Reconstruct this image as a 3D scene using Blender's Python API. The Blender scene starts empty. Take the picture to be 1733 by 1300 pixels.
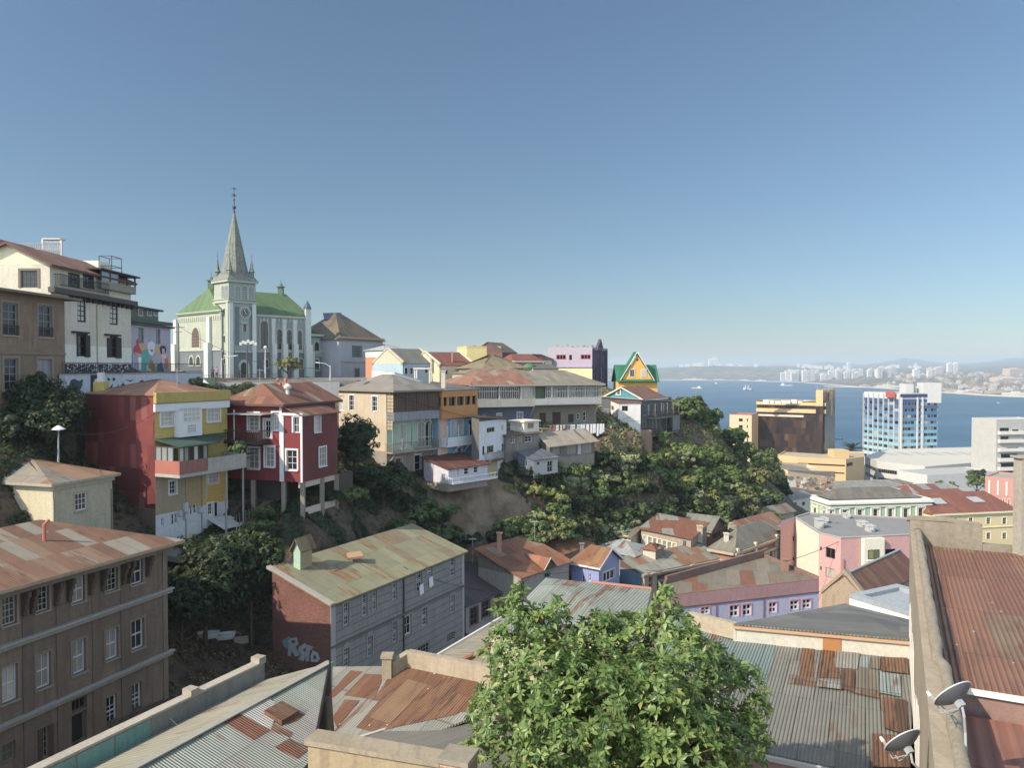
import bpy, math, random
import numpy as np
from mathutils import Vector, Matrix
random.seed(7)
sc = bpy.context.scene
COL = sc.collection
# ---------------------------------------------------------------- camera
CZ = 65.0; FP = 1300.0; PITCH = math.atan(28/1300.0)
cam = bpy.data.cameras.new('Camera'); camo = bpy.data.objects.new('Camera', cam); COL.objects.link(camo)
camo.location = (0, 0, CZ); camo.rotation_euler = (math.pi/2-PITCH, 0, 0)
cam.sensor_width = 36; cam.lens = 36*FP/1733; cam.clip_start = .5; cam.clip_end = 60000
sc.camera = camo
# ---------------------------------------------------------------- light
SAZ = (-0.82, -0.57); SEL = math.radians(36)
_l = math.hypot(*SAZ); SH = (SAZ[0]/_l, SAZ[1]/_l)
SDIR = Vector((SH[0]*math.cos(SEL), SH[1]*math.cos(SEL), math.sin(SEL)))
sun = bpy.data.lights.new('Sun', 'SUN'); suno = bpy.data.objects.new('Sun', sun); COL.objects.link(suno)
sun.energy = 5.0; sun.angle = math.radians(.5); sun.color = (1.0, .86, .67)
suno.rotation_euler = SDIR.to_track_quat('Z', 'Y').to_euler()
w = bpy.data.worlds.new('World'); sc.world = w; w.use_nodes = True
wn = w.node_tree; bg = wn.nodes['Background']
sky = wn.nodes.new('ShaderNodeTexSky'); sky.sky_type = 'NISHITA'; sky.sun_disc = False
sky.sun_elevation = SEL; sky.sun_rotation = math.atan2(SH[0], SH[1])
sky.altitude = 60; sky.air_density = 1.0; sky.dust_density = .25; sky.ozone_density = 3.2
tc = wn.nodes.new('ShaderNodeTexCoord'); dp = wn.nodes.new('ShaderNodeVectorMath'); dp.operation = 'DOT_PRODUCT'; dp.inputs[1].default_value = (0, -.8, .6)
wn.links.new(tc.outputs['Generated'], dp.inputs[0]); mr = wn.nodes.new('ShaderNodeValToRGB'); ma_ = wn.nodes.new('ShaderNodeMath'); ma_.operation = 'MULTIPLY_ADD'; ma_.inputs[1].default_value = .5; ma_.inputs[2].default_value = .5   # sky boosted behind and above the viewer, added as out-of-view fill for shaded faces
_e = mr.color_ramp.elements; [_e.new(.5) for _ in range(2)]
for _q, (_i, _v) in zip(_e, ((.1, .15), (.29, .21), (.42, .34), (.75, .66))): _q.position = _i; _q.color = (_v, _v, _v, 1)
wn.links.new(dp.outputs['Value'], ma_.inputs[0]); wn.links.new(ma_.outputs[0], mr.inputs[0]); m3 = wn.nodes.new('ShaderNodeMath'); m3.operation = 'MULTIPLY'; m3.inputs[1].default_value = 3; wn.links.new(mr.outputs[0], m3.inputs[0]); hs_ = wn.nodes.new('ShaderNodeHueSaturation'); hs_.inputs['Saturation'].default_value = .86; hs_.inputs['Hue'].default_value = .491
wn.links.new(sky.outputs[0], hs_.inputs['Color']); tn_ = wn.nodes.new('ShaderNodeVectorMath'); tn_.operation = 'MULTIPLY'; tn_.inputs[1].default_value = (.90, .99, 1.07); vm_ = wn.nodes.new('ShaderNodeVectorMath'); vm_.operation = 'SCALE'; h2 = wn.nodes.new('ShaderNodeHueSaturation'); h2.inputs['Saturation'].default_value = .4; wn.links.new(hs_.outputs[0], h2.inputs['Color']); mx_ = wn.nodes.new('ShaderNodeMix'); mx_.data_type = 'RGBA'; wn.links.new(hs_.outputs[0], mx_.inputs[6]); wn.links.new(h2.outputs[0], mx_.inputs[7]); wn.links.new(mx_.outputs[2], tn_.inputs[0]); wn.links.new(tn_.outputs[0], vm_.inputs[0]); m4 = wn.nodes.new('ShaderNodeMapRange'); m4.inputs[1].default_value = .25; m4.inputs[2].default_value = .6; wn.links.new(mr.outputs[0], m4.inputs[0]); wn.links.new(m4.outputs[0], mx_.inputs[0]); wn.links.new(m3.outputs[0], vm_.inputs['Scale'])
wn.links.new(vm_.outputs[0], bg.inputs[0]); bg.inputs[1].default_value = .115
sc.view_settings.view_transform = 'Standard'; sc.view_settings.look = 'None'
sc.view_settings.exposure = .56; sc.view_settings.gamma = 1
sc.cycles.volume_bounces = 0; sc.cycles.max_bounces = 6; sc.cycles.transparent_max_bounces = 8
sc.cycles.use_denoising = True
sc.cycles.volume_step_rate = 5
# ---------------------------------------------------------------- pixel <-> world
_ct, _st = math.cos(PITCH), math.sin(PITCH)
def ray(px, py):
    x = (px-866.5)/FP; v = -(py-650)/FP
    return Vector((x, _ct+v*_st, -_st+v*_ct))
def P(px, py, Y):
    d = ray(px, py); t = Y/d.y
    return Vector((d.x*t, Y, CZ+d.z*t))
def G(px, py, z):
    d = ray(px, py); t = (z-CZ)/d.z
    return Vector((d.x*t, d.y*t, z))
def X_(px, Y, py=750): return P(px, py, Y).x
def zat(py, Y): return P(866, py, Y).z
def K(ox, oy, s):
    return lambda *a: tuple((ox+v/s) if i % 2 == 0 else (oy+v/s) for i, v in enumerate(a))
# ---------------------------------------------------------------- colour + nodes
def lin(h, ds=.2):
    if not isinstance(h, str): return tuple(h)+(1,) if len(h) == 3 else tuple(h)
    h = h.lstrip('#'); r = [int(h[i:i+2], 16)/255 for i in (0, 2, 4)]
    r = [c/12.92 if c <= .04045 else ((c+.055)/1.055)**2.4 for c in r]; g = .25*r[0]+.65*r[1]+.1*r[2]
    return tuple(g+(c-g)*(1-ds) for c in r)+(1,)
def mul(c, k): return tuple(min(1, x*k) for x in c[:3])+(1,)
def rusty(c):   # iron oxide leans to orange-brown rather than pink
    return (c[0]*.95, c[1]*1.04, c[2]*.86, 1) if c[0] > 1.5*c[2] and c[0] > c[1]*1.25 else c
class NT:
    def __init__(s, name):
        s.m = bpy.data.materials.new(name); s.m.use_nodes = True; s.t = s.m.node_tree
        s.b = s.t.nodes['Principled BSDF']; s.out = s.t.nodes['Material Output']
    def n(s, t, a=None, **k):
        nd = s.t.nodes.new('ShaderNode'+t)
        for kk, v in (a or {}).items(): setattr(nd, kk, v)
        for kk, v in k.items():
            i = int(kk[1:]) if kk[0] == 'i' and kk[1:].isdigit() else kk.replace('_', ' ')
            s.put(nd.inputs[i], v)
        return nd
    def put(s, sock, v):
        if isinstance(v, bpy.types.NodeSocket): s.t.links.new(v, sock)
        elif v is not None: sock.default_value = v
    def math(s, op, a, b=None, c=None, clamp=False):
        nd = s.n('Math', {'operation': op, 'use_clamp': clamp}); s.put(nd.inputs[0], a); s.put(nd.inputs[1], b); s.put(nd.inputs[2], c)
        return nd.outputs[0]
    def mix(s, f, a, b, mode='MIX'):
        nd = s.n('Mix', {'data_type': 'RGBA', 'blend_type': mode}); s.put(nd.inputs[0], f); s.put(nd.inputs[6], a); s.put(nd.inputs[7], b)
        return nd.outputs[2]
    def ramp(s, f, stops, interp='LINEAR'):
        nd = s.n('ValToRGB'); s.put(nd.inputs[0], f); e = nd.color_ramp.elements; nd.color_ramp.interpolation = interp
        while len(e) < len(stops): e.new(.5)
        for el, (p, c) in zip(e, stops): el.position = p; el.color = c if isinstance(c, tuple) else (c, c, c, 1)
        return nd.outputs[0]
    def noise(s, vec, scale, detail=4, rough=.55, out=0):
        nd = s.n('TexNoise', Scale=scale, Detail=detail, Roughness=rough); s.put(nd.inputs['Vector'], vec); return nd.outputs[out]
    def uv(s, off=True):
        u = s.n('TexCoord').outputs['UV']
        if not off: return u
        r = s.n('ObjectInfo').outputs['Random']
        m = s.n('VectorMath', {'operation': 'ADD'}); s.put(m.inputs[0], u)
        cx = s.n('CombineXYZ'); s.put(cx.inputs[2], s.math('MULTIPLY', r, 37.)); s.put(m.inputs[1], cx.outputs[0]); return m.outputs[0]
    def scl(s, v, sx, sy, sz=1):
        m = s.n('VectorMath', {'operation': 'MULTIPLY'}); s.put(m.inputs[0], v); m.inputs[1].default_value = (sx, sy, sz); return m.outputs[0]
    def bump(s, h, strength=.4, dist=.02):
        nd = s.n('Bump', Strength=strength, Distance=dist); s.put(nd.inputs['Height'], h); s.put(s.b.inputs['Normal'], nd.outputs[0])
    def fin(s, color=None, rough=.85, metal=0, spec=None):
        if color is not None: s.put(s.b.inputs['Base Color'], color)
        s.put(s.b.inputs['Roughness'], rough); s.put(s.b.inputs['Metallic'], metal)
        if spec is not None: s.put(s.b.inputs['Specular IOR Level'], spec)
        return s.m
_C = {}
def memo(f):
    def g(*a, **k):
        key = (f.__name__, repr(a), repr(k))
        if key not in _C: _C[key] = f(*a, **k)
        return _C[key]
    return g
@memo
def plaster(col, dirt=.5, dc=None, scale=1.0, peel=None, peelc='b8b0a0', boards=0):
    c = lin(col); d = lin(dc) if dc else mul(c, .62); t = NT('plaster'); uv = t.uv()
    n1 = t.noise(uv, .35*scale, 6, .6); f = t.ramp(n1, [(.44, 0.), (.6, 1.)])
    col_ = t.mix(t.math('MULTIPLY', f, dirt), c, d)
    st = t.noise(t.scl(uv, 2.2*scale, .22*scale), 1.3, 6, .65); f2 = t.ramp(st, [(.47, 0.), (.62, 1.)])
    col_ = t.mix(t.math('MULTIPLY', f2, min(1, dirt*1.1)), col_, mul(d, .8))
    fine = t.noise(uv, 6*scale, 5, .7); col_ = t.mix(.5, col_, t.mix(t.ramp(fine, [(.3, 0.), (.7, 1.)]), mul(c, .68), mul(c, 1.2)), 'MIX')
    if peel:
        pm = t.ramp(t.noise(uv, .9*scale, 8, .65), [(1-peel, 0.), (1-peel+.03, 1.)]); col_ = t.mix(pm, col_, lin(peelc))
    h = t.noise(uv, 9, 4)
    if boards:
        sx = t.n('SeparateXYZ'); t.put(sx.inputs[0], uv); fr = t.math('FRACT', t.math('DIVIDE', sx.outputs[1], boards))
        gap = t.ramp(fr, [(0, 0.), (.09, 1.), (.93, 1.), (1, 0.)]); col_ = t.mix(t.math('SUBTRACT', 1., gap), col_, mul(c, .3)); h = t.math('MULTIPLY', gap, fr)
        t.bump(h, .6, .04)
    else: t.bump(h, .25, .03)
    return t.fin(col_, .9)
@memo
def sheet(cols, rust=.3, per=.11, sw=.85, sl=2.4, rc=('74452f', '8f5c42', '54372a'), bs=.5, dirt=.35, spots=0, rough=.62, seamc=.35, fadec=None):
    """corrugated iron laid in sheets; cols = ((hex, weight), ...)"""
    t = NT('corrugated_iron'); uv = t.uv(False); off = t.uv()
    s = t.n('SeparateXYZ'); t.put(s.inputs[0], uv); u, v = s.outputs[0], s.outputs[1]
    row = t.math('FLOOR', t.math('DIVIDE', v, sl)); wn_ = t.n('TexWhiteNoise', {'noise_dimensions': '1D'}); t.put(wn_.inputs['W'], row)
    uo = t.math('ADD', t.math('DIVIDE', u, sw), wn_.outputs[0]); cu = t.math('FLOOR', uo)
    cb = t.n('CombineXYZ'); t.put(cb.inputs[0], cu); t.put(cb.inputs[1], row); t.put(cb.inputs[2], t.math('MULTIPLY', t.n('ObjectInfo').outputs['Random'], 50.))
    w2 = t.n('TexWhiteNoise', {'noise_dimensions': '3D'}); t.put(w2.inputs['Vector'], cb.outputs[0]); rnd = w2.outputs['Value']; rnd2 = t.n('SeparateColor'); t.put(rnd2.inputs[0], w2.outputs['Color'])
    tot = sum(x[1] for x in cols); a = 0; st = []
    for h, wt in cols: st.append((a/tot, rusty(lin(h, .3)) if rust > 0 else lin(h, .15))); a += wt
    base = t.ramp(rnd, st, 'CONSTANT')
    base = t.mix(.5, base, t.mix(t.noise(off, .8, 5), mul(lin('808080'), .8), lin('ffffff')), 'MULTIPLY')
    rn = t.noise(t.scl(off, 2.4, .35), 1.0, 9, .7) if rust > 0 else 0.0
    thr = t.math('ADD', rn, t.math('MULTIPLY', t.math('SUBTRACT', rnd2.outputs[1], .5), .32))
    rm = t.ramp(thr, [(.66-rust*.35, 0.), (.76-rust*.35, 1.)])
    rcol = t.mix(t.noise(off, 2.5, 5), rusty(lin(rc[0], .3)), rusty(lin(rc[1], .3))); rcol = t.mix(t.ramp(t.noise(t.scl(off, 3, .5), 2, 4), [(.5, 0.), (.65, 1.)]), rcol, lin(rc[2]))
    col = t.mix(t.math('MULTIPLY', rm, .92), base, rcol)
    dn = t.ramp(t.noise(t.scl(off, 4, .4), 1, 6), [(.45, 0.), (.75, 1.)]); col = t.mix(t.math('MULTIPLY', dn, dirt), col, mul(lin('4a443e'), .9))
    if spots:
        vo = t.n('TexVoronoi', Scale=2.2); t.put(vo.inputs['Vector'], t.scl(off, 1, .8)); sp = t.ramp(t.math('ADD', vo.outputs['Distance'], t.math('MULTIPLY', t.noise(off, 14, 3), .06)), [(.08, 1.), (.10, 0.)])
        col = t.mix(t.math('MULTIPLY', sp, spots), col, lin('e8ddcc'))
    fu = t.math('FRACT', uo); fv = t.math('FRACT', t.math('DIVIDE', v, sl))
    seam = t.math('MINIMUM', t.ramp(fu, [(0, 0.), (.03, 1.)]), t.ramp(fv, [(0, 0.), (.012, 1.)])); col = t.mix(t.math('MULTIPLY', t.math('SUBTRACT', 1., seam), seamc*2), col, mul(lin('2c2622'), .8))
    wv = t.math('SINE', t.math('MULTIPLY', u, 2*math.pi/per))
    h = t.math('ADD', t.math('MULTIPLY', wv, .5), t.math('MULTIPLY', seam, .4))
    col = t.mix(t.math('MULTIPLY', t.ramp(wv, [(0, 1.), (.5, 0.)]), .22), col, mul(lin('3a342e'), .8))   # darker along the troughs of the corrugation
    t.bump(h, bs, .035)
    return t.fin(col, rough, 0, .35)
@memo
def paint(col, rough=.7, var=.15, spec=.4):
    c = lin(col); t = NT('paint'); f = t.noise(t.n('TexCoord').outputs['Object'], 1.7, 5)
    return t.fin(t.mix(f, mul(c, 1-var), mul(c, 1+var)), rough, 0, spec)
@memo
def brick(c1='8a4a38', c2='6e3a2e', mort='a09080', w_=.24, h_=.075, dirt=.4):
    t = NT('brickwork'); uv = t.uv(False); b = t.n('TexBrick', Color1=lin(c1), Color2=lin(c2), Mortar=lin(mort)); t.put(b.inputs['Vector'], uv)
    b.inputs['Scale'].default_value = 1; b.inputs['Mortar Size'].default_value = .008; b.inputs['Brick Width'].default_value = w_; b.inputs['Row Height'].default_value = h_
    n = t.ramp(t.noise(t.uv(), .5, 6), [(.4, 0.), (.7, 1.)]); c = t.mix(t.math('MULTIPLY', n, dirt), b.outputs['Color'], mul(lin(c2), .5)); t.bump(t.noise(uv, 20, 3), .4, .02)
    return t.fin(c, .92)
@memo
def glass(dark='1a2026', cur='b9b4a6', pc=.35, rough=.08):
    t = NT('window_glass'); r = t.n('ObjectInfo').outputs['Random']
    c = t.ramp(r, [(0, lin(dark)), (1-pc, lin(cur)), (1-pc/2, mul(lin(cur), .6))], 'CONSTANT')
    v = t.noise(t.n('TexCoord').outputs['Object'], 1.2, 4); c = t.mix(.5, c, t.mix(v, mul(lin(dark), .4), lin('ffffff')), 'MULTIPLY')
    return t.fin(c, rough, 0, .5)
@memo
def earth(c1, c2, c3, s=.35, bs=.6):
    t = NT('earth'); o = t.n('TexCoord').outputs['Object']
    a = t.noise(o, s, 8, .65); b = t.noise(o, s*5, 5, .6)
    c = t.mix(t.ramp(a, [(.4, 0.), (.6, 1.)]), lin(c1), lin(c2)); c = t.mix(t.ramp(b, [(.48, 0.), (.62, 1.)]), c, lin(c3))
    t.bump(t.math('ADD', t.math('MULTIPLY', b, 2.), t.noise(o, s*22, 5, .7)), min(1, bs*1.5), .5); return t.fin(c, .95)
@memo
def leafmat(c1, c2, c3=None, tr=.25, rough=.55, tip=None):
    t = NT('foliage'); r = t.n('NewGeometry').outputs['Random Per Island']; o = t.n('TexCoord').outputs['Object']
    c = t.mix(r, lin(c1), lin(c2)); nz = t.ramp(t.noise(o, .5, 4), [(.38, 0.), (.62, 1.)]); c = t.mix(t.math('MULTIPLY', nz, .5), c, lin(c3 or c1))
    if tip: c = t.mix(t.ramp(r, [(.95, 0.), (.97, 1.)]), c, lin(tip))
    t.fin(c, rough, 0, .35); tb = t.n('BsdfTranslucent'); t.put(tb.inputs[0], t.mix(.5, c, lin('9ab040'), 'MIX'))
    ms = t.n('MixShader'); ms.inputs[0].default_value = tr; t.put(ms.inputs[1], t.b.outputs[0]); t.put(ms.inputs[2], tb.outputs[0]); t.put(t.out.inputs[0], ms.outputs[0])
    return t.m
# ---------------------------------------------------------------- mesh builder
class MB:
    def __init__(s): s.v = []; s.f = []; s.mi = []; s.cur = 0
    def face(s, pts, m=None):
        i = len(s.v); s.v += [tuple(p) for p in pts]; s.f.append(tuple(range(i, i+len(pts)))); s.mi.append(s.cur if m is None else m)
    def hexa(s, b, t, m=None):     # bottom ring, top ring
        i = len(s.v); n = len(b); s.v += [tuple(p) for p in b]+[tuple(p) for p in t]; m = s.cur if m is None else m
        s.f.append(tuple(range(i+n-1, i-1, -1))); s.f.append(tuple(range(i+n, i+2*n))); s.mi += [m, m]
        for k in range(n):
            j = (k+1) % n; s.f.append((i+k, i+j, i+n+j, i+n+k)); s.mi.append(m)
    def box(s, O, a, b, c, m=None):   # O corner, edge vectors a,b,c
        O, a, b, c = map(Vector, (O, a, b, c))
        s.hexa([O, O+a, O+a+b, O+b], [O+c, O+a+c, O+a+b+c, O+b+c], m)
    def cbox(s, x0, x1, y0, y1, z0, z1, m=None): s.box((x0, y0, z0), (x1-x0, 0, 0), (0, y1-y0, 0), (0, 0, z1-z0), m)
    def slab(s, pts, th, m=None):
        pts = [Vector(p) for p in pts]; s.hexa([p-Vector((0, 0, th)) for p in pts], pts, m)
    def tube(s, pts, rad, n=8, m=None, cap=True):
        pts = [Vector(p) for p in pts]; rad = rad if isinstance(rad, (list, tuple)) else [rad]*len(pts); m = s.cur if m is None else m; i = len(s.v)
        for k, p in enumerate(pts):
            d = (pts[min(k+1, len(pts)-1)]-pts[max(k-1, 0)]).normalized(); a = d.orthogonal().normalized() if k == 0 else (a-d*a.dot(d)).normalized(); b = d.cross(a)
            for q in range(n): an = 2*math.pi*q/n; s.v.append(tuple(p+(a*math.cos(an)+b*math.sin(an))*rad[k]))
        for k in range(len(pts)-1):
            for q in range(n): r = (q+1) % n; s.f.append((i+k*n+q, i+k*n+r, i+(k+1)*n+r, i+(k+1)*n+q)); s.mi.append(m)
        if cap: s.f.append(tuple(range(i+n-1, i-1, -1))); s.f.append(tuple(range(i+(len(pts)-1)*n, i+len(pts)*n))); s.mi += [m, m]
    def lathe(s, c, prof, n=12, m=None):   # prof [(r,z)]
        c = Vector(c); s.tube_like([[c+Vector((r*math.cos(2*math.pi*q/n+.2), r*math.sin(2*math.pi*q/n+.2), z)) for q in range(n)] for r, z in prof], m)
    def tube_like(s, rings, m=None, cap=True):
        m = s.cur if m is None else m; i = len(s.v); n = len(rings[0])
        for r in rings: s.v += [tuple(p) for p in r]
        for k in range(len(rings)-1):
            for q in range(n): r = (q+1) % n; s.f.append((i+k*n+q, i+k*n+r, i+(k+1)*n+r, i+(k+1)*n+q)); s.mi.append(m)
        if cap: s.f.append(tuple(range(i+n-1, i-1, -1))); s.f.append(tuple(range(i+(len(rings)-1)*n, i+len(rings)*n))); s.mi += [m, m]
    def sphere(s, c, r, n=10, k=6, sz=1, m=None):
        s.lathe(c, [(max(.001, r*math.sin(math.pi*j/k)), -r*sz*math.cos(math.pi*j/k)) for j in range(k+1)], n, m)
    def build(s, name, mats, parent=None, hdir=None, uv=True, smooth=False):
        if not s.f: return None
        mats = mats if isinstance(mats, (list, tuple)) else [mats]
        o0 = Vector(parent.get('_w', (0, 0, 0))) if parent else Vector((0, 0, 0))
        if parent is None:
            a = np.array(s.v); o0 = Vector((float(a[:, 0].mean()), float(a[:, 1].mean()), float(a[:, 2].min())))
        me = bpy.data.meshes.new(name); me.from_pydata([tuple(Vector(p)-o0) for p in s.v], [], s.f)
        for m in mats: me.materials.append(m)
        if len(mats) > 1: me.polygons.foreach_set('material_index', s.mi)
        if uv:
            ul = me.uv_layers.new(name='UVMap').data; Z = Vector((0, 0, 1)); hd = Vector(hdir).normalized() if hdir is not None else None
            for p in me.polygons:
                n = p.normal
                if hd is not None and abs(n.z) > .3: h = (hd-n*hd.dot(n)).normalized(); q = n.cross(h)
                elif abs(n.z) > .995: h = Vector((1, 0, 0)); q = Vector((0, 1, 0))
                else: h = Z.cross(n).normalized(); q = n.cross(h)
                for li in p.loop_indices:
                    c = me.vertices[me.loops[li].vertex_index].co+o0; ul[li].uv = (c.dot(h), c.dot(q))
        if smooth: me.polygons.foreach_set('use_smooth', [True]*len(me.polygons))
        o = bpy.data.objects.new(name, me); COL.objects.link(o)
        if parent: o.parent = parent; o['_w'] = tuple(o0)
        else: o.location = o0; o['_w'] = tuple(o0)
        return o
def tag(o, label=None, cat=None, group=None, kind=None):
    if label: o['label'] = label
    if cat: o['category'] = cat
    if group: o['group'] = group
    if kind: o['kind'] = kind
    return o
def thing(name, label, cat, loc, group=None):
    o = bpy.data.objects.new(name, None); COL.objects.link(o); o.location = loc; o['_w'] = tuple(loc); o.empty_display_size = .5
    return tag(o, label, cat, group)
Z3 = Vector((0, 0, 1))
# ---------------------------------------------------------------- buildings
WHITE = paint('b9b6ae'); DKFR = paint('2a241f'); CREAMP = paint('c9bb95'); GREYW = paint('8f9092')
GL = glass(); GLD = glass('14181c', '4a4a48', .3); GLC = glass('2a2e32', 'c2bdb0', .6)
def rect(B, C, left=None, dep=None):
    """footprint A,B,C,D: B near corner (px,Y), C right corner (px,Y); left = px of the left corner, or dep metres"""
    b = Vector((X_(B[0], B[1]), B[1], 0)); c = Vector((X_(C[0], C[1]), C[1], 0)); d = (c-b).normalized(); p = Vector((-d.y, d.x, 0))
    if left is not None:
        k = (left-866.5)/FP; dep = (b.x-k*b.y)/(k*p.y-p.x)
    return [b+p*dep, b, c, c+p*dep]
def off(pts, o):
    n = len(pts); r = []
    for i in range(n):
        a, b, c = pts[i-1], pts[i], pts[(i+1) % n]
        e1 = (b-a).normalized(); e2 = (c-b).normalized(); n1 = Vector((e1.y, -e1.x, 0)); n2 = Vector((e2.y, -e2.x, 0))
        k = 1+n1.dot(n2); r.append(b+(n1+n2)*(o/max(.2, k)))
    return r
class Bd:
    def __init__(s, name, label, cat, pts, z0, z1, mat, group=None, mats=None, root=None):
        s.pts = [Vector((p.x, p.y, 0)) for p in pts]; s.z0 = z0; s.z1 = z1; s.mat = mat; s.fm = mats or {}
        c = sum(s.pts, Vector())/len(pts); s.root = root or thing(name, label, cat, (c.x, c.y, z0), group)
        s.holes = {}; s.zones = {}
    def fr(s, i):
        a = s.pts[i]; b = s.pts[(i+1) % len(s.pts)]; h = (b-a); L = h.length; h = h/L; return Vector((a.x, a.y, s.z0)), h, Vector((h.y, -h.x, 0)), L
    def pt(s, i, u, v, w=0):
        O, h, n, L = s.fr(i); return O+h*u+Z3*v+n*w
    def uv(s, i, px, py, w=0):
        O, h, n, L = s.fr(i); O = O+n*w; d = ray(px, py); c = Vector((0, 0, CZ)); t = (O-c).dot(n)/d.dot(n); p = c+d*t-O; return p.dot(h), p.z
    def vz(s, i, px, py, w=0): return s.uv(i, px, py, w)[1]
    def bx(s, i, u0, u1, v0, v1, w0, w1, mb=None, m=None):
        O, h, n, L = s.fr(i); q = mb or MB(); q.box(O+h*u0+Z3*v0+n*w0, h*(u1-u0), -n*(w0-w1), Z3*(v1-v0), m); return q
    def part(s, i, u0, u1, v0, v1, w0, w1, mat, name): return s.bx(i, u0, u1, v0, v1, w0, w1).build(name, mat, s.root)
    def pxpart(s, i, r, w0, w1, mat, name):
        x0, y0, x1, y1 = r; xm = (x0+x1)/2; u0 = s.uv(i, x0, y0, w1)[0]; u1 = s.uv(i, x1, y0, w1)[0]; return s.part(i, u0, u1, s.vz(i, xm, y1, w1), s.vz(i, xm, y0, w1), w0, w1, mat, name)
    def ledge(s, i, px, py0, py1, out=.12, mat=None, name='cornice', e=0.0, w0=0):
        L = s.fr(i)[3]; v1 = s.vz(i, px, py0, out); v0 = s.vz(i, px, py1, out); return s.part(i, -e, L+e, v0, v1, w0+.001, out, mat or s.mat, name)
    def zone(s, i, mat, r=None, v=None, u=None):
        if r: xm = (r[0]+r[2])/2; u = (s.uv(i, r[0], r[1])[0], s.uv(i, r[2], r[1])[0]); v = (s.vz(i, xm, r[3]), s.vz(i, xm, r[1]))
        L = s.fr(i)[3]; s.zones.setdefault(i, []).append((max(0, u[0]) if u else 0, min(L, u[1]) if u else L, v[0], v[1], mat))
    def win(s, i, rects, nx=2, ny=3, fm=None, fw=.07, sur=None, sw=.12, sill=None, pane=None, depth=.13, hole=True, name='window', shut=None, arch=None, mw=.035, meet=False, lab=None, small=False):
        fm = fm or WHITE; pane = pane or GL; O, h, n, L = s.fr(i)
        for r in rects:
            x0, y0, x1, y1 = r; xm = (x0+x1)/2; u0 = s.uv(i, x0, y0)[0]; u1 = s.uv(i, x1, y0)[0]; v0 = s.vz(i, xm, y1); v1 = s.vz(i, xm, y0)
            s.w1(i, u0, u1, v0, v1, nx, ny, fm, fw, sur, sw, sill, pane, depth, hole, name, shut, arch, mw, meet, lab, small)
    def w1(s, i, u0, u1, v0, v1, nx=2, ny=3, fm=None, fw=.07, sur=None, sw=.12, sill=None, pane=None, depth=.13, hole=True, name='window', shut=None, arch=None, mw=.035, meet=False, lab=None, small=False):
        fm = fm or WHITE; pane = pane or GL; L = s.fr(i)[3]; H = s.z1-s.z0
        u0 = max(u0, .05); u1 = min(u1, L-.05); v1 = min(v1, H-.03); v0 = max(v0, .02)
        if u1-u0 < .1 or v1-v0 < .1: return
        root = s.root
        if arch:
            def outline(e, w):
                a, b, c, d = u0-e, u1+e, v0-(e if e > 0 else 0), v1+e; hw = (b-a)/2; m = (a+b)/2; rise = hw*(1.5 if arch == 'p' else 1.0); q = [(a, c), (b, c), (b, d-rise)]
                N = 5
                if arch == 'p':
                    for k in range(1, N): t = k/N; q.append((m+hw*(1-t)**.62*1.0 if 0 else m+hw*math.cos(t*math.pi/2)**1.0*(1), d-rise+rise*math.sin(t*math.pi/2)**.8*(.97)))
                    q.append((m, d))
                    for k in range(N-1, 0, -1): t = k/N; q.append((m-hw*math.cos(t*math.pi/2), d-rise+rise*math.sin(t*math.pi/2)**.8*.97))
                else:
                    for k in range(1, 2*N): t = math.pi*k/(2*N); q.append((m+hw*math.cos(t), d-rise+rise*math.sin(t)))
                q.append((a, d-rise)); return [s.pt(i, x, y, w) for x, y in q]
            mb = MB(); mb.hexa(outline(sw, 0), outline(sw, .10)); wo = mb.build(name, sur or fm, root)
            mb = MB(); mb.hexa(outline(0, .05), outline(0, .115)); mb.build('pane', pane, wo)
            mb = MB(); m_ = (u0+u1)/2
            s.bx(i, m_-.04, m_+.04, v0, v1-.2, .116, .14, mb)
            for k in range(1, ny): vv = v0+(v1-v0)*.75*k/ny; s.bx(i, u0, u1, vv-.03, vv+.03, .116, .135, mb)
            mb.build('glazing_bar', fm, wo); return
        hole = hole and not small
        if hole: s.holes.setdefault(i, []).append((u0, u1, v0, v1)); wf, wp = -depth+.06, -depth
        else: wf, wp = .07, .02
        mb = MB()
        if sur:
            for a in ((u0-sw, u0, v0-sw*.0, v1+sw), (u1, u1+sw, v0, v1+sw), (u0, u1, v1, v1+sw)): s.bx(i, a[0], a[1], a[2], a[3], .0, .05, mb, 1)
        for a in ((u0, u0+fw, v0, v1), (u1-fw, u1, v0, v1), (u0+fw, u1-fw, v0, v0+fw), (u0+fw, u1-fw, v1-fw, v1)): s.bx(i, a[0], a[1], a[2], a[3], wp, wf, mb, 0)
        a, b, c, d = u0+fw, u1-fw, v0+fw, v1-fw
        if not small:
            for k in range(1, nx): x = a+(b-a)*k/nx; s.bx(i, x-mw/2, x+mw/2, c, d, wp, wf-.02, mb, 0)
            for k in range(1, ny): y = c+(d-c)*k/ny; s.bx(i, a, b, y-mw/2, y+mw/2, wp, wf-.022, mb, 0)
            if meet: y = (c+d)/2; s.bx(i, a, b, y-.04, y+.04, wp, wf-.005, mb, 0)
        wo = mb.build(name, [fm, sur or fm], root)
        if lab: wo['label'] = lab
        s.bx(i, a, b, c, d, wp-.03, wp+.012).build('pane', pane, wo)
        if sill: s.bx(i, u0-.1, u1+.1, v0-.09, v0, -.02 if not hole else -.04, .12).build('sill', sill, wo)
        if shut:
            for (p, q) in ((u0-(u1-u0)*.5-.02, u0-.02), (u1+.02, u1+(u1-u0)*.5+.02)):
                m = MB(); s.bx(i, p, q, v0, v1, .01, .06, m)
                for k in range(8): y = v0+(v1-v0)*(k+.5)/8; s.bx(i, p+.06, q-.06, y-.05, y+.03, .06, .08, m)
                m.build('shutter', shut, wo)
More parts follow.
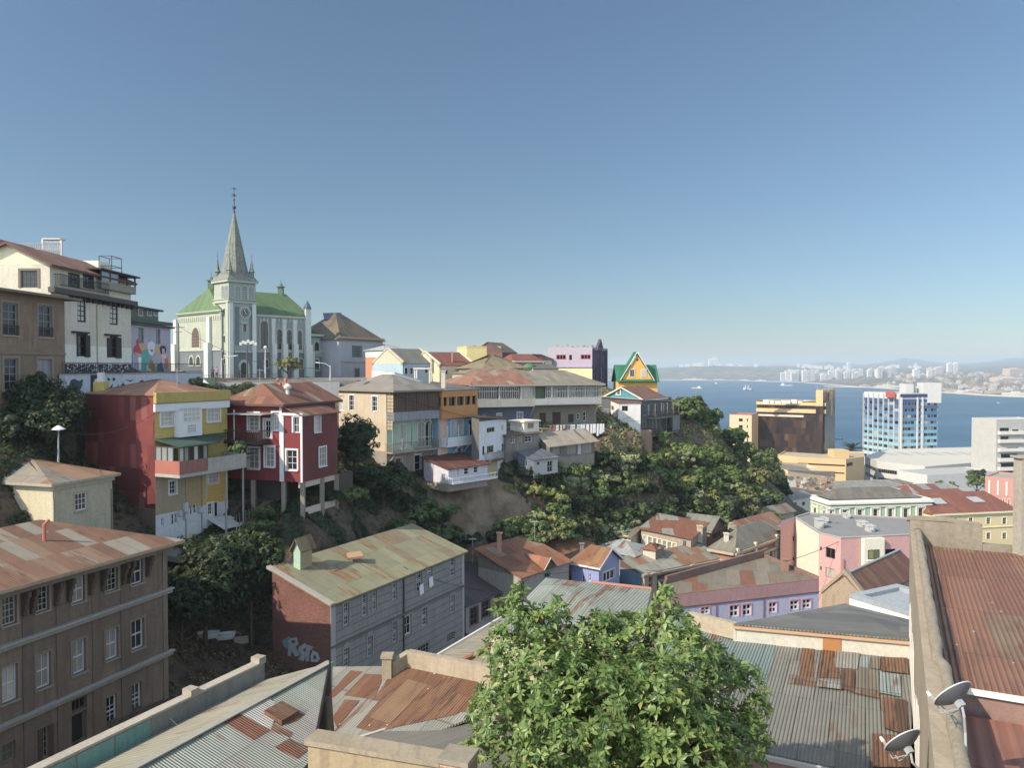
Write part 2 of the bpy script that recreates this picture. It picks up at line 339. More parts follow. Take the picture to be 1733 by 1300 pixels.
    def rail(s, i, u0, u1, v0, h, w_, mat, step=.25, mb=None, r=.03, returns=0):
        m = mb or MB(); n = max(1, int((u1-u0)/step))
        for k in range(n+1): u = u0+(u1-u0)*k/n; s.bx(i, u-r/2, u+r/2, v0, v0+h, w_-r/2, w_+r/2, m)
        for vv in (v0+.08, v0+h): s.bx(i, u0, u1, vv-.03, vv+.03, w_-.035, w_+.035, m)
        if returns:
            for u in (u0, u1):
                s.bx(i, u-.03, u+.03, v0+h-.03, v0+h+.03, 0, w_, m); nn = int(w_/step)
                for k in range(1, nn+1): s.bx(i, u-r/2, u+r/2, v0, v0+h, w_*k/(nn+1)-r/2, w_*k/(nn+1)+r/2, m)
        return m
    def balcony(s, i, u0, u1, v, out, h=1.0, sm=None, rm=None, panel=None, step=.25, w0=0, posts=0, ph=2.4, pm=None):
        b = s.bx(i, u0, u1, v-.18, v, w0+.001, out).build('balcony', sm or s.mat, s.root)
        m = MB()
        if panel: s.bx(i, u0, u1, v, v+h, out-.08, out, m); s.bx(i, u0, u0+.08, v, v+h, w0, out-.08, m); s.bx(i, u1-.08, u1, v, v+h, w0, out-.08, m); m.build('balustrade', panel, b)
        else: s.rail(i, u0, u1, v, h, out-.05, rm or WHITE, step, m, returns=1); m.build('railing', rm or WHITE, b)
        if posts:
            m = MB()
            for k in range(posts+1): u = u0+.05+(u1-u0-.1)*k/posts; s.bx(i, u-.05, u+.05, v, v+ph, out-.1, out, m)
            m.build('post', pm or WHITE, b)
        return b
    def poly(s, i, layers, name='mural', w=.02, mats=None, parent=None):
        mb = MB(); ms = []
        for k, (col, pts) in enumerate(layers):
            m = paint(col, .85) if isinstance(col, str) else col
            if m not in ms: ms.append(m)
            q = [s.uv(i, x, y) for x, y in pts]; mb.hexa([s.pt(i, a, b, .001) for a, b in q], [s.pt(i, a, b, w+.004*k) for a, b in q], ms.index(m))
        return mb.build(name, ms, parent or s.root)
    # ---- walls with real openings
    def walls(s, name='wall', top=None):
        mats = [s.mat]; mb = MB(); H = s.z1-s.z0
        def idx(m):
            if m not in mats: mats.append(m)
            return mats.index(m)
        for i in range(len(s.pts)):
            O, h, n, L = s.fr(i); base = idx(s.fm.get(i, s.mat)); ho = s.holes.get(i, []); zo = s.zones.get(i, [])
            us = sorted({0., L}|{x for q in ho for x in q[:2]}|{x for q in zo for x in q[:2]}); vs = sorted({0., H}|{x for q in ho for x in q[2:]}|{max(0, min(H, x)) for q in zo for x in q[2:4]})
            us = [x for x in us if -1e-6 <= x <= L+1e-6]; vs = [x for x in vs if -1e-6 <= x <= H+1e-6]
            for a, b in zip(us, us[1:]):
                if b-a < 1e-5: continue
                for c, d in zip(vs, vs[1:]):
                    if d-c < 1e-5: continue
                    cu, cv = (a+b)/2, (c+d)/2
                    if any(q[0] < cu < q[1] and q[2] < cv < q[3] for q in ho): continue
                    m = base
                    for z in zo:
                        if z[0] < cu < z[1] and z[2] < cv < z[3]: m = idx(z[4])
                    mb.face([s.pt(i, a, c), s.pt(i, b, c), s.pt(i, b, d), s.pt(i, a, d)], m)
            for a, b, c, d in ho:
                cu, cv = (a+b)/2, (c+d)/2; m = base
                for z in zo:
                    if z[0] < cu < z[1] and z[2] < cv < z[3]: m = idx(z[4])
                e = -.2
                for q in (((a, c), (b, c)), ((b, c), (b, d)), ((b, d), (a, d)), ((a, d), (a, c))):
                    mb.face([s.pt(i, *q[0], 0), s.pt(i, *q[0], e), s.pt(i, *q[1], e), s.pt(i, *q[1], 0)], m)
        mb.face([Vector((p.x, p.y, s.z1)) for p in s.pts]); s.wall = mb.build(name, mats, s.root); return s.wall
    # ---- roofs
    def hip(s, rise, over=.4, mat=None, axis='R', in0=None, in1=None, th=.1, gm=None, drop=0, fascia=None, name='roof', z=None, vent=False):
        Q = s.pts if axis == 'R' else s.pts[1:]+s.pts[:1]
        z = s.z1 if z is None else z; E = [p+Z3*(z-drop) for p in off(Q, over)]; W = [p+Z3*z for p in Q]
        a, b, c, d = E; dr = (c-b).normalized(); wd = (b-a).length/2
        i0 = wd if in0 is None else in0; i1 = wd if in1 is None else in1
        r0 = (a+b)/2+dr*i0; r1 = (d+c)/2-dr*i1; r0.z = r1.z = z+rise
        mb = MB(); mb.slab([b, c, r1, r0], th); mb.slab([d, a, r0, r1], th)
        if i0 > 0: mb.slab([a, b, r0], th)
        if i1 > 0: mb.slab([c, d, r1], th)
        R = mb.build(name, mat, s.root); s.ridge = (r0, r1); s.E = E
        k = rise-.12; g = MB()
        if i0 <= 0: m_ = (W[0]+W[1])/2; n = -dr; g.hexa([W[0]-n*.2, W[1]-n*.2, m_+Z3*k-n*.2], [W[0]+n*.004, W[1]+n*.004, m_+Z3*k+n*.004])
        if g.f: g.build('gable', gm or s.mat, s.root); g = MB()
        if i1 <= 0: m_ = (W[2]+W[3])/2; n = dr; g.hexa([W[2]-n*.2, W[3]-n*.2, m_+Z3*k-n*.2], [W[2]+n*.004, W[3]+n*.004, m_+Z3*k+n*.004])
        if g.f: g.build('gable', gm or s.mat, s.root)
        if fascia:
            f = MB()
            for p, q in ((a, b), (b, c), (c, d), (d, a)):
                if (p, q) == (a, b) and i0 <= 0:
                    for e0, e1 in ((a, r0), (b, r0)): f.box(e0-Z3*.22-dr*.04, e1-e0, dr*.04, Z3*.24)
                    continue
                if (p, q) == (c, d) and i1 <= 0:
                    for e0, e1 in ((c, r1), (d, r1)): f.box(e0-Z3*.22, e1-e0, dr*.04, Z3*.24)
                    continue
                n = Vector(((q-p).y, -(q-p).x, 0)).normalized(); f.box(p-Z3*.2, q-p, n*.04, Z3*.19)
            f.build('fascia', fascia, s.root)
        if vent: return R
        caps = MB(); caps.tube([r0+Z3*.02, r1+Z3*.02], .09, 6)
        for e, r, ii in ((a, r0, i0), (b, r0, i0), (c, r1, i1), (d, r1, i1)):
            if ii > 0: caps.tube([e+Z3*.02, r+Z3*.02], .07, 6)
        caps.build('ridge_cap', GREYW if vent is False else vent, R); return R
    def mono(s, zs, over=.3, mat=None, th=.1, fill=None, name='roof', hdir=None):
        W = [p+Z3*z for p, z in zip(s.pts, zs)]; n = (W[1]-W[0]).cross(W[2]-W[0]).normalized(); E = []
        for p in off(s.pts, over): E.append(Vector((p.x, p.y, W[0].z-(n.x*(p.x-W[0].x)+n.y*(p.y-W[0].y))/n.z)))
        mb = MB(); mb.slab([e+Z3*.02 for e in E], th); R = mb.build(name, mat, s.root, hdir=hdir); f = MB()
        for i in range(len(W)):
            j = (i+1) % len(W); a, b = s.pts[i]+Z3*s.z1, s.pts[j]+Z3*s.z1
            if max(W[i].z, W[j].z)-s.z1 > .05: f.face([a, b, W[j]-Z3*(th-.01), W[i]-Z3*(th-.01)])
        f.build('upper_wall', fill or s.mat, s.root); s.E = E; return R
    def flat(s, mat, ph=.5, pt=.25, pm=None, over=0, name='roof', coping=None):
        mb = MB(); mb.slab([p+Z3*(s.z1+.03) for p in off(s.pts, over-.02 if over == 0 else over)], .025 if over == 0 else .2); R = mb.build(name, mat, s.root)
        if ph > 0:
            m = MB(); I = off(s.pts, -pt); n = len(s.pts)
            for i in range(n):
                j = (i+1) % n; m.hexa([s.pts[i]+Z3*s.z1, s.pts[j]+Z3*s.z1, I[j]+Z3*s.z1, I[i]+Z3*s.z1], [s.pts[i]+Z3*(s.z1+ph), s.pts[j]+Z3*(s.z1+ph), I[j]+Z3*(s.z1+ph), I[i]+Z3*(s.z1+ph)])
            m.build('parapet', pm or s.mat, s.root)
            if coping:
                m = MB(); O1 = off(s.pts, .06); I1 = off(s.pts, -pt-.06)
                for i in range(n): j = (i+1) % n; m.hexa([O1[i]+Z3*(s.z1+ph+.002), O1[j]+Z3*(s.z1+ph+.002), I1[j]+Z3*(s.z1+ph+.002), I1[i]+Z3*(s.z1+ph+.002)], [O1[i]+Z3*(s.z1+ph+.09), O1[j]+Z3*(s.z1+ph+.09), I1[j]+Z3*(s.z1+ph+.09), I1[i]+Z3*(s.z1+ph+.09)])
                m.build('coping', coping, s.root)
        return R
def zof(py, Y): return zat(py, Y)
# ---------------------------------------------------------------- ground
CPT = [(0,-25,50),(-60,-20,58),(60,-20,50),(0,10,47),(20,15,48),(-20,15,46),(-40,10,58),(0,30,44),(15,30,45),(-12,30,44),(-60,25,60),(-26,36,42),(-21,50,43.6),(-15,50,43.5),(-22.5,57,44),(-23,66,51),(-18,62.3,45.5),(-18.6,65.2,52),(-22.5,68,53.3),(-20,61,43.6),(25,40,44),(40,40,46),(-34,56,57.5),(-31,53,51),(-29,48,50),(-34,60,57),(-36,63,57.5),(-29,57.5,50.5),(-28,60,51.5),(-25,66,51.5),(-24,62,47),(-22,70,53.5),(-31,66,57),(-37,50,58),(-38.5,66,64.4),(-38.5,80,64.5),(-38.5,95,64),(-38.5,112,63.4),(-36.3,62,58),(-36.3,66,58.5),(-36.3,80,58.8),(-36.3,95,59.5),(-34,110,60.5),(-38,63,63.8),(-33,72,58.5),(-30,85,58.5),(-50,50,60),(-60,90,66),(-50,130,62.8),(-40,138,62.8),(-62,140,63),(-33,150,62.8),(-36,124,62.8),(-42,114,58),(-35,113,58),(-28,114,58),(-20,116,58),(-36,119,62.7),(-28,120,62.5),(-46,112,60),(-24,100,58.5),(-45,118,63),(-28,135,62),(-20,150,62),(-20,68,53),(-17,72,53.5),(-24,76,55),(-26,90,58.5),(-15,79,52),(-10.5,85,51.2),(-9,90,52.5),(-3.5,92,51.5),(0,95,52.5),(3,98,53),(8,104,54),(14,108,54.5),(19,112,55),(-12,110,58.5),(5,125,60),(20,135,60),(30,142,58.5),(-5,150,62),(-17,66,51),(-14,71,48.5),(-12,75,47.3),(-8,81,47),(-5.5,86,47.8),(-2.2,90,47),(0,92.5,50),(1,90,45.8),(4,92,44.8),(7,95,45.5),(-1,88,43.5),(3,88,42),(10,92,41.5),(6.4,100,47.5),(11,106,50.8),(30,75,37.5),(16,76,37.8),(45,60,40),(60,60,38),(80,190,20),(95,190,19),(115,190,18),(120,150,24),(90,130,28),(100,250,12),(150,250,10),(80,300,8),(150,330,6),(110,360,5),(200,360,5),(200,250,10),(150,180,16),(60,330,10),(40,220,25),(30,180,42),(0,200,45),(-60,200,60),(-100,150,66),(-110,80,68),(-110,20,66),(0,300,20),(-110,300,40),(200,560,2.5),(400,560,2.5),(100,560,2.5),(0,560,2.5),(-140,560,3),(300,420,4),(0,440,5),(-140,450,8),(250,100,30),(250,0,35),(20,100,38),(26,103,37.5),(33,108,36),(42,118,35.5),(52,132,34.5),(60,150,32),(17,104,40.5),(21.5,108.5,40.8),(27.5,112.5,40),(34,120,39.5),(43,132,39),(53,150,38.5),(62,168,35),(22,113.5,46.5),(30,119,46.5),(37,127,47),(21,119,52),(24.5,122.5,53),(28,128,53.5),(34,134,54),(41,143,50.5),(51,157,44),(61,172,36.5),(13,103,46),(12,98.5,42),(9,94,41),(75,200,28),(50,95,33),(60,110,31),(70,140,28),(72,225,16),(-16,64,41.5),(-12.5,71,40.5),(-6,82,39),(-10,57,38.5),(-4,64,37.5),(0,74,36.5),(5,60,38.5),(12,70,36.5),(3,82,36.5),(10,50,41),(-17.5,57.5,43.2),(28,92,36.5),(20,85,36.5),(1,66,37)]
_c = np.array(CPT, float); _A = np.sqrt(((_c[:, None, :2]-_c[None, :, :2])**2).sum(-1)); _N = len(_c)
_M = np.zeros((_N+3, _N+3)); _M[:_N, :_N] = _A; _M[:_N, _N] = 1; _M[:_N, _N+1:] = _c[:, :2]; _M[_N:, :_N] = _M[:_N, _N:].T
_W = np.linalg.solve(_M, np.r_[_c[:, 2], 0, 0, 0])
def terr(x, y):
    x = np.atleast_1d(np.asarray(x, float)); y = np.atleast_1d(np.asarray(y, float)); o = np.empty(len(x))
    for k in range(0, len(x), 20000):
        a, b = x[k:k+20000], y[k:k+20000]
        o[k:k+20000] = np.sqrt((a[:, None]-_c[:, 0])**2+(b[:, None]-_c[:, 1])**2)@_W[:_N]+_W[_N]+_W[_N+1]*a+_W[_N+2]*b
    bmp = .3*np.sin(x*1.3+np.sin(y*.9)*2)*np.sin(y*1.1+x*.4)+.2*np.sin(x*3.1+1.7*y)*np.sin(y*2.7-x)
    bmp = bmp*np.clip((y-45)/10, 0, 1)*np.clip((180-y)/20, 0, 1)
    return o+bmp
def tz(x, y): return float(terr(x, y)[0])
def onground(px, py, y0=40, y1=420):
    d = ray(px, py); Y = np.arange(y0, y1, .4); x = d.x/d.y*Y; z = CZ+d.z/d.y*Y; g = terr(x, Y); k = np.where(z <= g)[0]
    k = k[0] if len(k) else len(Y)-1; return Vector((x[k], Y[k], g[k]))
def axis(*seg):
    r = []
    for a, b, st in seg: r += list(np.arange(a, b, st))
    return np.array(r+[seg[-1][1]])
gx = axis((-600, -110, 35), (-110, -50, 5), (-50, 75, 1.0), (75, 200, 6), (200, 900, 50)); gy = axis((-60, 40, 5), (40, 160, 1.0), (160, 300, 6), (300, 560, 20), (560, 575, 5))
GX, GY = np.meshgrid(gx, gy); gz = terr(GX.ravel(), GY.ravel()); gz = np.where(GY.ravel() > 562, -4, gz); gz = np.clip(gz, -4, 75)
vs = np.stack([GX.ravel(), GY.ravel(), gz], 1); nx_, ny_ = len(gx), len(gy); I = (np.arange(ny_-1)[:, None]*nx_+np.arange(nx_-1)[None]).ravel()
me = bpy.data.meshes.new('ground'); me.from_pydata(vs.tolist(), [], np.stack([I, I+1, I+nx_+1, I+nx_], 1).tolist()); me.polygons.foreach_set('use_smooth', [True]*len(me.polygons))
ground = bpy.data.objects.new('ground', me); COL.objects.link(ground); gm_ = earth('5c4e3c', '77654e', '453a28'); me.materials.append(gm_)
_t = gm_.node_tree; _bs = _t.nodes['Principled BSDF']; _src = _bs.inputs['Base Color'].links[0].from_socket; _tc = _t.nodes.new('ShaderNodeTexCoord'); _geo = _t.nodes.new('ShaderNodeTexNoise'); _geo.inputs['Scale'].default_value = .5; _geo.inputs['Detail'].default_value = 8; _t.links.new(_tc.outputs['Object'], _geo.inputs['Vector'])
_vm = _t.nodes.new('ShaderNodeVectorMath'); _vm.operation = 'DISTANCE'; _vm.inputs[1].default_value = (-2.5, 89, 47.5); _t.links.new(_tc.outputs['Object'], _vm.inputs[0]); _ad = _t.nodes.new('ShaderNodeMath'); _ad.operation = 'MULTIPLY_ADD'; _ad.inputs[1].default_value = 6; _t.links.new(_geo.outputs[0], _ad.inputs[0]); _t.links.new(_vm.outputs['Value'], _ad.inputs[2])
_mr = _t.nodes.new('ShaderNodeMapRange'); _mr.inputs[1].default_value = 8; _mr.inputs[2].default_value = 13; _mr.inputs[3].default_value = .85; _mr.inputs[4].default_value = 0; _t.links.new(_ad.outputs[0], _mr.inputs[0]); _mx = _t.nodes.new('ShaderNodeMix'); _mx.data_type = 'RGBA'; _t.links.new(_mr.outputs[0], _mx.inputs[0]); _t.links.new(_src, _mx.inputs[6]); _cr = _t.nodes.new('ShaderNodeValToRGB'); _cr.color_ramp.elements[0].color = lin('77634a'); _cr.color_ramp.elements[1].color = lin('b09a7c'); _cr.color_ramp.elements[0].position = .35; _cr.color_ramp.elements[1].position = .65; _t.links.new(_geo.outputs[0], _cr.inputs[0]); _t.links.new(_cr.outputs[0], _mx.inputs[7]); _t.links.new(_mx.outputs[2], _bs.inputs['Base Color'])   # bare sandstone scar in the cliff; tag(ground, kind='structure')
# ---------------------------------------------------------------- sea
mb = MB(); mb.face([(-20000, 555, 0), (22000, 555, 0), (22000, 40000, 0), (-20000, 40000, 0)])
t = NT('sea_water'); o = t.n('TexCoord').outputs['Object']; n1 = t.noise(t.scl(o, .02, .05, 1), 1.6, 8, .7); n2 = t.noise(t.scl(o, .0016, .0045, 1), 1.3, 5); wk = t.noise(t.scl(o, .0006, .006, 1), 1.1, 3)
cc = t.mix(t.ramp(n2, [(.35, 0.), (.65, 1.)]), lin('2c526e'), lin('3a617c')); cc = t.mix(t.math('MULTIPLY', t.ramp(n1, [(.5, 0.), (.8, 1.)]), .45), cc, lin('5a829a')); t.bump(n1, .5, 1.2)
sea = mb.build('sea', t.fin(cc, .6, 0, .2), None, uv=False); tag(sea, kind='structure')
# ---------------------------------------------------------------- far coast
FT = {600: [(3900,644),(4400,640),(4800,629),(5300,626),(7000,625),(9000,625)], 1100: [(3900,644),(4400,640),(4750,629),(5200,624),(7000,624),(9000,624)],
1180: [(3850,644),(4400,639),(4750,627),(5200,620),(7000,622),(9000,619)], 1250: [(3800,644.3),(4400,640),(4750,627),(5300,620.5),(7000,621),(9000,621)], 1300: [(3520,646),(4200,642),(4750,630),(5400,622),(7000,621),(9000,619)],
1350: [(3400,647),(4000,643),(4700,632),(5400,623),(7000,620),(9000,618)], 1400: [(2914,651),(3300,646),(4000,638),(4800,628),(6000,624),(9000,611.5)], 1450: [(2560,655),(3000,648),(3800,637),(5000,627),(6500,624),(9000,618)],
1490: [(2400,657),(2700,648),(3300,639),(4500,627),(6500,621),(9000,613)], 1530: [(2223,660),(2500,650),(2900,641),(3800,631),(6000,622),(9000,605)], 1570: [(2090,662),(2400,652),(2800,643),(3600,632),(6000,622),(9000,612)],
1600: [(1965,665),(2300,653),(2700,643),(3500,632),(6000,624),(9000,615)], 1660: [(1800,669),(2150,657),(2550,645),(3100,634),(5000,624),(9000,613)], 1700: [(1724,671),(2000,660),(2400,649),(2900,638),(4000,628),(9000,608)],
1760: [(1650,674),(1950,662),(2400,648),(2900,634),(4000,624),(9000,605)], 2300: [(1500,678),(1900,662),(2400,648),(2900,634),(4000,624),(9000,600)]}
_k = sorted(FT)
def fz(px, D):
    j = max(0, min(len(_k)-2, int(np.searchsorted(_k, px))-1)); a, b = FT[_k[j]], FT[_k[j+1]]; f = min(1, max(0, (px-_k[j])/(_k[j+1]-_k[j])))
    T = [(p[0]*(1-f)+q[0]*f, p[1]*(1-f)+q[1]*f) for p, q in zip(a, b)]; xs = [p[0] for p in T]; zs = [CZ-(p[1]-622)/FP*p[0] for p in T]; zs[0] = -1.
    return float(np.interp(D, xs, zs)), xs[0]
mb = MB(); cols = list(np.arange(600, 2300, 8.)); fr_ = [0, .004, .01, .02, .035, .05, .07, .09, .12, .15, .18, .22, .27, .32, .38, .45, .55, .68, .84, 1.]; vs = []
for px in cols:
    s0 = fz(px, 1)[1]
    for k, f in enumerate(fr_):
        D = s0+(9000-s0)*f; z = fz(px, D)[0]; z += (math.sin(px*.07+k*1.7)*math.sin(px*.031+k)*5+math.sin(px*.23+k*2.1)*2.5)*min(1, f*6) if 0 < k else -2
        if k == len(fr_)-1: z += math.sin(px*.045)*5+math.sin(px*.11+1)*4
        vs.append(((px-866.5)/FP*D, D, z))
n = len(fr_); fs = [(i*n+k, (i+1)*n+k, (i+1)*n+k+1, i*n+k+1) for i in range(len(cols)-1) for k in range(n-1)]
me = bpy.data.meshes.new('hills'); me.from_pydata(vs, [], fs); me.polygons.foreach_set('use_smooth', [True]*len(me.polygons)); hills = bpy.data.objects.new('hills', me); COL.objects.link(hills)
t = NT('hill_scrub'); o = t.n('TexCoord').outputs['Object']; a = t.noise(o, .004, 8, .6); b = t.noise(o, .02, 6, .7)
c_ = t.mix(t.ramp(a, [(.4, 0.), (.6, 1.)]), lin('2e3a26'), lin('57503a')); c_ = t.mix(t.ramp(b, [(.5, 0.), (.62, 1.)]), c_, lin('8a7d66')); me.materials.append(t.fin(c_, .95)); tag(hills, kind='structure')
mb = MB()   # beach strip at the water's edge
for px in np.arange(1000, 2290, 10.):
    q = []
    for x in (px, px+10):
        s0 = fz(x, 1)[1]; q.append([((x-866.5)/FP*D, D, zz) for D, zz in ((s0-25, -.5), (s0-8, 1.2), (s0+28, 1.9))])
    mb.face([q[0][0], q[1][0], q[1][1], q[0][1]]); mb.face([q[0][1], q[1][1], q[1][2], q[0][2]])
tag(mb.build('beach', earth('b8aa90', 'c9bda4', 'a09078', .01), None, uv=False), kind='structure')
# ---------------------------------------------------------------- haze: the sea air between here and the far shore
mb = MB(); mb.cbox(-1500, 9000, -70, 9800, -6, 150); hz = mb.build('haze', [bpy.data.materials.new('sea_haze')], None, uv=False); tag(hz, 'thin blue-white sea haze over the bay and the far shore', 'haze', kind='stuff')
hm = hz.data.materials[0]; hm.use_nodes = True; nt = hm.node_tree; nt.nodes.remove(nt.nodes['Principled BSDF']); vp = nt.nodes.new('ShaderNodeVolumePrincipled')
vp.inputs['Color'].default_value = (.72, .86, 1.0, 1); vp.inputs['Density'].default_value = .00016; vp.inputs['Anisotropy'].default_value = .1; nt.links.new(vp.outputs[0], nt.nodes['Material Output'].inputs['Volume'])
cA=K(0,300,3.25); cB=K(280,300,3.25); cC=K(0,630,3.851); cD=K(360,620,4.3325); cE=K(640,560,3.398); cF=K(1080,580,2.654); cG=K(0,850,2.889); cH=K(400,860,3.851); cI=K(780,860,3.851); cJ=K(1150,800,2.973); cM=K(1200,960,3.251)
cN=K(840,860,7.877); cO=K(1030,850,5.777); cP=K(250,860,5.417); cQ=K(720,690,5.777); cR=K(1000,590,6.84); cS=K(1300,590,4.002); cT=K(640,570,5.777); cU=K(110,540,5.59); cV=K(200,1100,5.416); cW=K(500,1090,5.252); cX=K(0,1000,4.333); cY=K(1200,1020,4.814); cZ=K(1500,1080,5.91); d1=K(1220,640,6.192); d2=K(1440,640,5.915); d3=K(0,380,7.221)
IRON = paint('3a3836', .6); WOODD = paint('4b382c', .75); CONC = plaster('a09a8c', .7); CONCD = plaster('7d766a', .8)
RUSTRED = sheet((('9a5a48', 2), ('a86650', 2), ('8c4a3a', 1)), .3)
# ============ tan house, far left
b = Bd('tan_house', 'weathered tan stucco house with tall shuttered French windows at the far left edge', 'house', rect((-60, 54.5), (112, 65.5), dep=18), 55, zof(489, 58), plaster('877058', .7, '5c4a3a', 1, .25, '9a8a74'))  # unseen rear depth stretched so the house shades the red side wall
W = [cA(10, 690, 97, 870), cA(208, 705, 285, 880), cA(20, 995, 100, 1170), cA(208, 1000, 285, 1160)]
b.win(1, W, 2, 4, fm=paint('7f7f80'), sur=paint('85796a'), sw=.16, fw=.1, sill=CONC, pane=glass('2b333b', '8b8f92', .5), mw=.06, depth=.18)
for r in W[:2]:
    u0 = b.uv(1, r[0], r[1])[0]; u1 = b.uv(1, r[2], r[1])[0]; v0 = b.vz(1, (r[0]+r[2])/2, r[3]); m = b.rail(1, u0, u1, v0+.05, .75, .1, IRON, .14); m.build('railing', IRON, b.root)
b.ledge(1, 50, 596, 600, .08, name='string_course', mat=paint('7d6a55'))
b.walls(); b.hip(1.3, .95, sheet((('9c9488', 3), ('8b8478', 2)), .05, .18, bs=.3), 'R', fascia=paint('6b6154'), vent=paint('8b8478'))
b.part(1, 9.0, 9.1, 0, 6.5, 0, .1, IRON, 'drainpipe')
# ============ cream hotel
r_ = rect((88, 66), (224, 80.3), dep=6.9)
b = Bd('cream_hotel', 'tall cream hotel with red gabled roof and glazed rooftop veranda on the upper street', 'hotel', r_, 64.3, zof(447.5, 66), plaster('c9c0ab', .4, '9b9079'))
fi = 1; DK = paint('2e2926')
b.win(0, [(35, 458, 63.5, 487)], 4, 3, fm=paint('5a5048'), sur=paint('6b6054'), sw=.2, pane=GLD)
# right face upper + main windows
b.win(1, [cA(375, 528, 440, 608), cA(455, 535, 520, 612)], 3, 3, fm=DK, fw=.16, pane=GLD, mw=.08)
b.win(1, [cA(425, 672, 472, 797), cA(603, 688, 648, 812)], 2, 4, fm=DK, fw=.16, pane=GLC, mw=.09, sur=None)
b.win(1, [cA(428, 866, 472, 986), cA(612, 882, 640, 992)], 2, 2, fm=DK, fw=.15, pane=GLD, mw=.08, sur=DK, sw=.25, shut=None)
b.pxpart(1, cA(472, 870, 497, 990), .02, .12, DK, 'shutter'); b.pxpart(1, cA(640, 882, 669, 996), .02, .12, DK, 'shutter'); b.pxpart(1, cA(594, 884, 610, 990), .02, .12, DK, 'shutter')
b.pxpart(1, cA(413, 849, 496, 858), .02, .35, DK, 'window_hood'); b.pxpart(1, cA(592, 864, 669, 873), .02, .35, DK, 'window_hood')
L = b.fr(1)[3]; vC = b.vz(1, 223, 505); vB = b.vz(1, 106, 489.5)
b.part(1, -.3, L+.4, vB-.45, vB, .001, .55, paint('4a4540'), 'cornice')
for k in range(13): u = 3.0+k*(L-3.2)/12; b.bx(1, u-.08, u+.08, vB-.85, vB-.46, .001, .4).build('bracket', DK, b.root)
b.balcony(1, .6, L*.62, vB+.19, .55, 1.0, sm=paint('8d8472'), rm=IRON, step=.18)
# rooftop glazed veranda at right end
v0, v1 = b.vz(1, 190, 489), b.vz(1, 190, 463); u0 = b.uv(1, 163, 480)[0]
ve = b.part(1, u0, L+.1, v0-.2, v0+.55, .002, .5, paint('857d70'), 'veranda'); m = MB()
for k in range(5): u = u0+(L-u0)*k/4; b.bx(1, u-.06, u+.06, v0+.55, v1, .38, .5, m)
b.bx(1, u0, L+.1, v1-.1, v1, .37, .51, m); m.build('veranda_frame', DK, ve); b.bx(1, u0-.6, L+.5, v1, v1+.14, -3, .8).build('veranda_roof', paint('40322c'), ve); b.bx(1, u0, L*.5+u0*.5, v0+.55, v1-.1, .42, .45).build('pane', glass('66727c', '8b97a0', .5), ve)
zb = b.vz(1, 223, 632-18)
b.zone(1, plaster('d8d6c8', .25), v=(0, b.vz(1, 165, 586)))
b.zone(1, plaster('3b3a48', .2), v=(0, b.vz(1, 165, 616)))
b.part(1, .0, .12, 0, vB-.5, 0, .1, GREYW, 'drainpipe'); b.part(1, L*.52, L*.52+.09, 0, vB-.9, 0, .09, paint('9a927f'), 'drainpipe')
# patterned painted band: pale leaf strokes on dark
rr = random.Random(3); lay = []
for k in range(150):
    x = rr.uniform(112, 219); y = rr.uniform(615.5, 631); a = rr.uniform(0, 6.3); l = rr.uniform(1.4, 3.4); q = .55; c, s_ = math.cos(a), math.sin(a)
    lay.append((rr.choice(['c9cdd6', '9aa2b5', 'e0e0e0', 'b58a90']), [(x-l*c, y-l*s_), (x+q*s_, y-q*c), (x+l*c, y+l*s_), (x-q*s_, y+q*c)]))
mb = MB(); ms = [paint(c, .85) for c in ('c9cdd6', '9aa2b5', 'e0e0e0', 'b58a90')]; nm = ['c9cdd6', '9aa2b5', 'e0e0e0', 'b58a90']
for c, pts in lay:
    q = [b.uv(1, x, y) for x, y in pts]; mb.hexa([b.pt(1, u, v, .001) for u, v in q], [b.pt(1, u, v, .012+.01*rr.random()) for u, v in q], nm.index(c))
mb.build('painted_band', ms, b.root)
b.walls(); b.hip(1.9, .45, sheet((('a0614c', 3), ('b07058', 2), ('8a5546', 1)), .2, .22), 'R', in0=0, in1=1.2, fascia=paint('5c3a30'), vent=paint('8a5546'), gm=plaster('dccfa8', .15))
b.fm[0] = plaster('dccfa8', .15)
# second wing behind with roof terrace
b2 = Bd('cream_wing', 'cream gabled wing behind the hotel carrying a white-railed roof terrace', 'hotel', [p+Vector((-6.6, 5.5, 0)) for p in r_], 64.3, zof(447, 66)+1.4, plaster('dccfa8', .2)); b2.walls(); b2.hip(2.2, .4, sheet((('8a4a3e', 3), ('7a4036', 2)), .2, .22), 'R', in0=0, in1=1, vent=paint('5c3a30'))
c = b2.root['_w']; zt = b2.z1+2.3; m = MB(); x0 = X_(30, 76); x1 = X_(108, 84)
t = thing('roof_terrace', 'white railed roof terrace with trellis above the red roofs at far left', 'terrace', (-45, 77, zt-1.5)); 
p0 = P(78, 424, 83); m = MB(); m.cbox(X_(32, 80), X_(110, 84), 80, 86, zt-2.2, zt-1.0); m.build('deck', plaster('cfc9bb'), t); m = MB()
for k in range(25):
    x = X_(32, 80)+(X_(106, 80)-X_(32, 80))*k/24; m.cbox(x-.03, x+.03, 79.95, 80.01, zt-1, zt+.3)
for zz in (zt+.25, zt-.3): m.cbox(X_(32, 80), X_(106, 80), 79.93, 80.02, zz, zz+.07)
m.build('railing', GREYW, t); m = MB()
xa, xb = X_(76, 84), X_(107, 84)
for x in (xa, xb): m.cbox(x-.1, x+.1, 84, 84.2, zt-1, zof(405, 84))
for k in range(6): zz = zof(405, 84)-k*.22; m.cbox(xa, xb, 84.02+k*.01, 84.1+k*.01, zz-.06, zz)
m.cbox(xa, xb, 83.9, 85, zof(405, 84), zof(405, 84)+.12); m.build('trellis', WHITE, t)
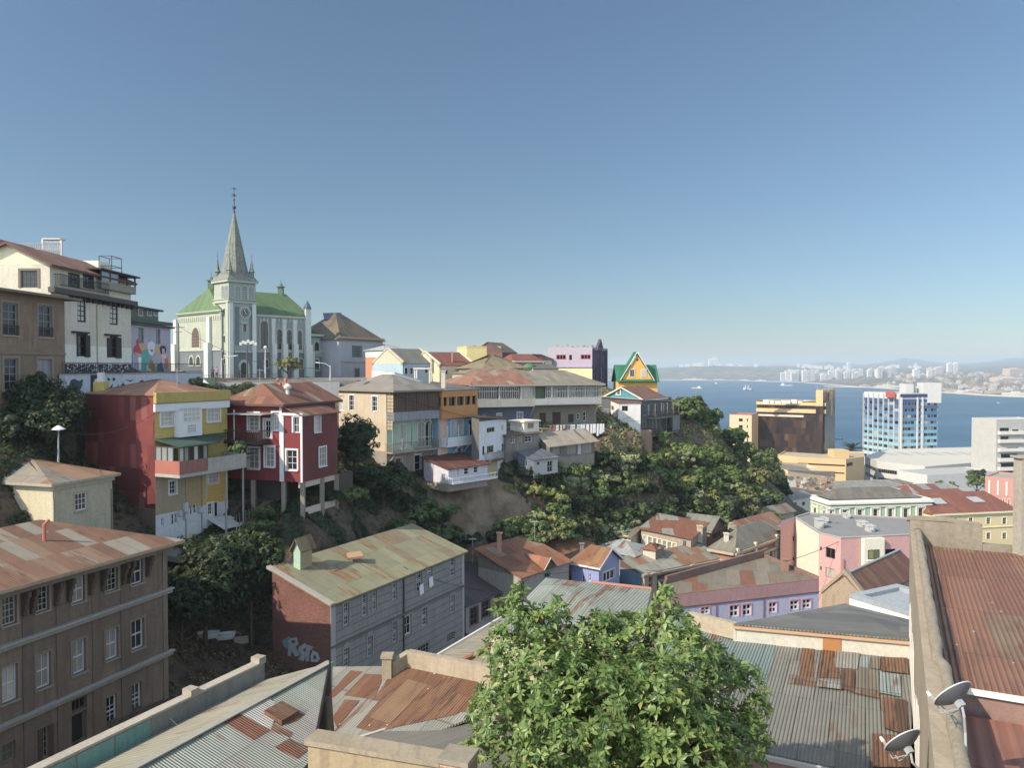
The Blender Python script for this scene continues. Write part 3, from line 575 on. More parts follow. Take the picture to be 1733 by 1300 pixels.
# white stair block + frame above hotel
m = MB(); m.cbox(X_(143, 78), X_(170, 78), 78, 80.5, zof(462, 78), zof(441, 78)); o = m.build('stair_house', plaster('dcd8c8', .2), None); tag(o, 'small pale stair house on the hotel roof beside the wire cage', 'stair house')
m = MB(); xa, xb = X_(171, 78.4), X_(192, 78.4)
for x in (xa, xb):
    for y in (78.4, 80.4): m.cbox(x-.03, x+.03, y, y+.06, zof(465, 78.4), zof(433, 78.4))
for zz in (zof(433.5, 78.4), zof(450, 78.4)):
    m.cbox(xa, xb, 78.4, 78.45, zz, zz+.06); m.cbox(xa, xb, 80.4, 80.45, zz, zz+.06); m.cbox(xb-.03, xb+.03, 78.4, 80.4, zz, zz+.06); m.cbox(xa-.03, xa+.03, 78.4, 80.4, zz, zz+.06)
for k in range(9): x = xa+(xb-xa)*k/8; m.cbox(x-.015, x+.015, 78.41, 78.44, zof(463, 78.4), zof(450, 78.4))
tag(m.build('roof_cage', IRON, None), 'open iron cage frame on the hotel roof right of the stair house', 'railing')
# ============ mural house
b = Bd('mural_house', 'lavender corner house painted with a colourful street mural, dark dormer on its roof', 'house', rect((223, 82.5), (290, 92), dep=8), 63.8, zof(546, 83), plaster('a9a3b3', .3, '8c8796'))
b.win(1, [cA(760, 828, 790, 912), cA(857, 836, 882, 918)], 1, 3, fm=paint('6f7468'), pane=glass('5d6664', '8a9088', .4), fw=.12)
b.ledge(1, 250, 541, 547, .25, paint('46544a'), 'cornice', .2); L = b.fr(1)[3]
b.poly(1, [('b8434a', [(230,577),(233,573),(236,577),(235,584),(238,590),(240,598),(232,599),(225,596),(226,588),(231,583)]),('c59a55', [(234,582),(247,584),(246,592),(240,598),(237,590)]),('4fa39a', [(240,594),(250,590),(254,600),(253,608),(247,627),(239,627)]),
 ('cfcad2', [(250,580),(257,577),(262,582),(261,596),(257,603),(252,599),(249,590)]),('4a4450', [(253,592),(259,592),(257,596)]),('c2a35a', [(261,586),(269,585),(270,598),(263,600)]),('d8c8a0', [(247,622),(256,609),(263,617),(260,627),(250,628)]),('8c7a3e', [(255,606),(262,618),(264,628),(258,628),(250,622)]),
 ('3a2c30', [(270,589),(273,585),(279,586),(281,592),(279,598),(272,599)]),('c79c9c', [(273,590),(278,590),(278,598),(274,599)]),('d6b0a8', [(272,600),(281,599),(282,614),(274,618)]),('b46a7c', [(277,608),(283,605),(284,622),(279,624)]),('d2a060', [(283,602),(288,601),(289,626),(284,627)]),('3d5568', [(266,618),(273,613),(277,629),(266,629)]),
 ('c58f78', [(226,596),(234,597),(232,604),(228,604)]),('98a2c0', [(223.5,598),(228,602),(229,628),(223.5,628)]),('e2e0e0', [(233,606),(238,604),(238,626),(234,626)])])
b.walls(); b.hip(.8, .35, paint('3f4640'), 'R', fascia=paint('3c443e'), vent=paint('3c443e'))
d = Bd('x', 'y', 'z', rect((223.5, 84), (270, 91), dep=4), zof(547, 83)+.2, zof(517, 84), paint('5a6152'), root=b.root); d.win(1, [(233, 522, 241, 535), (248, 523, 256, 535), (259, 524, 265, 535)], 1, 1, fm=paint('c4c4b8'), fw=.1, pane=GLD, small=True); d.walls('dormer_wall'); d.flat(paint('3a3f3a'), 0, over=.45, name='dormer_roof')
# ============ street retaining wall with murals
b = Bd('retaining_wall', 'long white painted retaining wall with bird and portrait murals under the upper street', 'wall', rect((112, 64.4), (345, 93.5), dep=.5), 57.5, 64.35, plaster('b7bec6', .35, '7f8790'))
b.zone(1, plaster('a4aab4', .3), v=(0, 4.6))
b.poly(1, [('2e3138', [(153,635),(175,634),(175,668),(153,668)]),('bfc3c4', [(160,642),(167,640),(170,648),(168,657),(162,657),(159,650)]),('9aa4a6', [(158,658),(170,658),(172,668),(156,668)]),('444a55', [(119,644),(125,641),(133,645),(140,642),(139,652),(135,660),(139,670),(114,672),(117,655)]),
 ('333844', [(181,641),(184,639),(186,643),(184,645)]),('333844', [(190,641),(193,639),(195,643),(192,645)]),('333844', [(212,642),(219,644),(226,642),(220,646)]),('3a4656', [(178,660),(186,655),(190,650),(189,658),(181,663)]),('3a4656', [(191,662),(197,656),(200,651),(199,660)]),('2c3340', [(204,654),(208,648),(213,655),(211,662),(205,662)]),('4b5561', [(236,645),(241,643),(247,652),(240,656)])])
b.part(1, 0, b.fr(1)[3], 6.86, 6.95, -.55, .06, CONC, 'coping'); b.walls()
m = b.rail(1, 0, b.fr(1)[3], 6.96, .95, -.2, IRON, .3); m.build('railing', IRON, b.root)
# ============ church
CH = plaster('87928f', .5, '69757a'); CH_LIT = plaster('989f8c', .5, '7a8274'); CHD = plaster('626b70', .4); TRIM = paint('989f8e', .8); GRN = sheet((('4f7c38', 3), ('55823d', 2), ('487236', 1)), .02, .45, sw=.6, sl=6, bs=.35, dirt=.3, seamc=.15); STO = sheet((('7d8478', 2), ('868c80', 1), ('6f766c', 1)), 0, .5, .35, .3, bs=.5, dirt=.3)  # paler wall copy: sunlight painted into the left-hand faces
church = thing('church', 'pale blue-grey Gothic church with green roof, clock tower and slender stone spire', 'church', (-52, 145, 62.8)); ROOT = church
d66 = Vector((.66, .751, 0)).normalized(); perp = Vector((-d66.y, d66.x, 0))
Bc = Vector((-52.5, 139, 0)); pts = [Bc+perp*17, Bc, Bc+d66*18.3, Bc+d66*18.3+perp*17]
n = Bd('c', '', '', pts, 62.6, 75.2, CH, root=church, mats={0: CH_LIT}); ARCHP = glass('2a2428', '3a3030', .3); FRB = paint('4a3430'); FRW = paint('8a5a48')
def px0(b, i, rects, w=0): return rects
n.win(1, [(440.5, 542, 453, 590)], 3, 5, fm=FRB, sur=TRIM, sw=.3, pane=ARCHP, arch='p')
n.win(1, [(468.5, 557, 476, 591), (485.5, 558, 493, 592), (503.5, 559, 510.5, 592)], 2, 4, fm=FRB, sur=TRIM, sw=.26, pane=ARCHP, arch='p')
n.win(1, [(447, 608, 453.5, 622), (506, 607, 512, 623)], 2, 2, fm=FRB, sur=TRIM, sw=.22, pane=ARCHP, arch='p')
n.win(0, [cB(146, 826, 188, 936)], 3, 5, fm=FRW, sur=TRIM, sw=.35, pane=glass('5a3c30', '7a5040', .3), arch='p')
n.win(0, [cB(133, 986, 154, 1033), cB(171, 986, 192, 1033)], 1, 2, fm=FRB, sur=TRIM, sw=.3, pane=ARCHP, arch='p')
n.zone(0, CHD, v=(0, n.vz(0, 340, 593))); n.zone(1, CHD, v=(0, n.vz(1, 480, 597)))
n.ledge(0, 340, 527, 531, .3, TRIM, 'cornice', .3); n.ledge(1, 480, 534, 538, .3, TRIM, 'cornice', .3); n.ledge(0, 340, 590, 594, .15, TRIM, 'string_course'); n.ledge(1, 480, 594, 597, .15, TRIM, 'string_course')
for i, L in ((0, 17.), (1, 18.3)):   # corbel table
    m = MB(); H = n.z1-n.z0
    for k in range(int(L/.8)): u = .3+k*.8; n.bx(i, u, u+.35, H-1.5, H-.75, .001, .12, m)
    m.build('corbel_table', TRIM, church)
for i, px in ((0, 300), (0, 356), (1, 461), (1, 479.5), (1, 497.5), (1, 520)):   # buttresses
    u = n.uv(i, px, 600)[0]; H = n.z1-n.z0; q = MB(); ww = .5 if px not in (520, 356, 300) else .75
    n.bx(i, u-ww, u+ww, 0, H*.55, 0, .9, q); n.bx(i, u-ww*.8, u+ww*.8, H*.55, H-(.9 if px not in (520,) else -1.4), 0, .5, q); q.build('buttress', plaster('b5bdb6', .25), church)
u = n.uv(1, 520, 600)[0]; p = n.pt(1, u, n.z1-n.z0+1.4, .1); q = MB(); q.lathe(p, [(.75, 0), (.8, .1), (.45, .9), (.02, 1.7)], 8); q.build('pinnacle', paint('3a5260'), church)
n.walls(); n.hip(4.9, .35, GRN, 'R', in0=2.4, in1=0, gm=CH, vent=paint('4a6b3e'))
for rp in (n.ridge[0]+d66*.5, n.ridge[1]-d66*1.2):   # ridge ventilators
    q = MB(); q.box(rp-Vector((.5, .5, .5)), (1, 0, 0), (0, 1, 0), (0, 0, 1.9)); q.box(rp+Vector((-.75, -.75, 1.35)), (1.5, 0, 0), (0, 1.5, 0), (0, 0, .12)); q.lathe(rp+Vector((0, 0, 1.47)), [(.5, 0), (.3, .5), (.05, .8), (.03, 1.6)], 6); q.build('ridge_ventilator', paint('4c6650'), church)
# transept gable over the big window (lower ridge to the right side)
# tower
Bt = Vector((X_(389, 138), 138, 0)); s_ = 5.3; tp = [Bt+perp*s_, Bt, Bt+d66*s_, Bt+d66*s_+perp*s_]
T = Bd('t', '', '', tp, 62.6, zof(473, 138), CH, root=church, mats={0: CH_LIT})
T.win(1, [cB(384, 597, 410, 668), cB(421, 597, 447, 670), cB(457, 600, 484, 672)], 1, 5, fm=TRIM, sur=TRIM, sw=.18, pane=glass('6d747a', '7d848a', .2), arch='r')
T.win(0, [cB(310, 597, 322, 665), cB(329, 595, 342, 665)], 1, 4, fm=TRIM, sur=TRIM, sw=.12, pane=glass('6d747a', '7d848a', .2), arch='r')
T.win(0, [cB(319, 720, 329, 758), cB(320, 870, 330, 910), cB(321, 985, 331, 1030)], 1, 1, fm=TRIM, sur=TRIM, sw=.2, pane=ARCHP, small=True)
T.win(1, [cB(427, 808, 444, 848)], 1, 2, fm=paint('5a6068'), sur=TRIM, sw=.25, pane=ARCHP, small=True)
T.pxpart(1, cB(416, 795, 455, 806), .01, .3, TRIM, 'window_hood')
T.win(1, [(407, 613, 418, 641)], 2, 2, fm=paint('33403a'), sur=TRIM, sw=.5, pane=paint('26302c'), arch='p', name='door')
T.pxpart(1, (399, 594, 427, 597), .01, .5, TRIM, 'portal_cornice')
for r in (cB(383, 712, 405, 925), cB(462, 712, 488, 925)): T.pxpart(1, r, .005, .03, CHD, 'panel')
for i, o_ in ((0, 300), (1, 430)):
    L = T.fr(i)[3]; H = T.z1-T.z0; v = T.vz(1, 415, 511)
    T.part(i, -.2, L+.2, v-.25, v, .001, .25, TRIM, 'string_course'); T.part(i, -.1, L+.1, v+.35, v+.5, .001, .15, TRIM, 'string_course'); T.part(i, -.35, L+.35, H-.35, H, .001, .4, TRIM, 'cornice')
    for u in (0, L-.75): T.part(i, u, u+.75, 0, v-.3, .001, .18, TRIM if i == 0 else plaster('b9c1bc', .2), 'pilaster')
    T.zone(i, CHD, v=(0, T.vz(1, 400, 597)))
c0 = T.uv(1, *cB(437, 745)); cc = T.pt(1, c0[0], c0[1], .02); h = T.fr(1)[1]; nn = T.fr(1)[2]
def disc(c, r, w0, w1, k=20): return [c+h*(r*math.cos(2*math.pi*j/k))+Z3*(r*math.sin(2*math.pi*j/k))+nn*w0 for j in range(k)], [c+h*(r*math.cos(2*math.pi*j/k))+Z3*(r*math.sin(2*math.pi*j/k))+nn*w1 for j in range(k)]
m = MB(); m.hexa(*disc(cc, 1.15, 0, .12)); ck = m.build('clock', TRIM, church); m = MB(); m.hexa(*disc(cc, .85, .1, .15)); m.build('clock_dial', paint('4c545c'), ck); m = MB()
for j in range(12): a = math.pi*j/6; q = cc+h*(.68*math.cos(a))+Z3*(.68*math.sin(a))+nn*.15; m.box(q-h*.05-Z3*.05, h*.1, nn*.02, Z3*.1)
for a, l in ((2.0, .6), (-.9, .42)): q = cc+nn*.155; dd = h*math.cos(a)+Z3*math.sin(a); m.box(q-dd.cross(nn)*.04, dd*l, dd.cross(nn)*.08, nn*.02)
m.build('clock_hand', paint('d8d4c4'), ck)
T.walls()
# spire
tc = sum(tp, Vector())/4; zt = T.z1; m = MB(); E = off(tp, .45)
ring8 = lambda r, z, a0=math.atan2(d66.y, d66.x)+math.pi/8: [tc+Vector((r*math.cos(a0+k*math.pi/4), r*math.sin(a0+k*math.pi/4), z)) for k in range(8)]
m.hexa([e+Z3*(zt-.02) for e in E], [tc+(e-tc)*.62+Z3*(zt+1.7) for e in E]); zs = zof(357, 141)
m.tube_like([ring8(2.55, zt+.3), ring8(2.3, zt+2.2), ring8(.12, zs)]); m.build('spire', STO, church)
m = MB(); m.lathe(tc, [(.14, zs-.4), (.2, zs), (.1, zs+.4), (.32, zs+.7), (.34, zs+.95), (.08, zs+1.2), (.07, zs+2.1), (.28, zs+2.2), (.06, zs+2.4), (.05, zs+4.6)], 8)
for zz, ww in ((zs+2.9, .5), (zs+3.1, .35), (zs+4.2, .55)): m.box(tc+Vector((-ww, -.04, zz)), (2*ww, 0, 0), (0, .08, 0), (0, 0, .09)); m.box(tc+Vector((-.04, -ww, zz)), (.08, 0, 0), (0, 2*ww, 0), (0, 0, .09))
m.build('finial', paint('3a3c3e'), church)
for k, e in enumerate(tp):
    q = tc+(e-tc)*.82; m = MB(); m.lathe(Vector((q.x, q.y, zt)), [(.42, 0), (.42, 1.7), (.6, 1.8), (.38, 2.1), (.12, 3.8), (.04, 4.5), (.13, 4.7), (.04, 4.9), (.02, 5.5)], 8); m.build('corner_turret', STO, church)
# annexe
b = Bd('church_hall', 'low blue-grey church hall with pointed windows and green tin roof joined to the church', 'church hall', rect((524, 154.5), (575, 161), dep=8), 62.4, zof(570, 155), CH)
b.win(1, [cB(820, 905, 842, 962), cB(898, 908, 918, 966)], 2, 3, fm=FRB, sur=TRIM, sw=.25, pane=ARCHP, arch='p'); b.win(1, [cB(820, 1002, 842, 1058), cB(902, 1004, 926, 1060)], 2, 3, fm=FRB, sur=TRIM, sw=.35, pane=ARCHP, arch='p')
b.ledge(1, 550, 566, 570, .2, TRIM, 'cornice', .1); b.ledge(1, 550, 594, 597, .12, TRIM, 'string_course'); b.zone(1, CHD, v=(0, b.vz(1, 550, 604)))
for px in (527, 549, 572): u = b.uv(1, px, 600)[0]; b.part(1, max(0, u-.4), u+.4, 0, b.vz(1, px, 596), .001, .6, plaster('b5bdb6', .25), 'buttress')
b.walls(); b.hip(1.7, .25, sheet((('2f5a42', 2), ('365f46', 1)), 0, .4, dirt=.1), 'R', in0=0, in1=0, vent=paint('2f5a42'))
b = Bd('hip_roof_house', 'grey two-storey house with shuttered windows and steep brown hip roof beside the church hall', 'house', rect((577, 155), (648.5, 168), dep=13), 62.2, zof(574, 155), plaster('9c9ca4', .25))
b.win(1, [cB(1040, 926, 1067, 990), cB(1150, 930, 1163, 992)], 2, 3, fm=paint('6c6f70'), pane=GL, small=True, shut=paint('4d6258')); b.win(1, [cB(1040, 1050, 1067, 1105), cB(1150, 1052, 1165, 1100)], 2, 3, fm=paint('8a7a6a'), pane=GL, sur=paint('97765f'), small=True)
b.ledge(1, 610, 571, 574, .3, paint('ab7f62'), 'cornice', .3); b.ledge(1, 610, 612, 614, .1, paint('a07a68'), 'string_course'); b.walls(); b.hip(6.0, .5, sheet((('6f6148', 3), ('7a6b50', 2), ('5f5440', 1)), .05, .5, dirt=.3), 'R', vent=paint('6f6148'))
q = MB(); p = b.ridge[0]; q.box(p+Vector((-1.9, -1.9, -1.75)), (3.6, 1.2, .15), (-.6, 1.2, 1.5), (0, -.05, .08)); q.build('solar_panel', paint('2b3350', .3), b.root)
# ============ red and yellow corner house
YEL = plaster('b09a3c', .25, '8f7c34'); WH = paint('c6c6c8', .75, .08); YW = plaster('c0992e', .3)
b = Bd('yellow_house', 'yellow-fronted house with dark red corrugated side wall and long balcony', 'house', rect((262, 60), (385, 67), left=143), 50.5, zof(668, 60), YEL,
       mats={0: sheet((('7c2e2c', 3), ('6e2828', 2), ('8a3a36', 2), ('94504a', 1)), .0, .1, .62, 1.9, dirt=.25, seamc=.3, rc=('6a3a34', '8a4a40', '4a2a26')), 3: RUSTRED})
b.zone(0, plaster('6b5348', .6), v=(0, b.vz(0, 240, 859))); 
b.zone(1, plaster('9c8a6c', .35), (262, 805, 312, 868)); b.zone(1, plaster('a8915f', .35), (312, 800, 343, 868)); b.zone(1, YW, (343, 795, 385, 862)); b.zone(1, plaster('b9bdc4', .3), v=(0, b.vz(1, 320, 861)))
b.win(1, [cC(1047, 260, 1130, 352), cC(1350, 240, 1432, 322)], 3, 3, fm=WH, sur=WH, sill=WH, pane=GLC); b.win(1, [cC(1103, 708, 1147, 794), cC(1360, 648, 1420, 724)], 2, 3, fm=WH, sur=WH, sill=WH, pane=GLC)
b.win(1, [cC(1052, 950, 1066, 1005), cC(1118, 925, 1136, 995), cC(1142, 918, 1158, 985), cC(1170, 905, 1184, 950), cC(1238, 868, 1252, 930), cC(1262, 860, 1280, 920)], 1, 2, fm=WH, fw=.05, pane=GLD); b.win(1, [cC(1352, 855, 1384, 930)], 2, 3, fm=WH, sur=WH, pane=GLD); b.win(1, [cC(1398, 845, 1424, 945)], 1, 1, fm=WH, pane=GLD, name='door')
L = b.fr(1)[3]; H = b.z1-b.z0
b.part(1, -.1, L+.1, H-1.35, H-.75, .001, .2, WH, 'cornice'); b.part(1, -.1, L+.1, H-.68, H+.15, .001, .32, plaster('a8943c', .3), 'parapet')
# bay
u0, u1 = b.uv(1, 304, 700, .6)[0], b.uv(1, 342, 700, .6)[0]; v0 = b.vz(1, 320, 739, .6)
bay = b.part(1, u0, u1, v0, H-1.36, .001, .6, WH, 'bay'); m = MB(); 
for (a, c, d, e) in ((.15, .88, 1.25, 2.35), (.35, .7, .35, .95)):
    ua, uc = u0+(u1-u0)*a, u0+(u1-u0)*c; b.bx(1, ua, uc, v0+d, v0+e, .59, .615).build('pane', GLC, bay)
    for k in range(5): x = ua+(uc-ua)*k/4; b.bx(1, x-.03, x+.03, v0+d, v0+e, .615, .65, m)
    for k in range(4): y = v0+d+(e-d)*k/3; b.bx(1, ua-.05, uc+.05, y-.03, y+.03, .616, .655, m)
m.build('window_frame', WH, bay)
# veranda + terrace (projects 2.6 m)
w_ = 2.6; uA = b.uv(1, 352, 770, w_)[0]; uB = b.uv(1, 417, 770, w_)[0]; v = b.vz(1, 309, 806, w_)+.1
s_ = b.part(1, 0, uB, v-.25, v, .001, w_, plaster('9a9a94', .4), 'balcony_slab')
b.bx(1, 0, uA, v, v+1.05, w_-.1, w_).build('veranda_panel', plaster('8f5a50', .5, peel=.35, peelc='9a9a88'), s_); b.bx(1, .001, .1, v, v+1.05, 0, w_-.1).build('veranda_panel', paint('9c5648'), s_)
m = MB(); vt = v+2.15
for k in range(7): u = uA*k/6; b.bx(1, u-.05 if k else 0, u+.05, v+1.05, vt, w_-.1, w_-.02, m)
for k in range(4): ww = (w_-.1)*k/4; b.bx(1, .002, .1, v+1.05, vt, ww, ww+.1, m)
b.bx(1, 0, uA, vt-.08, vt, w_-.1, w_-.015, m); b.bx(1, .003, .1, vt-.08, vt, 0, w_-.1, m); m.build('veranda_frame', paint('3a3a3c'), s_)
for k in range(6): b.bx(1, uA*k/6+.05, uA*(k+1)/6-.05, v+1.05, vt-.08, w_-.08, w_-.05).build('pane', GLC, s_)
for k in range(3): b.bx(1, .03, .06, v+1.05, vt-.08, (w_-.1)*k/4+.1, (w_-.1)*(k+1)/4).build('pane', glass('8d9296', 'b9b9b4', .6), s_)
m = MB(); q = [b.pt(1, -.15, vt+.55, .0), b.pt(1, -.15, vt+.05, w_+.25), b.pt(1, uA+1.2, vt+.05, w_+.1), b.pt(1, L, vt+.5, 0)]; m.slab(q, .06); m.build('awning', sheet((('2f4f44', 2), ('3b5c50', 1)), .0, .12, dirt=.2), s_)
b.bx(1, uA, uB, v, v+1.0, w_-.08, w_).build('balustrade', plaster('a09c94', .45), s_); b.bx(1, uB-.08, uB, v, v+1.0, 0, w_-.08).build('balustrade', plaster('a09c94', .45), s_)
for px, y0 in ((352, 805), (385, 800), (414, 785)):
    u = b.uv(1, px, 800, w_)[0]; b.bx(1, min(u, uB-.12)-.06, min(u, uB-.12)+.06, -.5 if px != 352 else 4, v-.26, w_-.25, w_-.13).build('post', paint('8a8a86'), b.root)
b.part(1, b.uv(1, 395, 700, .5)[0], b.uv(1, 395, 700, .5)[0]+.07, v, v+4.6, .5, .57, paint('b9bcc0'), 'pole')
b.part(1, b.uv(1, 299, 725)[0], b.uv(1, 299, 725)[0]+.16, vt+.3, vt+2.0, .3, .46, paint('7a7468'), 'stove_pipe')
for px in (313, 340): u = b.uv(1, px, 830)[0]; b.part(1, u, u+.08, 0, v-.3, .001, .08, paint('8f887a'), 'drainpipe')
for r in (cC(1205, 850, 1230, 910), cC(1210, 920, 1228, 960), cC(1303, 880, 1325, 915), cC(1175, 900, 1190, 940)): b.pxpart(1, r, .01, .28, paint('a9adb0'), 'meter_box')
b.walls(); b.hip(1.15, .12, sheet((('b0705c', 3), ('a86854', 2), ('bb8068', 1)), .15, .11, dirt=.2), 'R', vent=paint('a86a56'))
m = MB(); p = b.pt(0, .8, H, -.9); m.cbox(p.x-.45, p.x+.45, p.y-.4, p.y+.4, b.z1-.2, b.z1+.95); tag(m.build('chimney', paint('b09a3c'), b.root)); m = MB(); m.cbox(p.x-.22, p.x+.22, p.y-.2, p.y+.2, b.z1+.95, b.z1+1.7); m.build('water_tank', WH, b.root)
# terrace deck below with ornate railing
dk = thing('garden_terrace', 'concrete garden terrace with ornate iron railing hanging below the yellow house', 'terrace', b.pt(1, 3, 0, 2)); A = MB()
def dp(u, v_, w): return b.pt(1, u, v_, w)
A.hexa([dp(-.3, -.5, .3), dp(-.3, -.5, 3.0), dp(L+1.5, -.5, 3.3), dp(L+1.5, -.5, .3)], [dp(-.3, -.05, .3), dp(-.3, -.05, 3.0), dp(L+1.5, -.05, 3.3), dp(L+1.5, -.05, .3)]); A.build('deck', CONCD, dk)
m = MB()
for k in range(46):
    u = -.2+(L+1.6)*k/45; p = dp(u, -.05, 3.0+.3*k/45); m.cbox(p.x-.02, p.x+.02, p.y-.02, p.y+.02, p.z, p.z+.95)
    if k % 2 == 0: m.tube([p+Vector((0, 0, .2)), dp(u+.18, .3, 3.0+.3*k/45), dp(u+.02, .55, 3.0+.3*k/45), dp(u+.2, .8, 3.0+.3*k/45)], .022, 4)
for zz in (.0, .9): m.tube([dp(-.2, zz, 3.0), dp(L+1.4, zz, 3.3)], .03, 4)
m.build('railing', paint('5c6c6a'), dk); m = MB()
for u in (1.5, 4.6, 7.6): p = dp(u, -.5, 2.6); m.cbox(p.x-.15, p.x+.15, p.y-.15, p.y+.15, p.z-5, p.z)
m.build('support_post', CONCD, dk); m = MB(); m.hexa([dp(L-2.4, 1.6, .05), dp(L-2.4, .9, 1.9), dp(L+.3, .9, 1.9), dp(L+.3, 1.6, .05)], [dp(L-2.4, 1.66, .05), dp(L-2.4, .96, 1.9), dp(L+.3, .96, 1.9), dp(L+.3, 1.66, .05)]); m.build('canopy', paint('b9bdc2'), dk)
# ============ red house
RED = sheet((('8a2830', 3), ('82262d', 2)), 0, .19, 1.6, 3.2, bs=.35, dirt=.3, seamc=.12); REDD = sheet((('7a2d30', 3), ('72292c', 2), ('803436', 1)), 0, .19, .9, 3.0, bs=.45, dirt=.5, seamc=.2)
Bp = Vector((X_(512, 66), 66, 0)); dr = Vector((.32, .947, 0)).normalized(); pr = Vector((-dr.y, dr.x, 0)); A0 = Bp+pr*2.05
RR = sheet((('8f4a38', 3), ('9c5642', 2), ('7c4636', 2), ('97866e', 1)), .35, .11, dirt=.25)
b = Bd('red_house', 'crimson weatherboard house with white window frames and rusty gabled roof on stilts above the ravine', 'house', [A0+pr*6.2, A0, A0+dr*8.6, A0+dr*8.6+pr*6.2], zof(813, 66)-.2, zof(684, 66.6), RED, mats={1: REDD})
b.win(0, [cD(262, 345, 337, 475), cD(440, 338, 487, 470)], 2, 4, fm=WH, sur=WH, sill=WH, pane=GLC, sw=.16); b.win(0, [cD(376, 388, 430, 532)], 2, 3, fm=WH, fw=.16, pane=GLD, name='door', sur=WH)
b.win(0, [cD(385, 592, 450, 738), cD(262, 600, 338, 752)], 2, 3, fm=WH, sur=WH, sill=WH, pane=GLC, sw=.16); L = b.fr(0)[3]; H = b.z1-b.z0
b.part(0, L-.22, L+.02, 0, H, .001, .1, WH, 'corner_board')
b.pxpart(0, cD(100, 350, 360, 357), .02, 1.8, paint('8a8a88'), 'canopy_beam')
v = b.vz(0, 430, 745, 0); b.balcony(0, .3, L-1.3, v, 1.7, .95, sm=paint('3c3430'), rm=IRON, step=.2)
m = MB()
for k in range(8): u = L-1.9-k*.5; vv = v-.2-k*.42; b.bx(0, u, u+.5, vv-.06, vv, .6, 1.6, m)
m.build('outside_stair', IRON, b.root)
b.walls(); b.hip(1.75, .5, RR, 'R', in0=2, in1=0, gm=sheet((('5e3a36', 2), ('6a423c', 1)), .1, .1, 1.2, 3), fascia=paint('5a3a34'), vent=paint('7c4636'))
R1 = b
# protruding two-storey bay
P2 = [A0+dr*.0, Bp, Bp+dr*5.6, A0+dr*5.6]
d = Bd('', '', '', P2, b.z0, zof(702, 66), RED, root=b.root, mats={1: REDD}); H2 = d.z1-d.z0
d.win(0, [cD(592, 372, 634, 488)], 2, 2, fm=WH, sur=WH, pane=GLC, sw=.14); d.win(0, [cD(542, 615, 618, 762)], 2, 3, fm=WH, sur=WH, sill=WH, pane=GLC, sw=.14)
d.win(1, [cD(747, 362, 788, 482)], 2, 3, fm=WH, sur=WH, sill=WH, pane=GLC, sw=.1); d.win(1, [cD(780, 592, 830, 732)], 2, 3, fm=WH, sur=WH, sill=WH, pane=GLC, sw=.1)
d.part(0, d.fr(0)[3]-.16, d.fr(0)[3]+.02, 0, H2+.1, .001, .08, WH, 'corner_board'); d.part(0, 0, .18, 0, H2, .001, .08, WH, 'corner_board'); d.part(0, -.1, d.fr(0)[3]+.1, H2-.1, H2+.12, .081, .14, WH, 'fascia')
d.walls('bay_wall'); d.mono([d.z1+.75, d.z1, d.z1, d.z1+.75], .25, RR, name='bay_roof', fill=RED)
# stilts / concrete frame below
m = MB()
for p in (Bp, Bp+dr*3, Bp+dr*5.4, A0+dr*.2, A0+pr*3, A0+pr*6, A0+dr*8.4, A0+pr*3+dr*4):
    zz = tz(p.x, p.y)-.5; m.cbox(p.x-.18, p.x+.18, p.y-.18, p.y+.18, zz, b.z0); m.build('concrete_post', plaster('857a6c', .6), b.root); m = MB()
m.box(Bp-pr*.0+Z3*(b.z0-.5)+Vector((-.12, -.12, 0)), dr*5.6, pr*.25, Z3*.5); m.build('concrete_beam', plaster('b5a898', .5), b.root); m = MB(); m.box(Bp+Z3*(b.z0-2.9), dr*5.4, pr*.2, Z3*.6)
m.build('concrete_beam', plaster('b5a898', .5), b.root)
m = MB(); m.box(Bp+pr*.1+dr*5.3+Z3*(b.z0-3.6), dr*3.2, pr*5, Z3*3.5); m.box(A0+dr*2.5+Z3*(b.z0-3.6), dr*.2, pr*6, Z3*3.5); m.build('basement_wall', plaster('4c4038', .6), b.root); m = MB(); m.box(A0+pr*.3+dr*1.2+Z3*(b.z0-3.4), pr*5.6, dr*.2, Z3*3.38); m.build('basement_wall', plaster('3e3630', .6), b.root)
for p, rr_ in ((b.pt(0, 3.2, H+1.9, -3.6), .18), (b.pt(0, 4.0, H+1.9, -3.7), .18)):
    m = MB(); m.cbox(p.x-.3, p.x+.3, p.y-.2, p.y+.2, p.z-1.2, p.z-.1); m.lathe(p, [(.14, -.1), (.16, .15), (.1, .3)], 8); m.build('chimney', paint('a06a54'), b.root)
m = MB(); p = b.pt(0, 5.1, H+1.1, -2.4); m.lathe(p, [(.17, -.7), (.17, .1)], 10); m.lathe(p+Z3*.32, [(.05, -.3), (.32, -.15), (.36, .05), (.2, .26), (.02, .3)], 12); m.build('roof_vent', paint('b8b8b4', .4), b.root)
# ============ mint gallery house
Bf = Vector((X_(667, 84), 84, 0)); dm = Vector((.65, .76, 0)).normalized(); pm = Vector((-dm.y, dm.x, 0)); Bb = Bf+pm*1.25; Lm = 6.9
MINT = plaster('9fb8a0', .3, '8aa28c'); PKB = plaster('8f7d72', .55, '6e5f58', 1, .3, 'a8988c'); BEI = plaster('b3a38a', .5, '94846c', 1, .15, 'c4b8a0')
b = Bd('gallery_house', 'decaying three-storey house with mint open gallery, lattice upper floor and grey hip roof', 'house', [Bb+pm*8.6, Bb, Bb+dm*Lm, Bb+dm*Lm+pm*8.6], zof(850, 84)-2.2, zof(661, 84), BEI, mats={1: PKB})
Hh = b.z1-b.z0; v1 = b.vz(1, 668, 766, 1.25); v2 = b.vz(1, 668, 713, 1.25)
b.zone(1, MINT, v=(v1, v2)); b.zone(0, plaster('8a8178', .5), v=(0, v1))
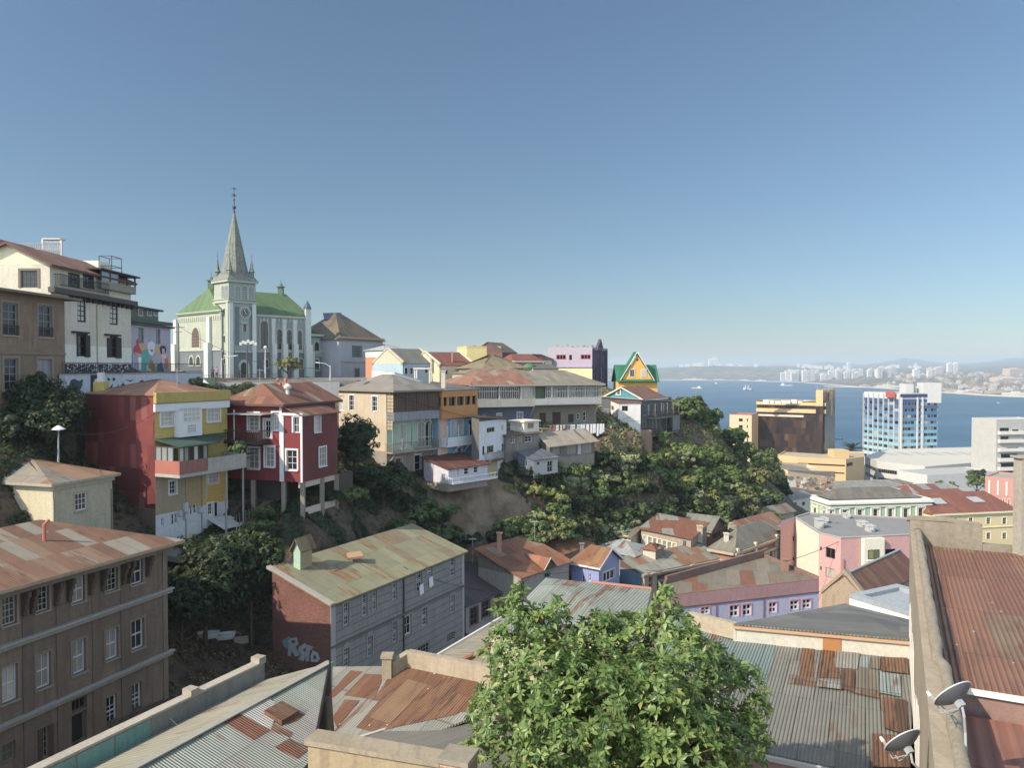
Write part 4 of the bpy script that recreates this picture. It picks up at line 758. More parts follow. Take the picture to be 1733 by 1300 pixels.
b.win(0, [cD(1000, 213, 1036, 325), cD(1168, 222, 1206, 330)], 2, 3, fm=WH, sur=WH, pane=GLD, sw=.12); b.win(0, [cD(928, 215, 966, 325)], 2, 3, fm=WH, pane=GLC, sw=.1); b.win(0, [cD(1166, 445, 1198, 530)], 2, 2, fm=WH, pane=GLD)
b.w1(1, 1.9, 3.0, v1+.1, v2-.45, 2, 3, WH, .12, None, .1, None, GLC, name='door')
for k in range(2): b.w1(1, 4.6+k*1.15, 5.6+k*1.15, v1+.2, v2-.4, 2, 2, WH, .1, None, .1, None, GLC, arch='r')
b.w1(1, 1.3, 2.2, v1-3.1, v1-.8, 2, 2, paint('b9ae9c'), .1, paint('a4978a'), .14, CONC, GLC); b.w1(1, 4.1, 5.1, v1-3.4, v1-.7, 1, 3, paint('c9c4b6'), .1, paint('b4aa9c'), .14, CONC, GL)
s_ = b.balcony(1, -.2, Lm, v1, 1.25, .95, sm=plaster('8c8478', .5), rm=paint('77726a'), step=.16, posts=5, ph=v2-v1-.05, pm=paint('7f8a80'))
# lattice storey
lt = b.part(1, 0, Lm, v2, v2+.95, .002, 1.25, plaster('84878c', .5, '5e6064'), 'gallery_parapet'); top = Hh-.12
b.bx(1, .05, Lm-.05, v2+.95, top, .9, 1.1).build('pane', plaster('6a5644', .4, '4a3c30'), lt); b.bx(1, .02, .06, v2-1.0, top, .1, 1.1).build('side_panel', plaster('c9b894', .3), lt); m = MB()
for k in range(29): u = Lm*k/28; b.bx(1, u-.025, u+.025, v2+.95, top, 1.1, 1.2 if k % 7 == 0 else 1.15, m)
for k in range(7): vv = v2+.95+(top-v2-.95)*k/6; b.bx(1, 0, Lm, vv-.03, vv+.03, 1.1, 1.16, m)
for k in range(6): b.bx(1, -.02, .03, v2-1.0, top, k*.22, k*.22+.04, m)
for k in range(12): vv = v2-1+(top-v2+1)*k/11; b.bx(1, -.025, .03, vv-.02, vv+.02, .0, 1.15, m)
m.build('lattice', paint('4f4034'), lt)
m = MB()
for u in (.3, 3.3, 6.4): m.tube([b.pt(1, u, v1-1.3, .02), b.pt(1, u, v1-.18, 1.15)], .05, 5)
m.build('brace', paint('b0aca4'), b.root)
m = MB()
for k in range(10): m.box(b.pt(1, .3+k*.68, v2+.2, 1.25), dm*.5, -b.fr(1)[2]*-.03, Z3*.5)
b.walls(); E = b.pts; b.pts = [E[0], E[1]-pm*1.25, E[2]-pm*1.25, E[3]]; b.hip(1.75, .35, sheet((('8f887c', 3), ('867f74', 2), ('999184', 1)), .03, .11, 1.1, 3, dirt=.2), 'L', in0=4.5, in1=4.2, fascia=paint('7a7266'), vent=paint('9a9488')); b.pts = E
p = b.pt(0, 3.5, Hh+1.0, -1); m = MB(); m.tube([p-Z3*.6, p], .04, 6); n_ = Vector((-.2, -1, .35)).normalized(); a_ = n_.orthogonal().normalized(); c_ = n_.cross(a_)
for k in range(3): m.tube_like([[p+n_*.12*((r/.4)**2)+(a_*math.cos(q*.6283)+c_*math.sin(q*.6283))*r for q in range(10)] for r in (.02, .2, .4)][:2] if k == 0 else [[p+n_*.12*((r/.4)**2)+(a_*math.cos(q*.6283)+c_*math.sin(q*.6283))*r for q in range(10)] for r in (.2, .4)])
tag(m.build('satellite_dish', GREYW, None), 'small grey satellite dish on the grey hip roof of the mint gallery house', 'satellite dish')
# white parapet of neighbour behind
m = MB(); q = [P(655, 640, 92), P(668, 632, 96), P(752, 657, 93), P(752, 664, 93)]
bw = Bd('white_terrace_house', 'flat-roofed house with bright white sloping parapet behind the grey hip roof', 'house', rect((668, 95), (760, 101), dep=5), 56, 62.2, plaster('d9d6cc', .1)); bw.walls(); bw.mono([64.6, 64.4, 62.3, 62.6], .05, plaster('b8b4aa', .1), fill=plaster('dddad0', .08))
# pergola on it
m = MB()
for px in (702, 727): x = X_(px, 97); m.cbox(x-.08, x+.08, 97, 97.16, 62, zof(625, 97)); m.cbox(x-.08, x+.08, 99, 99.16, 62, zof(625, 97))
m.cbox(X_(700, 97), X_(729, 97), 96.9, 97.1, zof(625, 97), zof(622.5, 97)); m.cbox(X_(700, 97), X_(729, 97), 98.9, 99.1, zof(625, 97), zof(622.5, 97)); tag(m.build('pergola', WHITE, None), 'white pergola frame standing on the terrace behind the grey roof', 'pergola')
# ============ orange and blue house
b = Bd('orange_blue_house', 'narrow house with orange top floor over a light blue gallery and white balcony', 'house', rect((741, 89.6), (801, 94.8), dep=7), 50.5, zof(660, 89.6), plaster('6fa0b8', .3, '5f8aa0'))
ORG = plaster('b57a34', .25, '99682e'); L = b.fr(1)[3]; H = b.z1-b.z0; n1 = b.vz(1, 770, 707)
b.zone(1, plaster('c9a894', .35), (741, 707, 757, 790)); b.zone(1, ORG, v=(n1, H))
ob = b.part(1, .0, L, n1, n1+1.5, .002, .7, ORG, 'top_gallery'); b.bx(1, 0, L, n1+2.55, H-.05, .002, .7).build('top_gallery', ORG, ob)
m = MB()
for u in (0, .9, 2.4, 3.9, 5.2, L-.25): b.bx(1, u, min(L, u+.25), n1+1.5, n1+2.55, .45, .69, m)
m.build('window_post', ORG, ob); b.bx(1, 0, L, n1+1.5, n1+2.55, .3, .4).build('pane', GLD, ob)
b.win(1, [cE(420, 515, 438, 610), cE(450, 512, 487, 600)], 1, 3, fm=WH, sur=WH, pane=GLC, sw=.14); b.win(1, [cE(455, 672, 482, 742)], 2, 3, fm=WH, sur=WH, pane=GLC, sw=.14); b.win(1, [cE(520, 515, 545, 600)], 1, 1, fm=paint('4a3a34'), pane=GLD, name='door')
v = b.vz(1, 757, 755, 1.1); b.balcony(1, b.uv(1, 757, 750, 1.1)[0], L, v, 1.1, .95, sm=WH, panel=plaster('c0c8cc', .2), posts=3, ph=2.3)
m = MB()
for u in (2.5, 4.4, 6.0): m.tube([b.pt(1, u, v-1.4, .02), b.pt(1, u, v-.18, 1.05)], .05, 5)
m.build('brace', WH, b.root)
b.walls(); b.mono([b.z1+.7, b.z1, b.z1+.05, b.z1+.7], .75, sheet((('7a7570', 2), ('6c6864', 1)), .1), fill=ORG)
# cottage under it
b = Bd('lilac_cottage', 'low lilac-white cottage with dark red tin roof on a concrete wall at the cliff edge', 'cottage', rect((759, 85), (825, 89.5), dep=4.2), zof(833, 85), zof(793, 85), plaster('b4b3be', .3), mats={})
b.zone(1, plaster('8f8578', .6, peel=.3, peelc='b0a898'), v=(-1, b.vz(1, 780, 816))); b.zone(0, plaster('8f8578', .6), v=(-1, b.vz(1, 780, 816)))
b.win(1, [cQ(300, 597, 330, 668), cQ(375, 588, 423, 657), cQ(468, 577, 515, 640)], 1, 2, fm=WH, sur=WH, pane=GLC, sw=.1); b.walls(); b.mono([b.z1+.9, b.z1, b.z1, b.z1+.9], .3, sheet((('7a3a38', 3), ('6e3634', 2)), .2, .11), fill=plaster('b4b3be', .3))
v = b.vz(1, 790, 815, .8); b.balcony(1, 0, b.fr(1)[3]+1, v, .7, .5, sm=WH, rm=WH, step=.5)
# white house
b = Bd('white_narrow_house', 'narrow white two-storey house with dark brown tin roof and rusted iron balcony', 'house', rect((811, 90), (857, 96), left=798), 51.5, zof(714, 90), plaster('c9ccd2', .3, '9fa2a8'), mats={0: plaster('5e5a56', .4)})
b.zone(1, plaster('b5a47a', .5), (811, 781, 842, 810)); b.win(1, [cQ(600, 192, 680, 245), cQ(602, 370, 670, 445)], 3, 1, fm=paint('b9a878'), pane=GLD, fw=.08); b.win(1, [cQ(742, 170, 765, 225)], 1, 2, fm=WH, pane=GLC); b.win(1, [cQ(558, 378, 578, 465)], 1, 1, fm=DK, pane=GLD, name='door'); b.win(1, [cQ(745, 350, 768, 430)], 1, 2, fm=WH, pane=GLD)
v = b.vz(1, 835, 780, .9); b.balcony(1, 1.2, 4.5, v, .9, .9, sm=paint('5a4a40'), rm=paint('6e5c50'), step=.2); b.walls(); b.mono([b.z1+.75, b.z1+.55, b.z1, b.z1+.2], .3, sheet((('4a3634', 3), ('5a403a', 1)), .15), fill=plaster('5e5a56', .4))
# shack jumble between
b = Bd('patchwork_shack', 'patchwork shack of grey boards and corrugated sheets under the long gallery', 'shack', rect((857, 95), (912, 99), dep=4.5), 52.0, zof(737, 95), plaster('7d776e', .7, '55504a', 1, .35, '9c8f80'))
b.win(1, [cQ(838, 280, 875, 345), cQ(975, 275, 1040, 335)], 2, 2, fm=WH, pane=GLD); b.win(1, [cQ(910, 270, 965, 340)], 1, 1, fm=paint('8a6e50'), pane=paint('8f7a60')); b.walls(); b.mono([b.z1+.4, b.z1, b.z1, b.z1+.4], .3, sheet((('5e5650', 2), ('6e625a', 2)), .5), fill=CONCD)
d = Bd('', '', '', rect((887, 98), (912, 100), dep=2.5), zof(740, 98), zof(713, 98), plaster('cfc6ae', .4), root=b.root); d.win(1, [cQ(1000, 150, 1060, 205)], 1, 1, fm=paint('8f8672'), pane=paint('7d7460')); d.walls('roof_room_wall'); d.flat(paint('c9c2b0'), 0, over=.2, name='roof_room_roof')
m = MB(); q = [P(879, 728, 98.3), P(887, 728, 98.3), P(888.5, 713, 98.3)]; m.hexa(q, [p+Vector((0, .1, 0)) for p in q]); m.build('fin', paint('cfc6ae'), b.root)
b = Bd('grey_shed', 'small square grey wooden shed with blue-grey roof propped on timber stilts over the ravine', 'shed', rect((903.5, 93), (944, 96.3), left=877), zof(806, 93), zof(778, 93), plaster('a9aaa8', .2, boards=.22), mats={0: plaster('5f6878', .25, boards=.22)})
b.win(1, [cQ(1090, 532, 1117, 562)], 1, 1, fm=paint('7a7a7c'), pane=GLD); b.win(1, [cQ(1192, 520, 1245, 632)], 2, 2, fm=paint('b5b5b0'), pane=GLD, name='door'); b.win(0, [cQ(970, 505, 990, 580)], 1, 1, fm=WH, pane=GLC, name='door')
b.walls(); b.mono([b.z1+.75, b.z1, b.z1-.05, b.z1+.7], .25, sheet((('67727e', 2), ('5e6874', 1)), .03), fill=plaster('5f6878', .2))
m = MB()
for u in (.3, 2, 3.6): p = b.pt(1, u, 0, -.2); zz = tz(p.x, p.y)-.4; m.cbox(p.x-.07, p.x+.07, p.y-.07, p.y+.07, min(zz, p.z-1.6), p.z); m.tube([p-Z3*1.5, p+dm*.9], .05, 4)
m.build('stilt', WOODD, b.root)
b = Bd('terrace_rooms', 'low grey row of rooms with pale beige mono-pitch roof and glazed doors below the clothes line', 'outbuilding', rect((930, 98.5), (1006, 104.5), left=915), zof(797, 98.5), zof(752, 98.5), plaster('6c6862', .5, '4a4642'))
b.zone(1, plaster('857c70', .6), v=(-1, b.vz(1, 960, 773))); b.win(1, [cQ(1242, 365, 1320, 460), cQ(1385, 345, 1480, 450), cQ(1535, 335, 1635, 445)], 3, 2, fm=paint('8c8070'), pane=GLC, fw=.1); b.win(1, [cQ(1490, 340, 1528, 455)], 1, 1, fm=WH, pane=paint('a9abb0'), name='door'); b.walls(); b.mono([b.z1+1.0, b.z1, b.z1+.1, b.z1+1.1], .5, sheet((('b3a58c', 3), ('a89a80', 1)), .08), fill=CONCD)
# ============ long gallery building
b = Bd('long_gallery_building', 'long two-storey building with continuous glazed timber galleries and faded red and tan roof', 'apartment building', rect((790, 103.2), (1009, 110.8), dep=12), 53.5, zof(651, 103.2), plaster('5d6274', .25, '4c5060'))
L = b.fr(1)[3]; H = b.z1-b.z0; um = b.uv(1, 903, 700)[0]; b.zone(1, plaster('77705f', .35), v=(0, H), u=(um, L)); GW = 1.7
vb = b.vz(1, 850, 689, GW); vt_ = b.vz(1, 850, 676, GW); u0, u1 = b.uv(1, 803, 660, GW)[0], b.uv(1, 1018, 660, GW)[0]; umg = b.uv(1, 905, 660, GW)[0]
gp = b.part(1, u0, umg, vb, vt_, .002, GW, plaster('a39e92', .45), 'gallery_parapet'); g2 = b.part(1, umg+.004, u1, vb+.15, vt_, .002, GW, plaster('a8a9a8', .3, boards=.3), 'gallery_parapet')
b.bx(1, u0, umg, vt_, H-.05, .5, 1.3).build('gallery_wall', plaster('8a8474', .3), gp); b.bx(1, umg, u1-.1, vt_, H-.05, .002, .6).build('gallery_wall', plaster('7a6e5c', .3), g2)
m = MB()
for a, c in ((.06, .40), (.42, .74), (.80, .985)):
    ua, uc = u0+(umg-u0)*a, u0+(umg-u0)*c; b.bx(1, ua, uc, vt_+.05, H-.35, 1.301, 1.33).build('pane', GLC, gp); nn = int((uc-ua)/.3)
    for k in range(nn+1): u = ua+(uc-ua)*k/nn; b.bx(1, u-.04, u+.04, vt_+.05, H-.3, 1.33, 1.42, m)
    for vv in (vt_+.05, H-.9, H-.35): b.bx(1, ua, uc, vv-.05, vv+.05, 1.331, 1.4, m)
for a in (.0, .41, .77, 1): u = u0+(umg-u0)*a; b.bx(1, u-.09, u+.09, vt_, H-.02, 1.5, GW, m)
m.build('gallery_frame', paint('b3ada0'), gp); m = MB(); b.bx(1, umg+.02, umg+1.6, vt_, H-.05, .61, 1.3).build('side_panel', plaster('4e6044', .2), g2)
ua = umg+1.7; nn = 34
for k in range(nn+1): u = ua+(u1-ua)*k/nn; b.bx(1, u-.045, u+.045, vt_, H-.45, GW-.12, GW-.03, m)
for vv in (vt_+.03, vt_+1.0, H-.42): b.bx(1, ua, u1, vv-.04, vv+.04, GW-.14, GW-.02, m)
for k in range(5): u = umg+(u1-umg)*k/4; b.bx(1, u-.08, u+.08, vt_, H, GW-.16, GW, m)
m.build('gallery_frame', paint('a8a69c'), g2)
rr = random.Random(5)
for k in range(9):
    u = ua+.4+k*(u1-ua)/9.2; b.bx(1, u, u+.9, vt_+.1, H-.6, .61, .64).build('door' if k % 3 else 'window', [paint('8f4a3a'), paint('b9b4a4'), GLD][k % 3], g2)
b.win(1, [cQ(698, 58, 742, 112), cQ(897, 45, 950, 175)], 2, 3, fm=WH, sur=WH, pane=GLC, sw=.1); b.win(1, [cQ(560, 65, 596, 92)], 2, 1, fm=WH, pane=GLD)
b.win(1, [cQ(1115, 50, 1178, 165), cQ(1240, 42, 1322, 160), cQ(1395, 62, 1450, 150)], 1, 1, fm=paint('5a4034'), pane=paint('3a2824'), name='door'); b.win(1, [cQ(1478, 55, 1508, 115), cQ(1540, 35, 1570, 130)], 1, 2, fm=WH, pane=GLD)
m = MB()
for u in (u0+.5, umg, u1-.4): m.tube([b.pt(1, min(u, L), vb-1.6, .02), b.pt(1, min(u, u1), vb-.02, GW-.15)], .07, 5)
m.build('brace', paint('a8a49c'), b.root)
v = b.vz(1, 960, 733); b.balcony(1, um+.3, L, v, 2.2, .95, sm=paint('5a544c'), rm=paint('a8a49c'), step=1.2)
b.walls(); E = b.pts; b.pts = [E[0], E[1]+b.fr(1)[2]*GW, E[2]+b.fr(1)[2]*GW, E[3]]
zr = b.z1+1.9; mm = MB(); W = off(b.pts, .35); r0 = (W[0]+W[1])/2; r1 = (W[2]+W[3])/2; dl = (W[2]-W[1]).normalized(); ra = r0+dl*4+Z3*zr; rb = r1-dl*3+Z3*zr; rm_ = r0+(r1-r0)*.47+Z3*zr; wm = W[1]+(W[2]-W[1])*.47
e = [p+Z3*b.z1 for p in W]; mm.slab([e[1], wm+Z3*b.z1, rm_, ra], .1, 0); mm.slab([e[0], e[1], ra], .1, 0); mm.slab([wm+Z3*b.z1, e[2], rb, rm_], .1, 1); mm.slab([e[2], e[3], rb], .1, 1); mm.slab([e[3], e[0], ra, rb], .1, 1)
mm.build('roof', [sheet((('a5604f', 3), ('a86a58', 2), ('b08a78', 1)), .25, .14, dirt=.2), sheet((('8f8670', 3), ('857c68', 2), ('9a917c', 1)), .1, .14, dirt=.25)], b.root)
f = MB(); f.box(e[1]-Z3*.22, e[2]-e[1], b.fr(1)[2]*.06, Z3*.2); f.build('fascia', paint('9a9486'), b.root); b.pts = E
# laundry
rr = random.Random(9); ln = thing('clothes_line', 'line of white and pastel washing hung along the terrace rail', 'laundry', b.pt(1, um+3, v, 2.2)); m = MB(); m.tube([b.pt(1, um+.4, v+1.35, 2.3), b.pt(1, L, v+1.35, 2.3)], .015, 4); m.build('cord', WHITE, ln)
for k in range(17):
    u = um+1.4+k*.52+rr.uniform(-.1, .1); w0 = rr.uniform(.25, .5); h_ = rr.uniform(.5, .9) if k < 11 else rr.uniform(1.0, 1.7); q = [(u, v+1.34), (u+w0, v+1.34), (u+w0*1.1, v+1.34-h_), (u+w0*.5, v+1.38-h_*1.05), (u-w0*.1, v+1.3-h_)]
    m = MB(); m.hexa([b.pt(1, x, y, 2.29) for x, y in q], [b.pt(1, x, y, 2.33+.02*(i % 2)) for i, (x, y) in enumerate(q)]); m.build('garment', paint(rr.choice(['d5d2cc', 'c9b0a8', 'b9c4c9', 'dcdad6', 'a8604f', 'c9c4a0', '6a7078']) if k < 11 else 'dddbd6', .9), ln)
SH_R = sheet((('a05a46', 3), ('ab6a54', 2), ('93503e', 2), ('a08c74', 1)), .35, .11, 1.0, 2.4, dirt=.25)
SH_G = sheet((('857e70', 3), ('8f887a', 2), ('78725f', 1)), .15, .11, dirt=.3)
# ============ brown building, near left
BRN = plaster('786550', .9, '54463a', .9, .17, '9c8d78')
b = Bd('brown_apartment_house', 'big decaying brown apartment house with bracketed eaves and red rusty roof at lower left', 'apartment building', rect((-330, 30.7), (280, 48), dep=11), 42.5, zof(916, 48), BRN)
H = b.z1-b.z0; L = b.fr(1)[3]; WW = paint('b4b6b8', .7, .1); SILL = plaster('8a8172')
b.win(1, [cG(172, 415, 238, 535), cG(515, 325, 575, 435), cG(8, 465, 80, 600)], 3, 4, fm=paint('9a9a8e'), sur=plaster('857866'), sw=.12, sill=SILL, pane=GLD, depth=.2, fw=.06)
b.win(1, [cG(350, 365, 413, 490), cG(640, 285, 697, 400)], 2, 2, fm=WW, sur=plaster('857866'), sw=.12, sill=SILL, pane=GLC, depth=.2, meet=True)
b.win(1, [cG(5, 800, 85, 978), cG(175, 740, 248, 908), cG(352, 675, 418, 838), cG(515, 620, 577, 768), cG(640, 575, 703, 718)], 2, 2, fm=WW, sur=plaster('7d6c5a'), sw=.12, sill=SILL, pane=GLC, depth=.2, meet=True, fw=.09)
b.win(1, [cG(520, 948, 572, 1098), cG(645, 888, 692, 1040)], 2, 3, fm=WW, sill=SILL, pane=GLD, depth=.2, meet=True, fw=.09); b.win(1, [cG(205, 1100, 240, 1255)], 2, 4, fm=paint('8a8478'), pane=GLD, shut=paint('4e3a30', .8), depth=.2); b.win(1, [cG(10, 1180, 76, 1272)], 2, 2, fm=paint('7a6f60'), pane=glass('3c4a40', '5f705f', .5), depth=.2)
b.win(1, [cG(350, 1030, 425, 1185)], 1, 1, fm=paint('5a5650'), fw=.14, pane=paint('15110f'), name='door', depth=.25); b.win(1, [cG(350, 960, 425, 1022)], 3, 1, fm=paint('55483c'), fw=.1, pane=GLD, depth=.2)
for px, y0, y1 in ((280, 999, 1005), (280, 1106, 1112)):
    v1 = b.vz(1, px, y0, .25); b.part(1, -.3, L+.3, v1-.32, v1-.1, .001, .18, plaster('8a8579', .4), 'string_course'); b.part(1, -.3, L+.35, v1-.1, v1, .001, .3, plaster('96938a', .4), 'string_course_cap')
b.part(1, -.3, L+.2, H-.55, H-.2, .001, .35, plaster('7a6a58', .5), 'cornice'); m = None
for cx in (-150, -60, 108, 150, 268, 330, 437, 497, 597, 628, 717):
    px = cx/2.889; u = b.uv(1, px, 950)[0]; m = MB()
    for (v, w0, w1, hh) in ((H-.56, .3, .55, .3), (H-.86, .22, .42, .3), (H-1.16, .15, .3, .35), (H-1.5, .1, .2, .35)): b.bx(1, u-.09, u+.09, v-hh, v, .001, w1, m)
    m.build('bracket', paint('4b3a2e', .8), b.root)
for px in (45, 102, 162, 210): u = b.uv(1, px, 950)[0]; b.part(1, u-.3, u+.3, .1, H-1.9, .001, .05, plaster('6b5a49', .7), 'pilaster')
b.part(1, L-.35, L, 0, H-.6, .001, .06, plaster('7a6b59', .5), 'pilaster')
rn = Random = random.Random(11); BRR = sheet((('94604e', 3), ('9c7262', 2), ('9c917c', 2), ('8a5646', 1)), .3, .16, .9, 2.6, dirt=.2)
b.walls(); b.hip(1.75, .75, BRR, 'R', in0=4, in1=5.0, fascia=plaster('a08468', .4), vent=paint('8f5a48'))
p = P(75, 906, 43.5); m = MB(); m.tube([p-Z3*.9, p+Z3*.6, p+Vector((.22, .1, .85))], .1, 8); m.build('flue_pipe', paint('a05a48'), b.root)
# cream annexe
b = Bd('cream_annexe', 'plain cream annexe with one paned window and pink-grey hip roof beyond the brown house', 'house', rect((88, 52), (189, 56.9), left=-90), 48, zof(818, 52), plaster('a79f84', .4, '857d66'))
b.win(1, [(126.5, 834, 147, 864)], 3, 3, fm=WH, sur=plaster('a79f84'), sill=CONC, pane=GLD, fw=.08); b.part(1, -.1, b.fr(1)[3]+.1, b.z1-b.z0-.5, b.z1-b.z0-.2, .001, .15, plaster('a79f84', .3), 'cornice'); b.part(1, 0, .1, 0, 8, .001, .1, paint('7a7262'), 'drainpipe'); b.part(1, b.fr(1)[3]-.15, b.fr(1)[3]-.05, 0, 8, .001, .1, paint('7a7262'), 'drainpipe')
b.fm[0] = plaster('b5ab8c', .3); b.walls(); b.hip(1.25, .4, sheet((('a5705c', 3), ('9a8f7e', 2), ('b07c68', 2), ('8f8a80', 2)), .15, .11, 1.8, 5, dirt=.15), 'R', in0=3, in1=3.4, fascia=plaster('9a937c'), vent=paint('a39c8e'))
# ============ grey weatherboard tenement
GRYB = plaster('8a8883', .45, '6c6a66', boards=.62); rc_ = rect((558, 54.6), (785, 70.4), dep=5.7)
b = Bd('grey_tenement', 'long grey boarded tenement with mossy yellow-green and rust tin roof and brick end wall', 'apartment building', rc_, 37.5, zof(1021, 54.6), GRYB, mats={0: brick('7a4436', '5f352b', '6e5a50', dirt=.5)})
W1 = [cH(697, 620, 733, 768), cH(818, 562, 853, 705), cH(885, 522, 915, 668), cH(1013, 470, 1047, 600), cH(1170, 405, 1210, 545), cH(1240, 385, 1276, 450), cH(1392, 330, 1425, 445)]
W2 = [cH(697, 915, 735, 1038), cH(852, 838, 887, 972), cH(1018, 742, 1048, 878), cH(1207, 652, 1243, 768), cH(1393, 572, 1422, 685)]
b.win(1, W1+W2, 3, 5, fm=paint('b5b6b4'), fw=.06, sur=plaster('93918b', .3), sw=.11, pane=GLD, depth=.16, mw=.04, meet=True); b.win(1, [cH(1092, 700, 1140, 828)], 2, 2, fm=paint('c2c3c0'), fw=.12, sur=plaster('93918b', .3), pane=GL, depth=.16)
b.win(1, [cH(1185, 890, 1258, 972), cH(1375, 812, 1425, 868)], 4, 3, fm=paint('8f908e'), pane=GLD); b.win(0, [cH(185, 700, 223, 778)], 1, 1, fm=paint('a8a294'), pane=GLD, fw=.1)
L = b.fr(1)[3]; H = b.z1-b.z0; v = b.vz(1, 561, 1096, .12); b.part(1, -.02, L, v-.14, v, .001, .14, paint('5f5d58'), 'string_course'); b.part(1, 0, .5, 0, H, .0, .03, paint('9c9c98'), 'corner_board'); b.part(1, L-.35, L, 0, H, .0, .03, paint('9c9c98'), 'corner_board')
u = b.uv(1, 681.5, 1000)[0]; b.part(1, u, u+.12, 0, H, .001, .12, paint('4a4844'), 'drainpipe'); b.part(1, 0, L, H-.35, H-.03, .001, .06, paint('6e6b64'), 'cornice')
for r in W2:   # little pointed hoods over the lower windows
    xm = (r[0]+r[2])/2; uc, vv = b.uv(1, xm, r[1]); m = MB(); m.hexa([b.pt(1, uc-.45, vv+.14, .001), b.pt(1, uc+.45, vv+.14, .001), b.pt(1, uc, vv+.6, .001)], [b.pt(1, uc-.45, vv+.14, .05), b.pt(1, uc+.45, vv+.14, .05), b.pt(1, uc, vv+.6, .05)]); m.build('window_hood', plaster('93918b', .3), b.root)
for x, y, c in ((1200, 540, 'd5d8dc'), (1262, 490, 'd9dadc')):
    uc, vv = b.uv(1, 400+x/3.851, 860+y/3.851); m = MB(); q = [(uc-.3, vv+.5), (uc+.25, vv+.55), (uc+.35, vv-.25), (uc-.2, vv-.35)]; m.hexa([b.pt(1, x_, y_, .06) for x_, y_ in q], [b.pt(1, x_, y_, .12) for x_, y_ in q]); tag(m.build('hanging_towel', paint(c), None), 'pale cloth hung out of the ' + ('left' if x < 1230 else 'right') + ' window of a pair under the tin roof', 'towel', None)
TIN = sheet((('98966a', 4), ('9e9a6e', 3), ('928f68', 3), ('93805c', 1)), .22, .11, 1.1, 2.7, dirt=.18, rc=('8a5c3c', '9c7048', '6b4a34'))
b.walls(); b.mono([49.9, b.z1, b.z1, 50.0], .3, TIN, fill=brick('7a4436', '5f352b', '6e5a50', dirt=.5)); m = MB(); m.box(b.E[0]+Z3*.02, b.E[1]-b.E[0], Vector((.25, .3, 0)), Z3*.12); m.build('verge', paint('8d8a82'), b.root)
LT = [('4f7f7d', [cH(270, 870), cH(330, 835), cH(370, 900), cH(350, 960)])]
GRF = b.poly(0, [('5d8280', [cH(*p) for p in ((300, 865), (345, 835), (365, 880), (350, 930), (310, 905))]), ('8c9296', [cH(*p) for p in ((345, 850), (395, 845), (405, 890), (385, 905), (415, 960), (385, 970), (362, 930), (352, 970), (335, 960))]), ('8f979a', [cH(*p) for p in ((410, 905), (450, 880), (462, 905), (432, 925), (458, 950), (440, 1000), (402, 985), (425, 960), (405, 930))]),
  ('8a9296', [cH(*p) for p in ((455, 890), (500, 905), (495, 925), (480, 925), (475, 1000), (452, 1000), (455, 925))]), ('9aa0a2', [cH(*p) for p in ((500, 930), (530, 945), (545, 985), (530, 1005), (488, 1003), (486, 965))]), ('3f464c', [cH(*p) for p in ((505, 955), (522, 965), (524, 985), (504, 985))]), ('3f464c', [cH(*p) for p in ((362, 862), (385, 862), (383, 880), (364, 882))])], 'graffiti')
# roof hutch
d = rect((507, 58.2), (527, 59.5), left=495); hz0 = 50.0
b = Bd('roof_hutch', 'little mint wooden hutch with rusty gabled roof standing on the tenement roof', 'roof hutch', [p for p in d], hz0-.8, zof(933, 58.2), plaster('a9946a', .3, boards=.2), mats={0: plaster('8fb29a', .4)}); b.walls(); b.hip(.95, .25, sheet((('9c7a50', 2), ('a8865a', 2)), .35, .11), 'R', in0=0, in1=0, gm=plaster('8fb29a', .4), vent=paint('8f6a4a'))
m = MB(); p = P(604, 945, 62); m.box(p+Vector((-.6, -.4, -.05)), (1.1, .5, .05), (-.3, .7, .25), (0, 0, .16)); tag(m.build('roof_hatch', paint('9c7a54'), None), 'small open tin hatch lying on the yellow-green tenement roof', 'roof hatch')
# ============ dark roof row house
b = Bd('dark_roof_row_house', 'row house with shaded purple-grey tin roof and pale arched windows next to the tenement', 'house', rect((788, 75), (884, 83), dep=8), 33, zof(1024, 75), plaster('a89c9a', .45, '7f7676'))
b.win(1, [cI(62, 650, 110, 765), cI(138, 610, 186, 715), cI(228, 575, 270, 680)], 2, 3, fm=paint('8a6a60'), sur=paint('5c4a46'), pane=GLC, sill=CONC); b.walls(); b.mono([b.z1+2.6, b.z1, b.z1, b.z1+2.7], .3, sheet((('57505a', 3), ('5e5660', 2), ('6b5a58', 1)), .15, .2, dirt=.3), fill=CONCD)
# ============ rusty roof house
b = Bd('rusty_roof_house', 'beige house under a wide orange rusted roof with a small gable over the street', 'house', rect((881, 78), (963, 84.6), dep=5.8), 34.5, zof(976, 78), plaster('9a958c', .4, '7c776e'))
RST = sheet((('a2593f', 4), ('ad6548', 3), ('9b8a6c', 2), ('95502f', 1)), .25, .11, 1.3, 2.2, dirt=.15)
b.win(1, [cI(360, 500, 372, 560), cI(392, 480, 412, 545)], 1, 3, fm=paint('55504a'), pane=GLD); b.win(1, [cN(640, 868, 712, 935)], 2, 1, fm=paint('5f8f86'), sur=paint('5f8f86'), pane=GLD); b.win(1, [cI(545, 415, 582, 450)], 2, 1, fm=paint('4a453f'), pane=GLD)
b.walls(); b.mono([b.z1+1.9, b.z1, b.z1, b.z1+1.9], .35, RST, fill=CONCD); u, vv = b.uv(1, 930, 941, .4); m = MB(); T0 = b.pt(1, u, b.z1-b.z0+1.15, .55); q0 = b.pt(1, u-1.1, b.z1-b.z0+.05, .55); q1 = b.pt(1, u+1.2, b.z1-b.z0+.05, .55); bk = b.pt(1, u-.1, b.z1-b.z0+1.15, -2.9)
